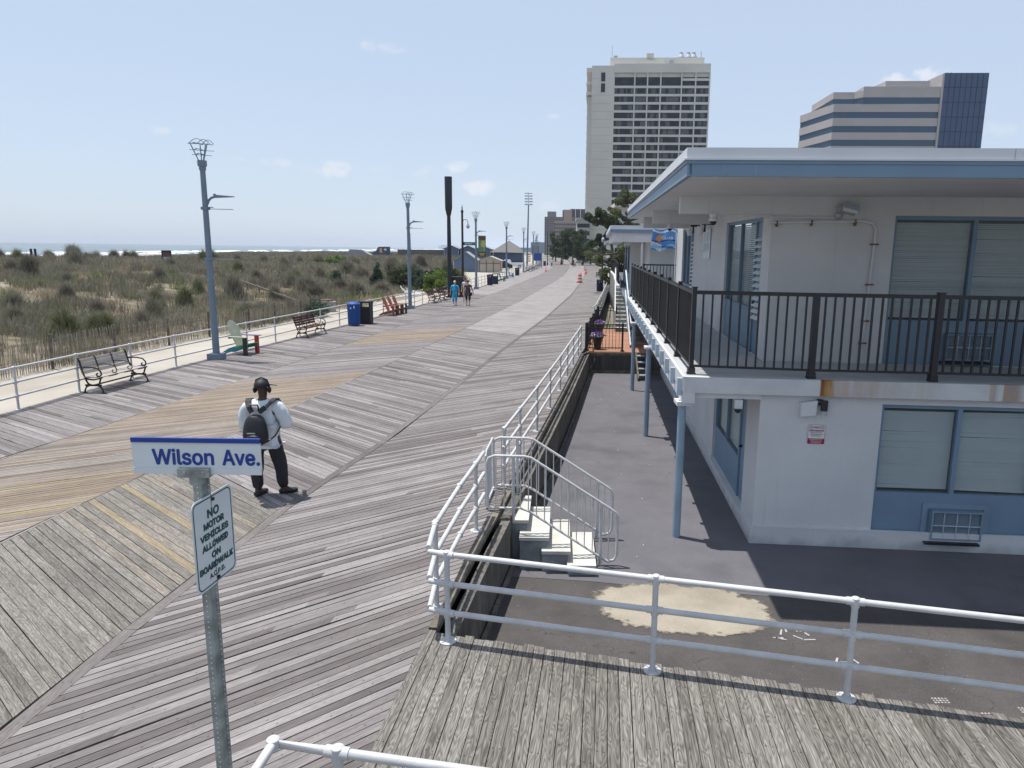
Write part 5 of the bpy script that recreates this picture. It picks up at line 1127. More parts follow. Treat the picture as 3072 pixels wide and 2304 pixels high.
def hand(prefix,w,d,up,side,mname,parent,J,E,root):
    """palm and five fingers grown from the wrist joint w, direction d"""
    d=Vector(d).normalized(); up=Vector(up).normalized(); sd=d.cross(up).normalized()*side
    w=Vector(w); p1=w+d*.045; p2=w+d*.09
    J[prefix+'p1']=(*p1,(.036,.020)); J[prefix+'p2']=(*p2,(.038,.018)); E+=[(root,prefix+'p1'),(prefix+'p1',prefix+'p2')]
    for k,(off,l) in enumerate(((-.028,.07),(-.010,.082),(.010,.078),(.028,.06))):
        a=p2+sd*off+d*.015; b=a+d*l*.5+up*-.012; c=b+(d*.6-up*.8).normalized()*l*.5
        J[f'{prefix}f{k}a']=(*a,.0095); J[f'{prefix}f{k}b']=(*b,.0085); J[f'{prefix}f{k}c']=(*c,.007)
        E+=[(prefix+'p2',f'{prefix}f{k}a'),(f'{prefix}f{k}a',f'{prefix}f{k}b'),(f'{prefix}f{k}b',f'{prefix}f{k}c')]
    a=p1-sd*.035; b=a-sd*.018+d*.035; J[prefix+'ta']=(*a,.012); J[prefix+'tb']=(*b,.009); E+=[(prefix+'p1',prefix+'ta'),(prefix+'ta',prefix+'tb')]
def figure(lab,loc,rz,H=1.0,skinm='skin_light',top='cloth_white',bot='cloth_black',pose='stand',hair=None,sleeve=.55,legcut=1.,bulk=1.,shoe='cloth_black',legs=None,arms=None,skirt=0,torso_r=.15,headturn=0,hands=True,group=None):
    t=thing('person',lab,'person',(0,0,0),group=group); t['_w']=(0,0,0)
    B=bulk
    lf,rf=legs or ((-.12,0,0),(.12,.02,0))            # ankle x,y and knee forward
    kn=lambda s,f:(s*.105*B+(f[0]-s*.1)*.45,f[1]*.5+.04+f[2],.49)
    J={'pel':(0,0,.93,(.155*B,.115*B)),'bel':(0,.01,1.08,(.150*B,.115*B)),'chest':(0,0,1.28,(.165*B,.12*B)),'neckb':(0,-.01,1.46,(.085,.075)),'neck':(0,.0,1.53,.055),
       'head1':(0,.015,1.60,(.066,.08)),'head2':(0,.02,1.68,(.078,.096)),'head3':(0,.01,1.755,(.07,.08))}
    E=[('pel','bel'),('bel','chest'),('chest','neckb'),('neckb','neck'),('neck','head1'),('head1','head2'),('head2','head3')]
    (le,lw),(re,rw)=arms or (((-.25,-.03,1.14),(-.27,.05,.90)),((.25,-.03,1.14),(.27,.05,.90)))
    for s,n,el,wr in ((-1,'l',le,lw),(1,'r',re,rw)):
        J[n+'sh']=(s*.185*B,-.01,1.41,.065*B); J[n+'el']=(*el,.047*B); J[n+'wr']=(*wr,(.032,.026)); E+=[('neckb',n+'sh'),(n+'sh',n+'el'),(n+'el',n+'wr')]
        d=Vector(wr)-Vector(el)
        if hands: hand(n,wr,d,(0,-1,.3) if abs(d.normalized().z)>.6 else (0,0,1),s,None,None,J,E,n+'wr')
    for s,n,f in ((-1,'L',lf),(1,'R',rf)):
        J[n+'hip']=(s*.10*B,0,.86,(.095*B,.10*B)); k=kn(s,f); J[n+'kn']=(*k,.062); J[n+'an']=(f[0],f[1],.09,.038); J[n+'he']=(f[0],f[1]-.04,.04,.035); a=f[3] if len(f)>3 else 0
        J[n+'to']=(f[0]+.17*math.sin(a),f[1]+.17*math.cos(a),.03,(.04,.024)); E+=[('pel',n+'hip'),(n+'hip',n+'kn'),(n+'kn',n+'an'),(n+'an',n+'he'),(n+'an',n+'to')]
    skin('body',J,E,skinm,t)
    S={k:J[k] for k in ('bel','chest','neckb','lsh','rsh')}; S['hem']=(0,.0,.83 if not skirt else .70,(.19*B,.165*B) if not skirt else (.20*B,.17*B)); S['pel']=(0,.01,.99,(.175*B,.145*B)); S['bel']=(0,.01,1.12,(.172*B,.14*B)); S['chest']=(0,0,1.30,(.185*B,.142*B)); S['neckb']=(0,-.01,1.445,(.10*B,.09*B))
    E2=[('hem','pel'),('pel','bel'),('bel','chest'),('chest','neckb'),('neckb','lsh'),('neckb','rsh')]
    for n in 'lr':
        sh=Vector(J[n+'sh'][:3]); el=Vector(J[n+'el'][:3]); wr=Vector(J[n+'wr'][:3]); S[n+'sh']=(*sh,.088*B)
        if sleeve<=1: e=sh.lerp(el,sleeve); S[n+'s1']=(*e,.078*B); E2.append((n+'sh',n+'s1'))
        else: S[n+'s1']=(*el,.085*B); e=el.lerp(wr,sleeve-1); S[n+'s2']=(*e,.062*B); E2+=[(n+'sh',n+'s1'),(n+'s1',n+'s2')]
    so_=skin('shirt',S,E2,top,t,root=list(S).index('pel'),sub=3 if B>1.2 else 2); wrinkle(so_,.016 if B>1.2 else .01)
    Pn={'pel':(0,0,.93,(.13*B,.115*B))}; E3=[]
    for n in 'LR':
        hp=Vector(J[n+'hip'][:3]); k=Vector(J[n+'kn'][:3]); an=Vector(J[n+'an'][:3]); Pn[n+'h']=(hp[0],hp[1],.84,.098*B); Pn[n+'k']=(*k,.084*B); e=k.lerp(an,legcut); Pn[n+'a']=(*e,.062*B if legcut>.8 else .07); E3+=[('pel',n+'h'),(n+'h',n+'k'),(n+'k',n+'a')]
    to_=skin('trousers',Pn,E3,bot,t,sub=3 if B>1.2 else 2); wrinkle(to_,.012,(8,8,4),3.)
    for n in 'LR':
        f=lf if n=='L' else rf; a=f[3] if len(f)>3 else 0; 
        skin('shoe',{'a':(f[0]-.08*math.sin(a),f[1]-.08*math.cos(a),.045,(.052,.045)),'b':(f[0]+.06*math.sin(a),f[1]+.06*math.cos(a),.045,(.056,.045)),'c':(f[0]+.22*math.sin(a),f[1]+.22*math.cos(a),.036,(.052,.036))},[('a','b'),('b','c')],shoe,t,sub=2)
    if hair:
        ball('hair',(0,-.008,1.712),(.094,.112,.105),hair,t,zcut=-.35,rot=(-.25,'X'))
    # face
    mb=MB(); mb.lathe((0,.118,1.655),[(.004,-.012),(.014,-.006),(.012,.012),(.004,.03)],8); mb.build('nose',skinm,t)
    for s in (-1,1): ball('eye',(s*.032,.103,1.69),(.012,.008,.008),'cloth_black',t,n=5); ball('ear',(s*.088,.01,1.675),(.014,.024,.034),skinm,t,n=6)
    ball('mouth',(0,.108,1.625),(.024,.006,.006),'cloth_brown',t,n=5)
    t.location=loc; t.rotation_euler=(0,0,rz); t.scale=(H,H,H)
    return t
# man with a black backpack, seen from behind
yaw=math.radians(3)
man=figure('man in a white T-shirt, black cap and black backpack looking down at his phone',(-4.57,10.88,0),yaw,1.02,'skin_dark','cloth_white','cloth_black',bulk=1.27,sleeve=1.2,
  legs=((-.15,-.02,-.02,.3),(.20,.10,.0,1.1)),arms=(((-.315,.0,1.12),(-.13,.25,1.18)),((.325,.03,1.12),(.22,.28,1.25))),shoe='cloth_black')
man['_w']=(0,0,0)
ball('cap',(0,-.005,1.745),(.108,.122,.098),'cloth_black',man,zcut=-.25); mb=MB(); mb.hexa([(.02,.10,1.735),(.10,.04,1.735),(.19,.12,1.715),(.10,.19,1.715),(.02,.10,1.748),(.10,.04,1.748),(.19,.12,1.722),(.10,.19,1.722)]); mb.build('cap_peak','cloth_black',man)
mb=MB(); mb.tube([(-.105*1.02,.0,1.69),(-.112,.0,1.74),(-.08,.0,1.83),(0,.0,1.862),(.08,.0,1.83),(.112,.0,1.74),(.107,.0,1.69)],.011,8); mb.lathe((0,0,0),[(.001,0),(.001,.001)],4); mb.build('headphone_band','iron',man)
for s in (-1,1): ball('ear_cup',(s*.108,.0,1.675),(.028,.042,.052),'cloth_black',man,n=8)
bm_=skin('backpack',{'t':(-.03,-.25,1.37,(.12,.07)),'m':(-.03,-.29,1.20,(.185,.11)),'b':(-.03,-.30,1.02,(.21,.13)),'u':(-.03,-.27,.88,(.19,.11))},[('t','m'),('m','b'),('b','u')],'pack',man)
mb=MB(); mb.tube([(-.09,-.27,1.42),(-.08,-.28,1.50),(.02,-.28,1.50),(.03,-.27,1.42)],.014,6); mb.build('grab_handle','pack',man)
for s in (-1,1):
    mb=MB(); P=[(s*.05-.03,-.25,1.38),(s*.12-.01,-.215,1.45),(s*.17,-.15,1.515),(s*.19,-.05,1.545),(s*.19,.05,1.53),(s*.19,.14,1.46)]
    for a,b in zip(P,P[1:]): mb.bar(a,b,.075,.018,up=(0,1,.0) if abs(a[1]-b[1])<.05 else (0,0,1))
    mb.build('strap','pack',man)
    mb=MB(); mb.tube([(s*.235,.12,1.20),(s*.245,-.02,1.10),(s*.21,-.16,1.0),(s*.12,-.27,.93)],.012,6); mb.build('lower_strap','pack',man)
skin('front_pocket',{'a':(-.03,-.40,1.08,(.12,.04)),'b':(-.03,-.41,.96,(.13,.045))},[('a','b')],'pack',man)
mb=MB(); mb.box((-.10,-.452,1.10),(.02,-.445,1.115)); mb.box((-.02,-.425,.86),(-.0,-.42,.93)); mb.build('logo_stitching','galvold',man)
ph=MB(); ph.hexa([(-.03,.36,1.25),(.045,.36,1.25),(.045,.40,1.37),(-.03,.40,1.37),(-.03,.37,1.245),(.045,.37,1.245),(.045,.41,1.365),(-.03,.41,1.365)]); 
def wpt(o,p): 
    c,s_=math.cos(o.rotation_euler.z),math.sin(o.rotation_euler.z); k=o.scale.x; return (o.location.x+k*(p[0]*c-p[1]*s_),o.location.y+k*(p[0]*s_+p[1]*c),o.location.z+k*p[2])
phone=MB(); phone.hexa([wpt(man,p) for p in ph.v]); tag(phone.build('mobile_phone','cloth_black'),'dark phone held in both hands by the man with the backpack','phone')
for s in (-1,1): pass
# two women and a companion
w1=figure('blonde woman in turquoise top and cropped trousers walking towards the camera',(-7.18,49.5,0),PI-.1,.93,'skin_light','cloth_turq','cloth_turq',hair='hair_blond',sleeve=.9,bulk=1.08,legcut=.6,skirt=1,legs=((-.06,-.10,.0,0),(.06,.12,.03,0)),arms=(((-.30,-.02,1.14),(-.33,.10,.92)),((.30,-.05,1.14),(.34,-.06,.90))),shoe='cloth_pale')
w2=figure('dark haired woman in brown print tunic, black leggings and sunglasses',(-6.28,49.5,0),PI+.1,.96,'skin_light','cloth_brown','cloth_black',hair='hair_dark',sleeve=.5,bulk=1.08,legcut=.35,skirt=1,legs=((-.09,.12,.03,0),(.10,-.10,.0,0)),arms=(((-.31,-.02,1.16),(-.36,.04,.93)),((.30,.0,1.16),(.32,.08,.92))))
mb=MB(); mb.box((-.06,.112,1.683),(.06,.122,1.705)); mb.build('sunglasses','cloth_black',w2)
mb=MB(); mb.bar((.12,.14,1.42),(-.17,.16,.98),.03,.01,up=(0,1,0)); mb.box((-.30,.02,.72),(-.17,.16,.95)); mb.build('shoulder_bag','cloth_black',w2)
w3=figure('person in a striped top partly hidden behind the dark haired woman',(-7.0,53.6,0),PI,.95,'skin_light','cloth_pale','p_tan',hair='hair_dark',legcut=.2)
for (x,y,h,tp,lab,rz) in ((-1.9,160,1.,'cloth_white','walker in white alone on the left of the far boardwalk',0),(.55,185,1.,'cloth_pale','far walker in the middle of the boardwalk bend',PI),(2.9,165,1.,'cloth_black','far walker in dark clothes on the right of the bend',0),(3.35,166,.8,'cloth_white','child in white walking next to the far dark figure',0),(-1.5,235,1.,'p_red','far walker in red where the boardwalk bends away',0),(-2.6,250,1.,'cloth_black','small dark figure far away beyond the bend',0)):
    figure(lab,(x,y,0),rz,h*1.0,'skin_light',tp,'cloth_black',hair='hair_dark',hands=False,legs=((-.1,-.12,0,0),(.1,.14,.04,0)))
# ------------------------------------------------------------------ terracotta deck beyond the court
dk=thing('terracotta_deck','raised terracotta board deck at the far end of the grey court','deck',(2.4,31.5,GZ))
mb=MB(); y=27.78
while y<36.4: mb.board((RE(y)+.12,y,-.02),(4.3,y,-.02),(4.3,y+.135,-.02),(RE(y)+.12,y+.135,-.02),.035,w=.135); y+=.142
mb.build('decking','terracotta',dk)
mb=MB(); x=.98
while x<4.3: mb.board((x,27.80,-.06),(x,27.80,GZ+.12),(x+.13,27.80,GZ+.12),(x+.13,27.80,-.06),.0); x+=.138
mb=MB(); x=.98
while x<4.3: mb.box((x,27.80,GZ),(x+.131,27.83,-.07)); x+=.138
mb.build('skirt','skirt',dk); MB().box((.95,27.76,-.16),(4.3,27.80,-.055)).build('trim','woodold',dk); MB().box((.95,27.77,GZ),(4.3,27.80,GZ+.12)).build('trim','woodold',dk)
def picket(A,B,h,lab,n=None,z0=0,spaced=.13):
    A=Vector((*A,z0));B=Vector((*B,z0)); L_=(B-A).length; d=(B-A)/L_; t=thing('metal_fence',lab,'fence',tuple(A)); mb=MB()
    for zz in (.12,h-.16,h-.02): mb.bar(A+Vector((0,0,zz)),B+Vector((0,0,zz)),.03,.035)
    n=n or int(L_/spaced)
    for k in range(1,n): p=A+d*L_*k/n; mb.bar(p+Vector((0,0,.05)),p+Vector((0,0,h-.02)),.016,.016,up=d)
    mb.build('railing_panel','black',t)
    for p in (A,B): mb=MB(); mb.box((p.x-.035,p.y-.035,z0),(p.x+.035,p.y+.035,z0+h+.05)); mb.box((p.x-.07,p.y-.07,z0),(p.x+.07,p.y+.07,z0+.03)); mb.build('post','black',t)
    return t
picket((1.04,27.95),(2.47,27.98),1.05,'black metal fence across the near edge of the terracotta deck')
for k in range(4): y0=28.05+k*2.0; picket((RE(y0)+.14,y0),(RE(y0+1.9)+.14,y0+1.9),1.05,('first','second','third','fourth')[k]+' black fence panel from the near end along the boardwalk side of the deck')
picket((1.95,36.15),(2.85,36.2),1.05,'black metal fence across the far edge of the terracotta deck')
pm('petal',(.20,.06,.38)); pm('petal_white',(.75,.72,.78))
def planter(x,y,lab):
    t=thing('flower_pot',lab,'planter',(x,y,0)); MB().lathe((x,y,0),[(.13,0),(.20,.42),(.22,.42),(.22,.47),(.18,.47)],20).build('pot','black',t,smooth=True)
    leaf_cloud('leaves',[(x,y,.52,.27,.27,.13)],500,.035,'bright',t,rs=int(x*100)); leaf_cloud('flowers',[(x,y,.58,.28,.28,.13)],220,.045,'petal',t,rs=int(x*101)); leaf_cloud('flowers',[(x,y,.55,.30,.30,.12)],120,.04,'petal_white',t,rs=int(x*102)); return t
planter(1.53,28.55,'nearer black pot of purple and white petunias on the deck'); planter(1.85,33.4,'farther black pot of purple and white petunias on the deck')
# white stair to the far terrace & dark stair under the walkway
s1=thing('outdoor_stairs','straight stair with white nosings climbing to the far terrace','stairs',(3.0,36.5,0)); 
for k in range(11):
    z=(k+1)*.176; y=35.0+k*.30; x0=2.72+k*.022; MB().box((x0,y,z-.17),(x0+.55,y+.34,z-.03)).build('riser','stepside',s1); MB().box((x0-.02,y-.02,z-.03),(x0+.57,y+.34,z)).build('tread','step',s1)
mb=MB(); mb.bar((3.3,34.9,-.0),(3.52,38.3,2.0),.06,.30); mb.build('stringer','stepside',s1); mb=MB(); mb.bar((2.68,34.9,.95),(2.9,38.2,2.95),.05,.06); mb.box((2.66,34.85,0),(2.72,34.91,1.0)); mb.box((2.88,38.15,1.93),(2.96,38.23,3.0)); mb.build('hand_rail','white',s1)
s2=thing('outdoor_stairs','dark wooden stair in the shade under the end of the upstairs walkway','stairs',(3.6,31,0))
for k in range(9): z=(k+1)*.19; MB().box((2.95,29.4+k*.27,z-.03),(4.2,29.7+k*.27,z)).build('tread','woodold',s2); MB().box((2.97,29.64+k*.27,z),(4.18,29.67+k*.27,z+.16)).build('riser','woodold',s2)
mb=MB(); mb.bar((2.90,29.2,.0),(2.90,32.2,2.05),.05,.25); mb.bar((2.90,29.2,.95),(2.90,32.2,3.0),.05,.08); mb.build('stringer','galvold',s2)
# small wooden side steps lower right of the court
s3=thing('outdoor_stairs','short grey wooden steps at the far right corner of the court','stairs',(3.3,26.6,GZ))
for k in range(4): MB().box((2.95,26.2+k*.28,GZ+.2*k+.17),(3.25,26.5+k*.28,GZ+.2*k+.2)).build('tread','galvold',s3)
MB().bar((2.93,26.1,GZ+.05),(2.93,27.3,GZ+.85),.04,.2).build('stringer','woodold',s3)
# ------------------------------------------------------------------ second wing, terrace
def WT(u,v,z): return (3.30+.998*u+.05*v,33.2-.05*u+v,z)
w2b=thing('motel_wing','second white motel wing with flat blue-trimmed roof beyond the first','building',(3.5,33,GZ))
mb=MB(WT); mb.box((.85,1.4,GZ),(12,1.6,4.3)); mb.box((.1,5.0,GZ),(.3,14.5,4.3)); mb.box((.3,14.3,GZ),(12,14.5,4.3)); mb.box((.85,1.6,GZ),(1.0,5.0,4.3)); mb.box((.1,4.85,GZ),(.85,5.0,4.3)); mb.build('wall','stucco',w2b)
mb=MB(WT); mb.box((-.9,-.05,4.25),(12,.12,4.66)); mb.box((-.9,.12,4.25),(-.75,13,4.66)); mb.build('header_beam','stucco',w2b)
mb=MB(WT); mb.box((-1.0,-.1,4.66),(12,15,4.68)); mb.build('roof_slab','white',w2b)
mb=MB(WT); mb.box((-1.03,-.16,4.66),(12,-.10,4.80)); mb.box((-1.06,-.16,4.66),(-1.0,15,4.80)); mb.build('fascia','blue',w2b)
mb=MB(WT); mb.box((-1.07,-.18,4.802),(12,15,4.98)); mb.build('roof_edge','rooftop',w2b)
mb=MB(WT); mb.box((-.3,0,1.67),(12,14.5,1.92)); mb.build('walkway_slab','white',w2b)
for v in (5.2,8.5,11.8):
    mb=MB(WT); mb.box((.06,v,1.95),(.10,v+1.6,4.15)); o=mb.build('door','blue',w2b); mb=MB(WT); mb.box((.045,v+.1,2.7),(.055,v+1.5,4.05)); mb.build('pane','darkglass',o)
for u in (.35,): MB(WT).box((u,.05,1.92),(u+.08,.13,4.25)).build('column','white',w2b)
r2=thing('balcony_railing','black railing in front of the second motel wing','railing',(3.5,33,1.93))
for a,b in ((0.5,2.0),(2.0,3.5),(3.5,5.0)): A=WT(a,.0,0)[:2];B=WT(b,0,0)[:2]; rail_panel(A,B,0,3.25,2.06,sp_=.14,root=r2)
for a in (.5,2.0,3.5,5.0): A=WT(a,0,0); rail_post(A[0],A[1],1.93,3.28,root=r2)
tr=thing('terrace','white-edged raised concrete terrace right of the boardwalk','terrace',(5,50,0))
tf=[(38.3,2.95),(41,3.2),(55,4.1),(70,4.75),(84,5.8)]
mb=MB()
for (y0,x0),(y1,x1) in zip(tf,tf[1:]): mb.hexa([(x0,y0,-.5),(16,y0,-.5),(16,y1,-.5),(x1,y1,-.5),(x0,y0,1.93),(16,y0,1.93),(16,y1,1.93),(x1,y1,1.93)])
mb.build('platform','court',tr)
mb=MB()
for (y0,x0),(y1,x1) in zip(tf,tf[1:]): mb.bar((x0+.08,y0,1.99),(x1+.08,y1,1.99),.3,.12); pass
mb.build('white_kerb','white',tr)
mb=MB()
for (y0,x0),(y1,x1) in zip(tf,tf[1:]): mb.bar((x0-.03,y0,1.0),(x1-.03,y1,1.0),.05,1.8)
mb.build('side_wall','concwall',tr)
tfn=thing('metal_fence','tall black fence along the edge of the raised terrace','fence',(3.2,41,2))
for k in range(14):
    y0=40.5+k*2.2; y1=y0+2.2; x0=interp(tf,y0)+.1;x1=interp(tf,y1)+.1; rail_panel((x0,y0),(x1,y1),0,3.12,2.12,sp_=.14,root=tfn); rail_post(x0,y0,2.05,3.2,root=tfn)
# ornate white railing
orr=thing('ornate_railing','old white iron railing with wavy balusters along the boardwalk edge beyond the deck','railing',(1.6,36.8,0))
mb=MB(); ysn=list(np.arange(36.6,66,1.6))
mb.tube([(RE(y)-.05-.12*(y<38),y,1.0) for y in ysn],.028,8); mb.tube([(RE(y)-.05,y,.12) for y in ysn],.02,6); mb.build('rail','galv',orr,smooth=True)
mb=MB(); y=36.7
while y<65:
    mb.tube([(RE(y)-.05+.03*math.sin(k*1.6),y+.05*math.cos(k*1.6),.12+.88*k/8) for k in range(9)],.011,5); y+=.2
mb.build('wavy_baluster','galv',orr)
for y in ysn[::2]: MB().tube([(RE(y)-.05,y,0),(RE(y)-.05,y,1.0)],.03,8).build('post','galv',orr)
pipe_rail('pipe_railing','far silver railing along the right edge of the boardwalk past the ornate one',[(RE(y)-.05,y) for y in range(67,150,5)],[(RE(y)-.05,y) for y in range(67,150,5)],(1.,.66,.33),r=.03,collar=False,flange=False)
pipe_rail('pipe_railing','white railing crossing behind the far walkers at the boardwalk bend',[(3.5,214),(7,210),(14,209),(22,208)],[(3.5,214),(7,210),(10,209.6),(14,209),(18,208.5),(22,208)],(1.4,.95,.5),r=.07,collar=False,flange=False)
# ------------------------------------------------------------------ trees and shrubs
def limb_tree(lab,base,trunk,clumps,mname,nper,size,name='pine_tree',r0=.22,flat=1.,cat='tree',group=None,split=None):
    t=thing(name,lab,cat,base,group=group); bx,by,bz=base
    top=trunk[-1]; mb=MB(); rs_=[r0*(1-.75*k/(len(trunk)-1)) for k in range(len(trunk))]; mb.tube(trunk,rs_,8)
    for c in clumps:
        # limb from nearest trunk point lower than the clump
        q=min(trunk,key=lambda p:(Vector(p)-Vector(c[:3])).length+max(0,p[2]-c[2])*2); m_=(Vector(q)+Vector(c[:3]))/2+Vector((0,0,-.15*(Vector(q)-Vector(c[:3])).length*.3)); mb.tube([q,m_,c[:3]],[r0*.4,r0*.28,r0*.1],5)
    mb.build('trunk','bark',t)
    leaf_cloud('crown',clumps,nper,size,mname,t,rs=int(abs(bx*37+by*11))%9999,flat=flat)
    return t
rr=random.Random(21)
def spread(c,n,R_,cr,fl=.6):
    out=[]
    for k in range(n):
        a=rr.uniform(0,2*PI); q=rr.random()**.5; s=cr*rr.uniform(.6,1.25)
        out.append((c[0]+R_[0]*q*math.cos(a),c[1]+R_[1]*q*math.sin(a),c[2]+R_[2]*rr.uniform(-1,1),s,s,s*fl))
    return out
# big pine right, long layered limbs reaching left
cl=[]
for (x,z,w,n) in ((2.75,7.2,.55,5),(3.3,6.9,.5,4),(3.75,7.6,.4,4),(4.0,6.6,.7,6),(4.4,7.3,.45,4),(4.8,6.4,.7,6),(5.1,7.0,.6,5),(5.6,6.6,.7,6),(5.0,5.4,.6,5),(4.2,5.0,.5,3),(5.6,5.6,.6,4),(3.4,4.6,.45,3),(3.8,4.4,.4,3)):
    cl+=spread((x,75,z),n,(w,.9,.25),.33,.8)
limb_tree('wind-bent dark pine with layered limbs in front of the tall hotel tower',(5.6,75,1.9),[(5.6,75,1.5),(5.4,75,3.4),(5.1,75,5.0),(5.0,75,6.2)],cl,'pine',330,.10)
cl=[]
for (x,z,w,n) in ((3.0,3.4,.6,4),(3.9,2.9,.7,5),(4.8,3.1,.8,6),(5.5,3.9,.8,6),(4.3,2.1,.5,4),(5.2,2.2,.9,6),(6.2,3.0,1,8),(7.0,4.2,1,7),(6.6,2.0,1,6),(4.6,1.4,.5,4)):
    cl+=spread((x-.3,66,z),n,(w,1.2,.35),.38,.8)
limb_tree('sunlit lower pine leaning over the right railing behind the black lamp',(5.6,66,1.9),[(5.6,66,.5),(5.4,66,2.2),(5.2,66,3.6)],cl,'pinelt',300,.085)
cl=[]
for (x,z,w,n) in ((6.0,8.2,.7,5),(6.6,9.2,.7,6),(7.4,10.0,.8,7),(7.0,7.6,.8,5),(8.2,9.2,1,7),(8.0,6.6,1,7),(9.2,8.0,1,6),(6.4,6.2,.7,5)):
    cl+=spread((x,82,z),n,(w,1.1,.35),.42,.8)
limb_tree('olive green pine rising above the far end of the motel roof',(8.0,82,1.9),[(8.0,82,1.0),(7.8,82,4),(7.6,82,7),(7.4,82,9)],cl,'pinelt',300,.10)
for (x,y,h,w_,lab) in ((7.4,55,4.2,2.2,'dense pine behind the second motel wing roof'),(9.5,70,4.8,3,'broad pine filling the gap right of the black lamp post')):
    cl=[]; 
    for k in range(5): cl+=spread((x,y,1.9+h*(k+.5)/5),10,(w_*(1-.12*k),2,.3),.5,.8)
    limb_tree(lab,(x,y,1.9),[(x,y,1.5),(x,y,1.9+h*.5),(x,y,1.9+h*.9)],cl,'pine',260,.10)
# dark oak mass left of the tower
for i,(x,y,z,w_,h,lab) in enumerate(((.2,186,4.6,2.6,3.2,'leftmost dark rounded tree at the foot of the tall tower'),(3.0,184,5.0,2.8,3.6,'middle dark rounded tree at the foot of the tall tower'),(5.6,182,4.8,2.4,3.4,'rightmost dark rounded tree at the foot of the tall tower'))):
    cl=spread((x,y,z),34,(w_,2.4,h),.85,.8); limb_tree(lab,(x,y,0),[(x,y,0),(x+.2,y,2.5),(x,y,z)],cl,'oak',230,.22,name='oak_tree')
for i,(x,y,z,s,lab) in enumerate(((8.0,192,4.5,2.2,'loose green tree right of the dark rounded trees'),(-1.5,230,2.6,1.6,'low far tree beyond the boardwalk bend'),(9.5,150,3.4,1.8,'pale green shrubby tree by the far right houses'),(13,170,3.6,2.6,'broad tree between the far houses'))):
    limb_tree(lab,(x,y,0),[(x,y,0),(x,y,z*.6),(x,y,z)],spread((x,y,z),16,(s,s,s*.7),.7,.8),'oak',200,.20,name='oak_tree')
# conifers and shrubs on the dune
for i,(x,y,h,w_,mn,lab) in enumerate(((-18.9,75,2.4,1.05,'cedar','spiky dark green young pine standing alone on the dune'),(-17.6,76.5,1.7,.7,'cedar','smaller spiky pine right beside the lone dark one'),(-23.3,76,1.3,.8,'cedar','low dark juniper left of the spiky pines'))):
    z0=terr(x,y)-.1; cl=[]
    for k in range(26):
        f=k/26; a=k*2.4; q=w_*(1-f)*.9+.1; cl.append((x+q*math.cos(a)*rr.uniform(.4,1),y+q*math.sin(a)*rr.uniform(.4,1),z0+.25+h*f*rr.uniform(.8,1.1),.20,.20,.36))
    limb_tree(lab,(x,y,z0),[(x,y,z0),(x,y,z0+h*.5),(x,y,z0+h)],cl,'cedar',170,.085,name='young_pine',r0=.09)
def bush(lab,x,y,w_,d_,h,mn,n,nper,size,name='shrub'):
    z0=terr(x,y)-.1; cl=[]
    for k in range(n):
        a=rr.uniform(0,2*PI); q=rr.random()**.5; zz=h*rr.uniform(.2,.95)*(1-.45*q*q); s=rr.uniform(.28,.55)
        cl.append((x+w_*q*math.cos(a),y+d_*q*math.sin(a),z0+zz,s,s,s*.75))
    limb_tree(lab,(x,y,z0),[(x,y,z0),(x+.1,y,z0+h*.4)],cl,mn,nper,size,name=name,cat='shrub',r0=.06)
bush('big dark green pine shrub behind the second lamp',-15.9,74,1.7,1.5,3.0,'pine',40,240,.09)
bush('dark shrub joining the second lamp and the bright green bush',-13.8,73,1.3,1.3,2.5,'cedar',26,240,.09)
bush('dark conifer tops behind the bright green bush',-12.7,79,1.6,1.2,2.9,'pine',26,220,.09)
bush('bright green rounded bush left of the tall black pole',-11.9,71,1.5,1.4,2.35,'bright',40,300,.075)
bush('round bright bush on top of the far dune crest',-34.5,112,1.7,1.5,2.4,'bright',18,150,.14)
bush('low dark shrub behind the sand fence near the blue bin',-15.2,44.5,.8,.8,1.2,'cedar',12,220,.06)
for i,(x,y,s) in enumerate(((-19.5,58,1.0),(-17.5,62,1.1),(-22,63,1.2),(-25.5,70,1.1),(-20.5,68,1.0),(-16.2,66,.9),(-24,88,1.3),(-20,92,1.4),(-17,86,1.2),(-15,95,1.3),(-28,96,1.4),(-12.5,90,1.1),(-24,104,1.4),(-34,120,1.5),(-29,126,1.6),(-43,130,1.6))):
    p=protos[(i*3+1)%4]; o=p.copy(); COL.objects.link(o); o.location=(x,y,terr(x,y)-.05); o.scale=(s*1.6,s*1.6,s*1.25); o.rotation_euler=(0,0,i*2.1)
    tag(o,'dark bushy tuft of dune grass standing out of the dry grass','shrub','dark tufts scattered over the dunes')
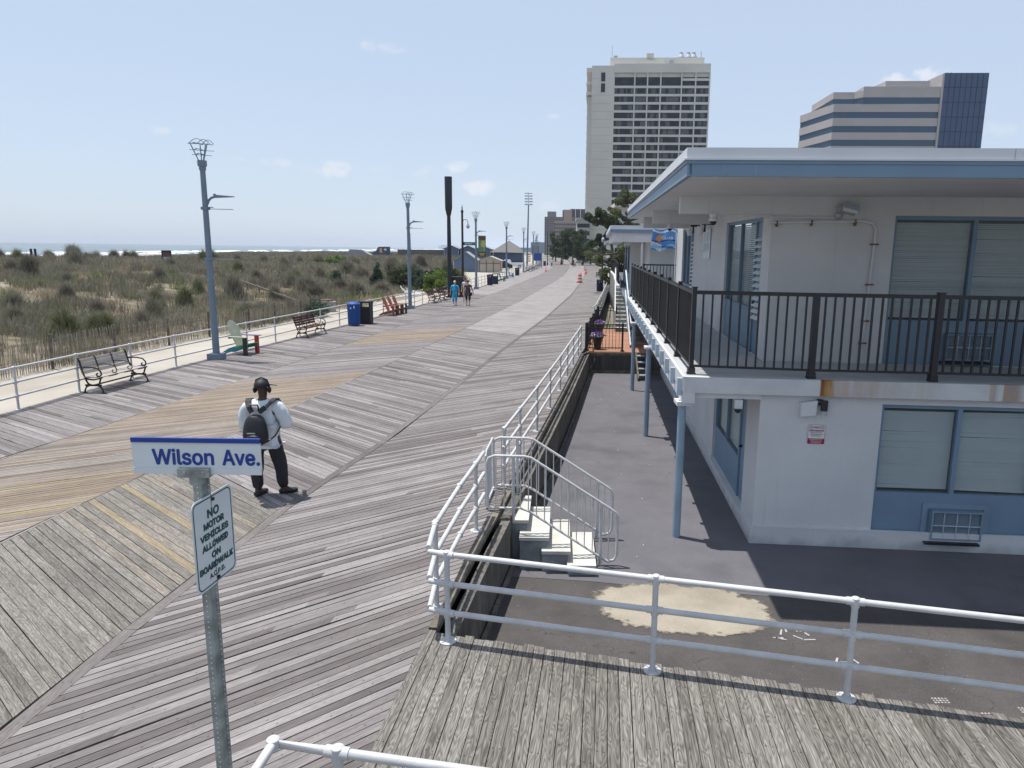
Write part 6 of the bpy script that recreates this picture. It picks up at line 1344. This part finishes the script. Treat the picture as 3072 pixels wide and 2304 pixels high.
# ------------------------------------------------------------------ beach things
pm('shed_blue',(.11,.16,.24)); pm('shed_roof',(.27,.28,.29)); pm('shed_tan',(.40,.36,.30)); pm('shed_tanroof',(.36,.33,.29)); pm('trim',(.62,.64,.66)); pm('shingle',(.085,.08,.077)); pm('pav_blue',(.055,.085,.15)); pm('rustred',(.13,.05,.035))
def gable(lab,x0,x1,y0,y1,z0,ze,zr,wm,rm,over=.25,axis='y',name='beach_shed',doors=0):
    t=thing(name,lab,'shed',((x0+x1)/2,(y0+y1)/2,z0)); xm=(x0+x1)/2
    mb=MB(); mb.quad((x0,y0,z0),(x1,y0,z0),(x1,y0,ze),(xm,y0,zr),(x0,y0,ze)); mb.quad((x1,y1,z0),(x0,y1,z0),(x0,y1,ze),(xm,y1,zr),(x1,y1,ze)); mb.quad((x0,y1,z0),(x0,y0,z0),(x0,y0,ze),(x0,y1,ze)); mb.quad((x1,y0,z0),(x1,y1,z0),(x1,y1,ze),(x1,y0,ze)); mb.build('wall',wm,t)
    s=(zr-ze)/(xm-x0); mb=MB()
    for q in (-1,1):
        xe=xm+q*(xm-x0+over); zz=ze-s*over; P=[(xe,y0-over,zz),(xm,y0-over,zr),(xm,y1+over,zr),(xe,y1+over,zz)]
        mb.hexa([P[0],P[1],P[2],P[3]]+[(a,b,c+.1) for a,b,c in P])
    mb.build('roof',rm,t); mb=MB(); 
    for xx in (x0,x1-.1): mb.box((xx,y0-.03,z0),(xx+.1,y0-.001,ze))
    mb.build('corner_board','trim',t)
    return t
gable('blue gabled beach shed right of the tall black pole',-17.3,-13.2,118,122,-.05,1.75,3.2,'shed_blue','shed_roof')
ts=gable('tan shed with brown posts beside the blue gabled shed',-13.0,-9.6,117,121,-.05,1.9,2.55,'shed_tan','shed_tanroof')
mb=MB()
for k in range(4): x=-13.0+k*1.12; mb.box((x,116.9,0),(x+.07,116.99,2.0))
mb.box((-13.0,116.88,1.45),(-9.6,116.9,1.53)); mb.build('frame_post','rustred',ts)
for k,(x,lab) in enumerate(((-31.5,'first'),(-27.0,'second'),(-22.9,'third'))): gable(lab+' from the left of the three far blue beach houses',x,x+4.0,198,206,.9,3.6,4.4,'shed_blue','shed_roof',.4,name='beach_house')
pv=thing('pavilion','blue square pavilion with a pointed shingle roof','pavilion',(-14,200,0)); x0,x1,y0,y1=-18.0,-10.2,197,205
MB().box((x0,y0,0),(x1,y1,2.8)).build('wall','pav_blue',pv); mb=MB(); c=(-14.1,201,6.0); e=[(x0-.7,y0-.7,2.95),(x1+.7,y0-.7,2.95),(x1+.7,y1+.7,2.95),(x0-.7,y1+.7,2.95)]
for k in range(4): mb.quad(e[k],e[(k+1)%4],c)
mb.quad(*e[::-1]); mb.build('roof','shingle',pv); MB().box((x0-.72,y0-.74,2.78),(x1+.72,y0-.70,2.98)).build('gutter','trim',pv); MB().tube([(-14.1,201,5.9),(-14.1,201,6.4)],.08,6).build('finial','trim',pv)
fw_=thing('board_fence','long weathered board fence between the dune shrubs and the far beach houses','fence',(-38,200,1.2)); mb=MB(); rr4=random.Random(8)
x=-44.5
while x<-31.5: mb.box((x,199.9,.6),(x+.21,200,3.15+rr4.uniform(-.04,.04))); x+=.22
mb.build('boards','woodold',fw_); MB().box((-44.5,199.85,3.1),(-31.5,199.89,3.24)).build('top_rail','woodold',fw_)
# painted beach truck
tk=thing('beach_truck','dark blue painted van parked on the dune near the water','truck',(-47,196,1.2)); 
mb=MB(); P=[(-50,1.55),(-50,2.55),(-49.2,2.75),(-48.5,3.85),(-45.8,3.9),(-45.8,1.55)]; n=len(P); i=0
mb.v+=[(x,195,z) for x,z in P]+[(x,197,z) for x,z in P]; mb.f.append(tuple(range(n))); mb.f.append(tuple(range(2*n-1,n-1,-1))); mb.m+=[0,0]
for j in range(n): mb.f.append((j,n+j,n+(j+1)%n,(j+1)%n)); mb.m.append(0)
mb.build('body','pav_blue',tk); mb=MB(); mb.box((-48.3,194.96,2.85),(-47.4,194.99,3.6)); mb.box((-47.2,194.96,2.85),(-46.1,194.99,3.6)); mb.build('window','darkglass',tk); MB().box((-48.2,194.93,2.3),(-47.5,194.955,3.5)).build('painted_figure','orange',tk); MB().box((-47.0,194.93,2.9),(-46.3,194.955,3.4)).build('painted_letters','signwhite',tk)
for x in (-49.1,-46.7): MB().tube([(x,194.9,1.55),(x,195.1,1.55)],.38,14).build('wheel','black',tk)
wr=thing('beach_tent','low grey sloping shelter on the dune crest','shelter',(-52,190,1.3)); mb=MB(); mb.quad((-57,190,1.2),(-54.6,190,3.1),(-51.6,190,3.0),(-49.0,190,1.4)); mb.quad((-57,193,1.2),(-49,193,1.4),(-51.6,193,3.0),(-54.6,193,3.1)); mb.quad((-54.6,190,3.1),(-54.6,193,3.1),(-51.6,193,3.),(-51.6,190,3.)); mb.quad((-51.6,190,3),(-51.6,193,3),(-49,193,1.4),(-49,190,1.4)); mb.build('canvas','shed_roof',wr)
# parked cars
def car(lab,x,y,z,L_,col,rz=0,pickup=False):
    t=thing('parked_car',lab,'car',(x,y,z)); t['_w']=(0,0,0); W=.9
    prof=[(-L_/2,.35),(-L_/2,.85),(-L_/2+.25,1.02),(-L_*.32,1.1),(-L_*.20,1.68),(L_*.20 if not pickup else -L_*.02,1.70),(L_*.40 if not pickup else L_*.03,1.08),(L_/2-.1,1.02),(L_/2,.8),(L_/2,.35)]
    mb=MB(); n=len(prof); mb.v+=[(a,-W*(1 if c<1.2 else .82),c) for a,c in prof]+[(a,W*(1 if c<1.2 else .82),c) for a,c in prof]; mb.f.append(tuple(range(n))); mb.f.append(tuple(range(2*n-1,n-1,-1))); mb.m+=[0,0]
    for j in range(n): mb.f.append((j,n+j,n+(j+1)%n,(j+1)%n)); mb.m.append(0)
    mb.build('body',col,t)
    mb=MB(); xr=L_*.30 if not pickup else 0; mb.quad((-L_*.27,-W*.96,1.14),(xr,-W*.96,1.14),(L_*.17 if not pickup else -.1,-W*.85,1.6),(-L_*.19,-W*.85,1.6)); mb.build('side_window','darkglass',t)
    for a in (-L_*.32,L_*.31):
        o=MB().tube([(a,-W-.02,.34),(a,-W+.2,.34)],.34,16).build('wheel','black',t); MB().tube([(a,-W-.04,.34),(a,-W-.021,.34)],.2,12).build('rim','galv',o)
        MB().tube([(a,W-.2,.34),(a,W+.02,.34)],.34,16).build('wheel','black',t)
    t.rotation_euler=(0,0,rz); return t
pm('car_black',(.012,.015,.02)); pm('car_white',(.6,.62,.65))
car('dark sports utility car parked behind the tan shed',-10.9,132,.0,4.4,'car_black',.15); car('white pickup truck parked beyond the dark car',-9.9,146,.0,5.6,'car_white',.1,True)
# bicycles in racks left far
def bike(x,y,rz,lab):
    t=thing('bicycle',lab,'bicycle',(0,0,0),group='bicycles parked at the far left rail'); 
    for a in (-.52,.52): MB().tube([(a+.33*math.cos(k*PI/8),0,.34+.33*math.sin(k*PI/8)) for k in range(17)],.025,5).build('wheel','black',t)
    mb=MB(); 
    for a,b in (((-.52,.34),(-.1,.36)),((-.1,.36),(-.22,.85)),((-.22,.78),(.35,.80)),((.35,.85),(.52,.34)),((-.1,.36),(.37,.72)),((-.52,.34),(-.22,.75))): mb.tube([(a[0],0,a[1]),(b[0],0,b[1])],.02,5)
    mb.box((-.34,-.07,.88),(-.10,.07,.94)); mb.tube([(.35,0,.85),(.33,0,1.02)],.02,5); mb.tube([(.30,-.28,1.04),(.30,.28,1.04)],.018,5); mb.build('frame','galv',t)
    t.location=(x,y,0); t.rotation_euler=(0,0,rz); return t
bk=bike(-5.6,124,.3,'bicycle parked among others by the far left rail')
for k in range(9): dup(bk,(-5.55+.08*k+.2*(k%2),126+k*3.2,0),.2+.25*(k%3),'bicycle parked among others by the far left rail')
bs=thing('notice_board','blue notice board with red and white stripes behind the bicycles','sign',(-5.9,150,0)); MB().box((-5.6,149.9,1.5),(-3.9,150,3.0)).build('blue_panel','bin_blue',bs)
mb=MB(); 
for k in range(4): mb.box((-6.9,149.9,1.3+k*.42),(-6.1,150,1.5+k*.42))
mb.build('red_stripe','p_red',bs); mb=MB(); mb.box((-7.0,150,0),(-6.9,150.1,3)); mb.box((-5.8,150,0),(-5.7,150.1,3)); mb.box((-3.9,150,0),(-3.8,150.1,3)); mb.build('post','woodold',bs)
# small dune items
dr=thing('concrete_drum','low concrete drum with a rusty rim half hidden in the grass','drum',(-15.7,48.5,-.5)); MB().lathe((-15.7,48.5,-.6),[(.62,0),(.62,.72),(.66,.74),(.66,.84),(.5,.85)],24).build('drum','concrete',dr,smooth=True); MB().lathe((-15.7,48.5,.20),[(.5,.05),(.45,.16)],20).build('rim','rustred',dr)
bsn=thing('beach_sign','dark notice board with a white and red panel on the dune crest','sign',(-48.5,90,1.3)); MB().box((-49.15,90,1.3),(-47.95,90.1,3.1)).build('board','black',bsn); MB().box((-48.95,89.96,2.35),(-48.15,89.995,2.85)).build('panel','rustred',bsn); MB().box((-48.9,89.96,1.9),(-48.2,89.995,2.3)).build('panel','trim',bsn)
tp=thing('twin_posts','pair of dark posts sticking up from the dune at far left','posts',(-63.5,88,1)); 
for x in (-63.7,-63.2): MB().tube([(x,88,.8),(x-.05,88,3.1)],.13,8).build('post','bin_navy',tp)
pmast=thing('thin_mast','thin pale mast by the water left of the far beach houses','mast',(-47,230,1)); MB().tube([(-47,230,0),(-47.1,230,8.2)],.09,6).build('pole','galvold',pmast)
fd=thing('fallen_fence','bundle of pale fallen fence laths lying on the sand edge','debris',(-13.8,66,-.4))
mb=MB(); rr5=random.Random(2)
for k in range(14): x=-14.6+k*.10; mb.bar((x,66+rr5.uniform(-.3,.3),-.05+rr5.uniform(0,.5)*(1-k/14)),(x+.9,65.4+rr5.uniform(-.3,.3),-.42),.04,.012)
mb.build('laths','trim',fd)
wp=thing('broken_walkway','broken grey slatted walkway half buried in the sand','debris',(-12.9,60,-.4)); mb=MB()
for k in range(16): mb.bar((-14.2+k*.13,60.0+k*.75,terr(-14.2+k*.13,60+k*.75)+.06),(-13.1+k*.13,59.6+k*.75,terr(-13.1+k*.13,59.6+k*.75)+.06),.12,.03)
mb.build('slats','woodold',wp)
dw=thing('dune_boardwalk','low brown rail and planks of a walkway crossing the grass','walkway',(-24,60,.5))
mb=MB(); 
for (a,b) in (((-29.5,64),(-18.6,52.5)),((-28,62),(-18,51.2))): mb.bar((a[0],a[1],terr(*a)+.8),(b[0],b[1],terr(*b)+.35),.06,.14)
for k in range(7): x=-29.5+k*1.7; y=64-k*1.8; mb.box((x,y,terr(x,y)-.1),(x+.09,y+.09,terr(x,y)+.8-k*.06))
mb.build('rail','woodold',dw)
rg_=thing('offshore_ship','faint pale ship far out on the sea','ship',(-560,3000,-2)); mb=MB(); mb.box((-500,3000,-2),(-440,3010,9)); mb.box((-490,3000,9),(-450,3008,14)); mb.build('hull','trim',rg_)
# ------------------------------------------------------------------ tall buildings
M['tower']=mat('tower_concrete',(.58,.56,.51),.85,var=.06,scale=.15); M['towerdk']=mat('tower_side',(.40,.395,.37),.85,var=.06,scale=.15)
M['twin']=mat('tower_glass',(.022,.027,.038),.35,var=.5,scale=.8,spec=.3); M['curtain']=mat('curtain_tint',(.11,.115,.13),.7,var=.4,scale=1.3)
tw_=thing('hotel_tower','tall beige concrete hotel tower with a grid of dark windows','building',(24,225,0))
TD=210.; 
def tsc(x): return x
x0,x1=14.3,40.6   # window field ; blank part 7.9-14
zt=53.6; zb=1.
def TT(u,v,z): return (8.0+u*.996+v*.05,TD-u*.06+v,z)
mb=MB(TT); mb.box((0,.6,0),(32.2,26,53.4)); mb.box((0,0,0),(6.1,.6,53.4)); mb.build('wall','tower',tw_)
mb=MB(TT); mb.box((6.1,.45,0),(32.2,.6,50.5)); mb.build('glazing_back','twin',tw_)
cols=[6.1,11.8,15.3,18.9,24.6,28.4,32.2]; fl=2.13
mb=MB(TT)
for c in cols: mb.box((c-.18,-.02,0),(c+.18,.44,51.8))
mb.box((6.1,-.05,51.6),(32.3,.58,53.9))
z=47.6
rows=[]
while z>2: rows.append(z); z-=fl
for z in rows: mb.box((6.1,.03,z),(32.2,.40,z+.62))
mb.box((24.6,.03,49.5),(32.2,.4,50.1))
mb.build('facade_grid','tower',tw_)
rr6=random.Random(9); mb=MB(TT)
for z in rows:
    for a,b in zip(cols,cols[1:]):
        x=a+.3
        while x<b-.5:
            w=rr6.uniform(.3,1.1)
            if rr6.random()<.4: mb.box((x,.40,z-1.36),(min(x+w,b-.25),.446,z-.02))
            x+=w
mb.build('curtain','curtain',tw_)
mb=MB(TT)
for k in range(24): z=1+k*fl; mb.box((0,-.03,z),(6.0,-.001,z+.06))
mb.build('floor_joint','towerdk',tw_)
# left face with windows, projecting top balconies
mb=MB(TT); mb.box((-1.5,2,49.0),(-.001,18,49.6)); mb.box((-1.5,2,46.2),(-.001,18,47)); mb.box((-1.5,2,52.2),(-.001,18,53.3)); mb.box((-1.2,3,0),(-.001,24,46)); mb.box((2.4,-.06,49.2),(4.0,-.03,51.8)); mb.box((2.4,-.06,46.4),(4,-.03,49)); mb.build('side_wing','tower',tw_)
mb=MB(TT)
for z in rows[1:]:
    for v in range(4,23,3): mb.box((-1.25,v,z-1.4),(-1.205,v+1.7,z-.1))
mb.box((2.55,-.1,49.3),(3.7,-.065,51.6)); mb.box((2.55,-.1,46.5),(3.7,-.065,48.8)); mb.build('side_windows','twin',tw_)
mb=MB(TT); mb.box((5,4,53.4),(31,22,56.4)); mb.box((13,3.5,53.4),(20,4,55.6)); mb.box((15,3.4,56.4),(17,6,57.4)); mb.build('penthouse','tower',tw_)
mb=MB(TT); mb.box((6,5,56.4),(7,6,57.2)); mb.build('roof_unit','galvold',tw_); MB(TT).box((21.5,3.3,54.5),(22.5,3.9,55.6)).build('roof_unit','galvold',tw_)
for u in (25,27,28.5): MB(TT).lathe((u,8,56.4),[(1.0,0),(1.0,1.0),(.5,1.9),(.5,2.3)],10).build('cooling_tower','galvold',tw_)
mb=MB(TT); mb.tube([(5.5,6,56.4),(5.5,6,60)],.06,5); mb.tube([(30.3,6,56.4),(30.3,6,58.5)],.1,5); mb.build('mast','galvold',tw_)
# low podium parts by the tower
pd_=thing('podium_building','beige low podium block stepping out left of the hotel tower','building',(7,205,0)); mb=MB(); mb.box((4.6,207,0),(8.2,222,12.0)); mb.box((4.3,206.7,12),(8.2,222,12.6)); mb.build('wall','towerdk',pd_); mb=MB()
for k in range(5): mb.box((4.58,206.95,1.5+k*2.1),(8.1,206.99,2.6+k*2.1))
mb.build('window_band','twin',pd_)
pd2=thing('corner_building','grey-beige block with a white roof rim in front of the hotel tower','building',(16,150,0)); MB().box((11.5,152,0),(22,165,12.6)).build('wall','towerdk',pd2); mb=MB(); mb.box((11.0,151.5,12.6),(22.5,165,13.4)); mb.box((11.4,151.95,8.8),(22.1,151.99,9.3)); mb.build('roof_rim','tower',pd2)
hs=thing('beach_house','pale house with flat canopy right of the dark trees','house',(13,130,0)); MB().box((8.6,130,0),(15,138,4.8)).build('wall','trim',hs); MB().box((8.0,129.5,4.8),(16,138.5,5.1)).build('roof','shed_roof',hs); mb=MB(); mb.box((9.6,129.95,2.6),(11,129.99,4.2)); mb.box((11.8,129.95,2.6),(13.4,129.99,4.2)); mb.build('window','twin',hs)
hs2=thing('beach_house','long low white house behind the right-hand pines','house',(16,112,0)); MB().box((10,112,0),(22,120,3.6)).build('wall','trim',hs2); mb=MB(); mb.quad((9.5,111.5,3.6),(22.5,111.5,3.6),(21,116,5.2),(11,116,5.2)); mb.quad((22.5,120.5,3.6),(9.5,120.5,3.6),(11,116,5.2),(21,116,5.2)); mb.quad((9.5,120.5,3.6),(9.5,111.5,3.6),(11,116,5.2)); mb.quad((22.5,111.5,3.6),(22.5,120.5,3.6),(21,116,5.2)); mb.build('roof','shed_roof',hs2)
# office block
M['offstone']=mat('pinkish_stone',(.40,.37,.365),.8,var=.05,scale=.3); M['offglass']=glassmat('blue_office_glass',(.01,.05,.11),.35); M['offglass2']=glassmat('dark_curtain_wall',(.004,.035,.11),.35)
of=thing('office_building','stepped office building with pinkish bands and a dark blue glass end','building',(65,155,0))
def poly_prism(P,z0,z1,mn,nm='band',par=of): return MB().prism(P,z0,z1).build(nm,mn,par)
B0=[(53.6,150),(74.0,148.6),(74.0,175),(57,175),(51.2,163)]
def inset(P,d): 
    cx=sum(p[0] for p in P)/len(P); cy=sum(p[1] for p in P)/len(P); return [(cx+(x-cx)*(1-d),cy+(y-cy)*(1-d)) for x,y in P]
z=24.8-2.85*8
while z<24: poly_prism(inset(B0,.012),z,z+1.25,'offglass','window_band'); poly_prism(B0,z+1.25,z+2.85,'offstone'); z+=2.85
poly_prism(inset(B0,.012),24.8,26.0,'offglass','window_band'); poly_prism(B0,26.0,27.4,'offstone'); poly_prism(inset(B0,.012),27.4,28.6,'offglass','window_band'); poly_prism(B0,28.6,30.1,'offstone'); poly_prism(inset(B0,.012),30.1,31.25,'offglass','window_band'); poly_prism(B0,31.25,32.75,'offstone')
U=[(53.9,151.5),(57.9,151.2),(59,149.4),(74.0,148.6),(74,175),(58,175),(54.2,165)]
poly_prism(inset(U,.01),32.75,33.95,'offglass','window_band'); poly_prism(U,33.95,35.25,'offstone')
U2=[(59,149.4),(74.0,148.6),(74,172),(60,172)]; poly_prism(U2,35.25,35.95,'offstone'); U3=[(63.5,150.2),(72.0,149.7),(72.0,168),(63,168)]; poly_prism(U3,35.95,37.2,'offstone'); poly_prism([(73.7,148.4),(73.99,148.25),(73.99,172),(73.7,172)],0,38.3,'offstone')
G_=[(74.0,148.3),(82.3,147.8),(83.8,152),(83.8,172),(74,172)]; poly_prism(G_,0,38.4,'offglass2','glass_tower'); 
mb=MB()
for k in range(1,8): x=74+k*1.04; mb.box((x-.03,148.3-.5*(x-74)/8.3-.06,0),(x+.03,148.3-.5*(x-74)/8.3-.03,38.4))
for k in range(1,14): mb.box((74,147.7,k*2.75),(74.02,148.2,k*2.75+.05)); mb.bar((74,148.25,k*2.75),(82.3,147.75,k*2.75),.04,.08)
mb.build('mullion','twin',of); mb=MB(); mb.tube([(76.3,152,38.4),(76.3,152,39.4)],.06,5); mb.tube([(77.1,152,38.4),(77.1,152,39.5)],.06,5); mb.box((83.9,152,31),(84.6,153,35.5)); mb.build('roof_mast','galvold',of)
mb=MB()
for zz in (3,8.5,14,19.5): pass
for k in range(10):
    zz=k*2.75+1.45
    for x in (59.5,65.2,70.1): mb.box((x,149.4,zz),(x+.09,149.75-(x-53.6)*.0,zz+1.3))
# far city blocks
pm('brickgrey',(.20,.18,.185)); pm('brickpale',(.25,.215,.20)); pm('brickdark',(.085,.06,.075)); pm('farblue',(.20,.25,.33)); pm('pinkstone',(.34,.26,.225))
def block(lab,x0,x1,y,d,h,wm,rows,colsn,wcol='twin',strip=None,name='apartment_block'):
    t=thing(name,lab,'building',((x0+x1)/2,y,0)); MB().box((x0,y,0),(x1,y+d,h)).build('wall',wm,t); mb=MB(); w=(x1-x0)/colsn; fh=h/rows
    for r in range(rows):
        for c in range(colsn): mb.box((x0+w*(c+.25),y-.05,fh*(r+.35)),(x0+w*(c+.75),y-.01,fh*(r+.85)))
    mb.build('windows',wcol,t); mb=MB(); fh_=h/rows
    for r in range(rows):
        for c in range(4): mb.box((x0-.05,y+d*(c+.2)/4,fh*(r+.35)),(x0-.01,y+d*(c+.7)/4,fh*(r+.85)))
    mb.build('side_windows',wcol,t); return t
t=block('leftmost tall grey-brown block of flats beyond the dark trees',-10.2,9,462,30,23.6,'brickgrey',20,14); MB().box((-8.5,465,23.6),(-3,475,27)).build('roof_house','brickgrey',t); MB().box((1,465,23.6),(5,475,28)).build('roof_house','brickdark',t)
t=block('wide pinkish stone hotel with small arched windows beyond the dark trees',-3.3,8.6,400,20,17.8,'brickpale',9,12,name='old_hotel'); MB().box((1.6,403,17.8),(6.0,412,25)).build('roof_tower','pinkstone',t); MB().box((-3.5,399.8,17.8),(8.8,400.3,18.8)).build('parapet','pinkstone',t)
t=block('dark brown ribbed tower left of the beige hotel tower',6.0,18,470,20,29.0,'brickdark',22,9); mb=MB()
for x in (6.0,9.0,12.2,15.2): mb.box((x,469.7,0),(x+.4,469.94,29.4))
mb.build('white_rib','trim',t); mb=MB()
for k in range(20): mb.box((3.6,472,2+k*1.35),(5.99,480,2.35+k*1.35))
mb.build('balcony','trim',t)
block('pale blue low building far away on the horizon',-26,-13,640,20,9.5,'farblue',6,9,'farblue'); block('small far grey building behind the distant lamps',-22,-16,560,20,6,'brickgrey',5,5)
for i,(x,y,w_,h) in enumerate(((-60,900,30,5),(-20,900,26,8))): block(('first','second')[i]+' faint low building on the far shoreline from the left',x,x+w_,y,20,h,'farblue',3,6,'farblue')
hz=MB(); hz.box((-7900,-4100,-3.6),(3000,7900,62)); ho=hz.build('haze','dark'); hm=bpy.data.materials.new('haze_air'); hm.use_nodes=True; hn=hm.node_tree; hn.nodes.remove(hn.nodes['Principled BSDF']); pv_=hn.nodes.new('ShaderNodeVolumePrincipled'); pv_.inputs['Color'].default_value=(.80,.88,1,1); pv_.inputs['Density'].default_value=.00016; hn.links.new(pv_.outputs[0],hn.nodes['Material Output'].inputs['Volume']); ho.data.materials.clear(); ho.data.materials.append(hm); ho['kind']='stuff'; ho['label']='thin pale summer haze over the shore'; ho['category']='haze'
# ------------------------------------------------------------------ camera, light, sky
cam=bpy.data.cameras.new('camera'); co=bpy.data.objects.new('camera',cam); COL.objects.link(co); sc.camera=co
F_=2160.; cam.sensor_width=36.; cam.lens=36.*F_/3072; cam.clip_start=.05; cam.clip_end=60000
rho=math.atan(.0134); p_=math.atan(405/2160)
fw=Vector((0,math.cos(p_),-math.sin(p_))); up0=Vector((0,math.sin(p_),math.cos(p_))); r0=Vector((1,0,0))
# image is turned clockwise by rho
rx=r0*math.cos(rho)+up0*math.sin(rho); ux=-r0*math.sin(rho)+up0*math.cos(rho)
mt=Matrix((( rx.x,ux.x,-fw.x),(rx.y,ux.y,-fw.y),(rx.z,ux.z,-fw.z))).to_4x4(); mt.translation=Vector((0,0,3.9)); co.matrix_world=mt
cam.shift_x=(1536-1676)/3072.
sunel=math.radians(75); sdir=Vector((-math.cos(math.radians(26))*math.cos(sunel),math.sin(math.radians(26))*math.cos(sunel),math.sin(sunel)))
sl=bpy.data.lights.new('sun','SUN'); sl.energy=5.0; sl.angle=math.radians(.53); sl.color=(1,.955,.89); so=bpy.data.objects.new('sun',sl); COL.objects.link(so); so.rotation_euler=sdir.to_track_quat('Z','Y').to_euler(); so.location=(0,0,50)
w=bpy.data.worlds.new('World'); sc.world=w; w.use_nodes=True; nt=w.node_tree; N=nt.nodes; L=nt.links; bg=N['Background']; bg.inputs[1].default_value=.12
sk=N.new('ShaderNodeTexSky'); sk.sky_type='NISHITA'; sk.sun_disc=False; sk.sun_elevation=sunel; sk.sun_rotation=math.atan2(sdir.x,sdir.y); sk.air_density=1.0; sk.dust_density=.7; sk.ozone_density=1.0; sk.altitude=5
tc=N.new('ShaderNodeTexCoord')
out=sk.outputs[0]
# thin hazy veil and small cumulus
def dirof(x,y):
    u=x-1676; v=-(y-1152); c,s=math.cos(rho),math.sin(rho); U=u*c-v*s; V=u*s+v*c
    return (fw*F_+r0*U+up0*V).normalized()
mk=None
nz_=N.new('ShaderNodeTexNoise'); nz_.inputs['Scale'].default_value=34; nz_.inputs['Detail'].default_value=7; nz_.inputs['Roughness'].default_value=.6; L.new(tc.outputs['Generated'],nz_.inputs['Vector'])
for (x,y,rx_,ry_,st) in ((1440,560,60,26,.9),(1370,500,38,20,.8),(1280,520,40,22,.45),(970,513,75,20,.75),(820,490,60,16,.45),(1150,140,70,18,.5),(1190,150,50,14,.45),(2690,250,70,24,.9),(2790,222,60,22,.9),(1660,350,24,10,.35),(2990,390,60,22,.3),(1150,505,40,18,.35),(470,390,30,12,.4),(1640,615,50,18,.3),(1000,495,40,14,.6),(2100,90,60,10,.15),(720,480,30,12,.3)):
    c=dirof(x,y); e1=Vector((c.y,-c.x,0)).normalized(); e2=e1.cross(c)
    if e2.z<0: e2=-e2
    d1=N.new('ShaderNodeVectorMath'); d1.operation='DOT_PRODUCT'; L.new(tc.outputs['Generated'],d1.inputs[0]); d1.inputs[1].default_value=e1
    d2=N.new('ShaderNodeVectorMath'); d2.operation='DOT_PRODUCT'; L.new(tc.outputs['Generated'],d2.inputs[0]); d2.inputs[1].default_value=e2
    a=math_(N,L,'DIVIDE',d1.outputs['Value'],rx_/F_); b=math_(N,L,'DIVIDE',math_(N,L,'SUBTRACT',d2.outputs['Value'],c.dot(e2)),ry_/F_)
    # flat base: squash below
    q=math_(N,L,'ADD',math_(N,L,'MULTIPLY',a,a),math_(N,L,'MULTIPLY',b,b))
    f=math_(N,L,'SUBTRACT',math_(N,L,'MULTIPLY_ADD',nz_.outputs['Fac'],4.4,-1.45),q)
    dfw=N.new('ShaderNodeVectorMath'); dfw.operation='DOT_PRODUCT'; L.new(tc.outputs['Generated'],dfw.inputs[0]); dfw.inputs[1].default_value=c
    mr=N.new('ShaderNodeMapRange'); mr.interpolation_type='SMOOTHSTEP'; mr.inputs[1].default_value=-.2; mr.inputs[2].default_value=1.1; mr.inputs[4].default_value=st; L.new(f,mr.inputs[0])
    o_=math_(N,L,'MULTIPLY',mr.outputs[0],math_(N,L,'GREATER_THAN',dfw.outputs['Value'],.5))
    mk=o_ if mk is None else math_(N,L,'MAXIMUM',mk,o_)
mx=N.new('ShaderNodeMix'); mx.data_type='RGBA'; mx.inputs[0].default_value=.7; L.new(out,mx.inputs[6]); mx.inputs[7].default_value=(4.9,5.75,7.1,1)
m2=N.new('ShaderNodeMix'); m2.data_type='RGBA'; L.new(mk,m2.inputs[0]); L.new(mx.outputs[2],m2.inputs[6]); m2.inputs[7].default_value=(6.3,6.6,7.2,1)
L.new(m2.outputs[2],bg.inputs[0])
vs=sc.view_settings; vs.view_transform='Standard'; vs.look='None'; vs.exposure=.14; vs.gamma=1; vs.use_curve_mapping=False
sc.render.engine='CYCLES'
for o in list(bpy.data.objects):
    if '_w' in o: del o['_w']
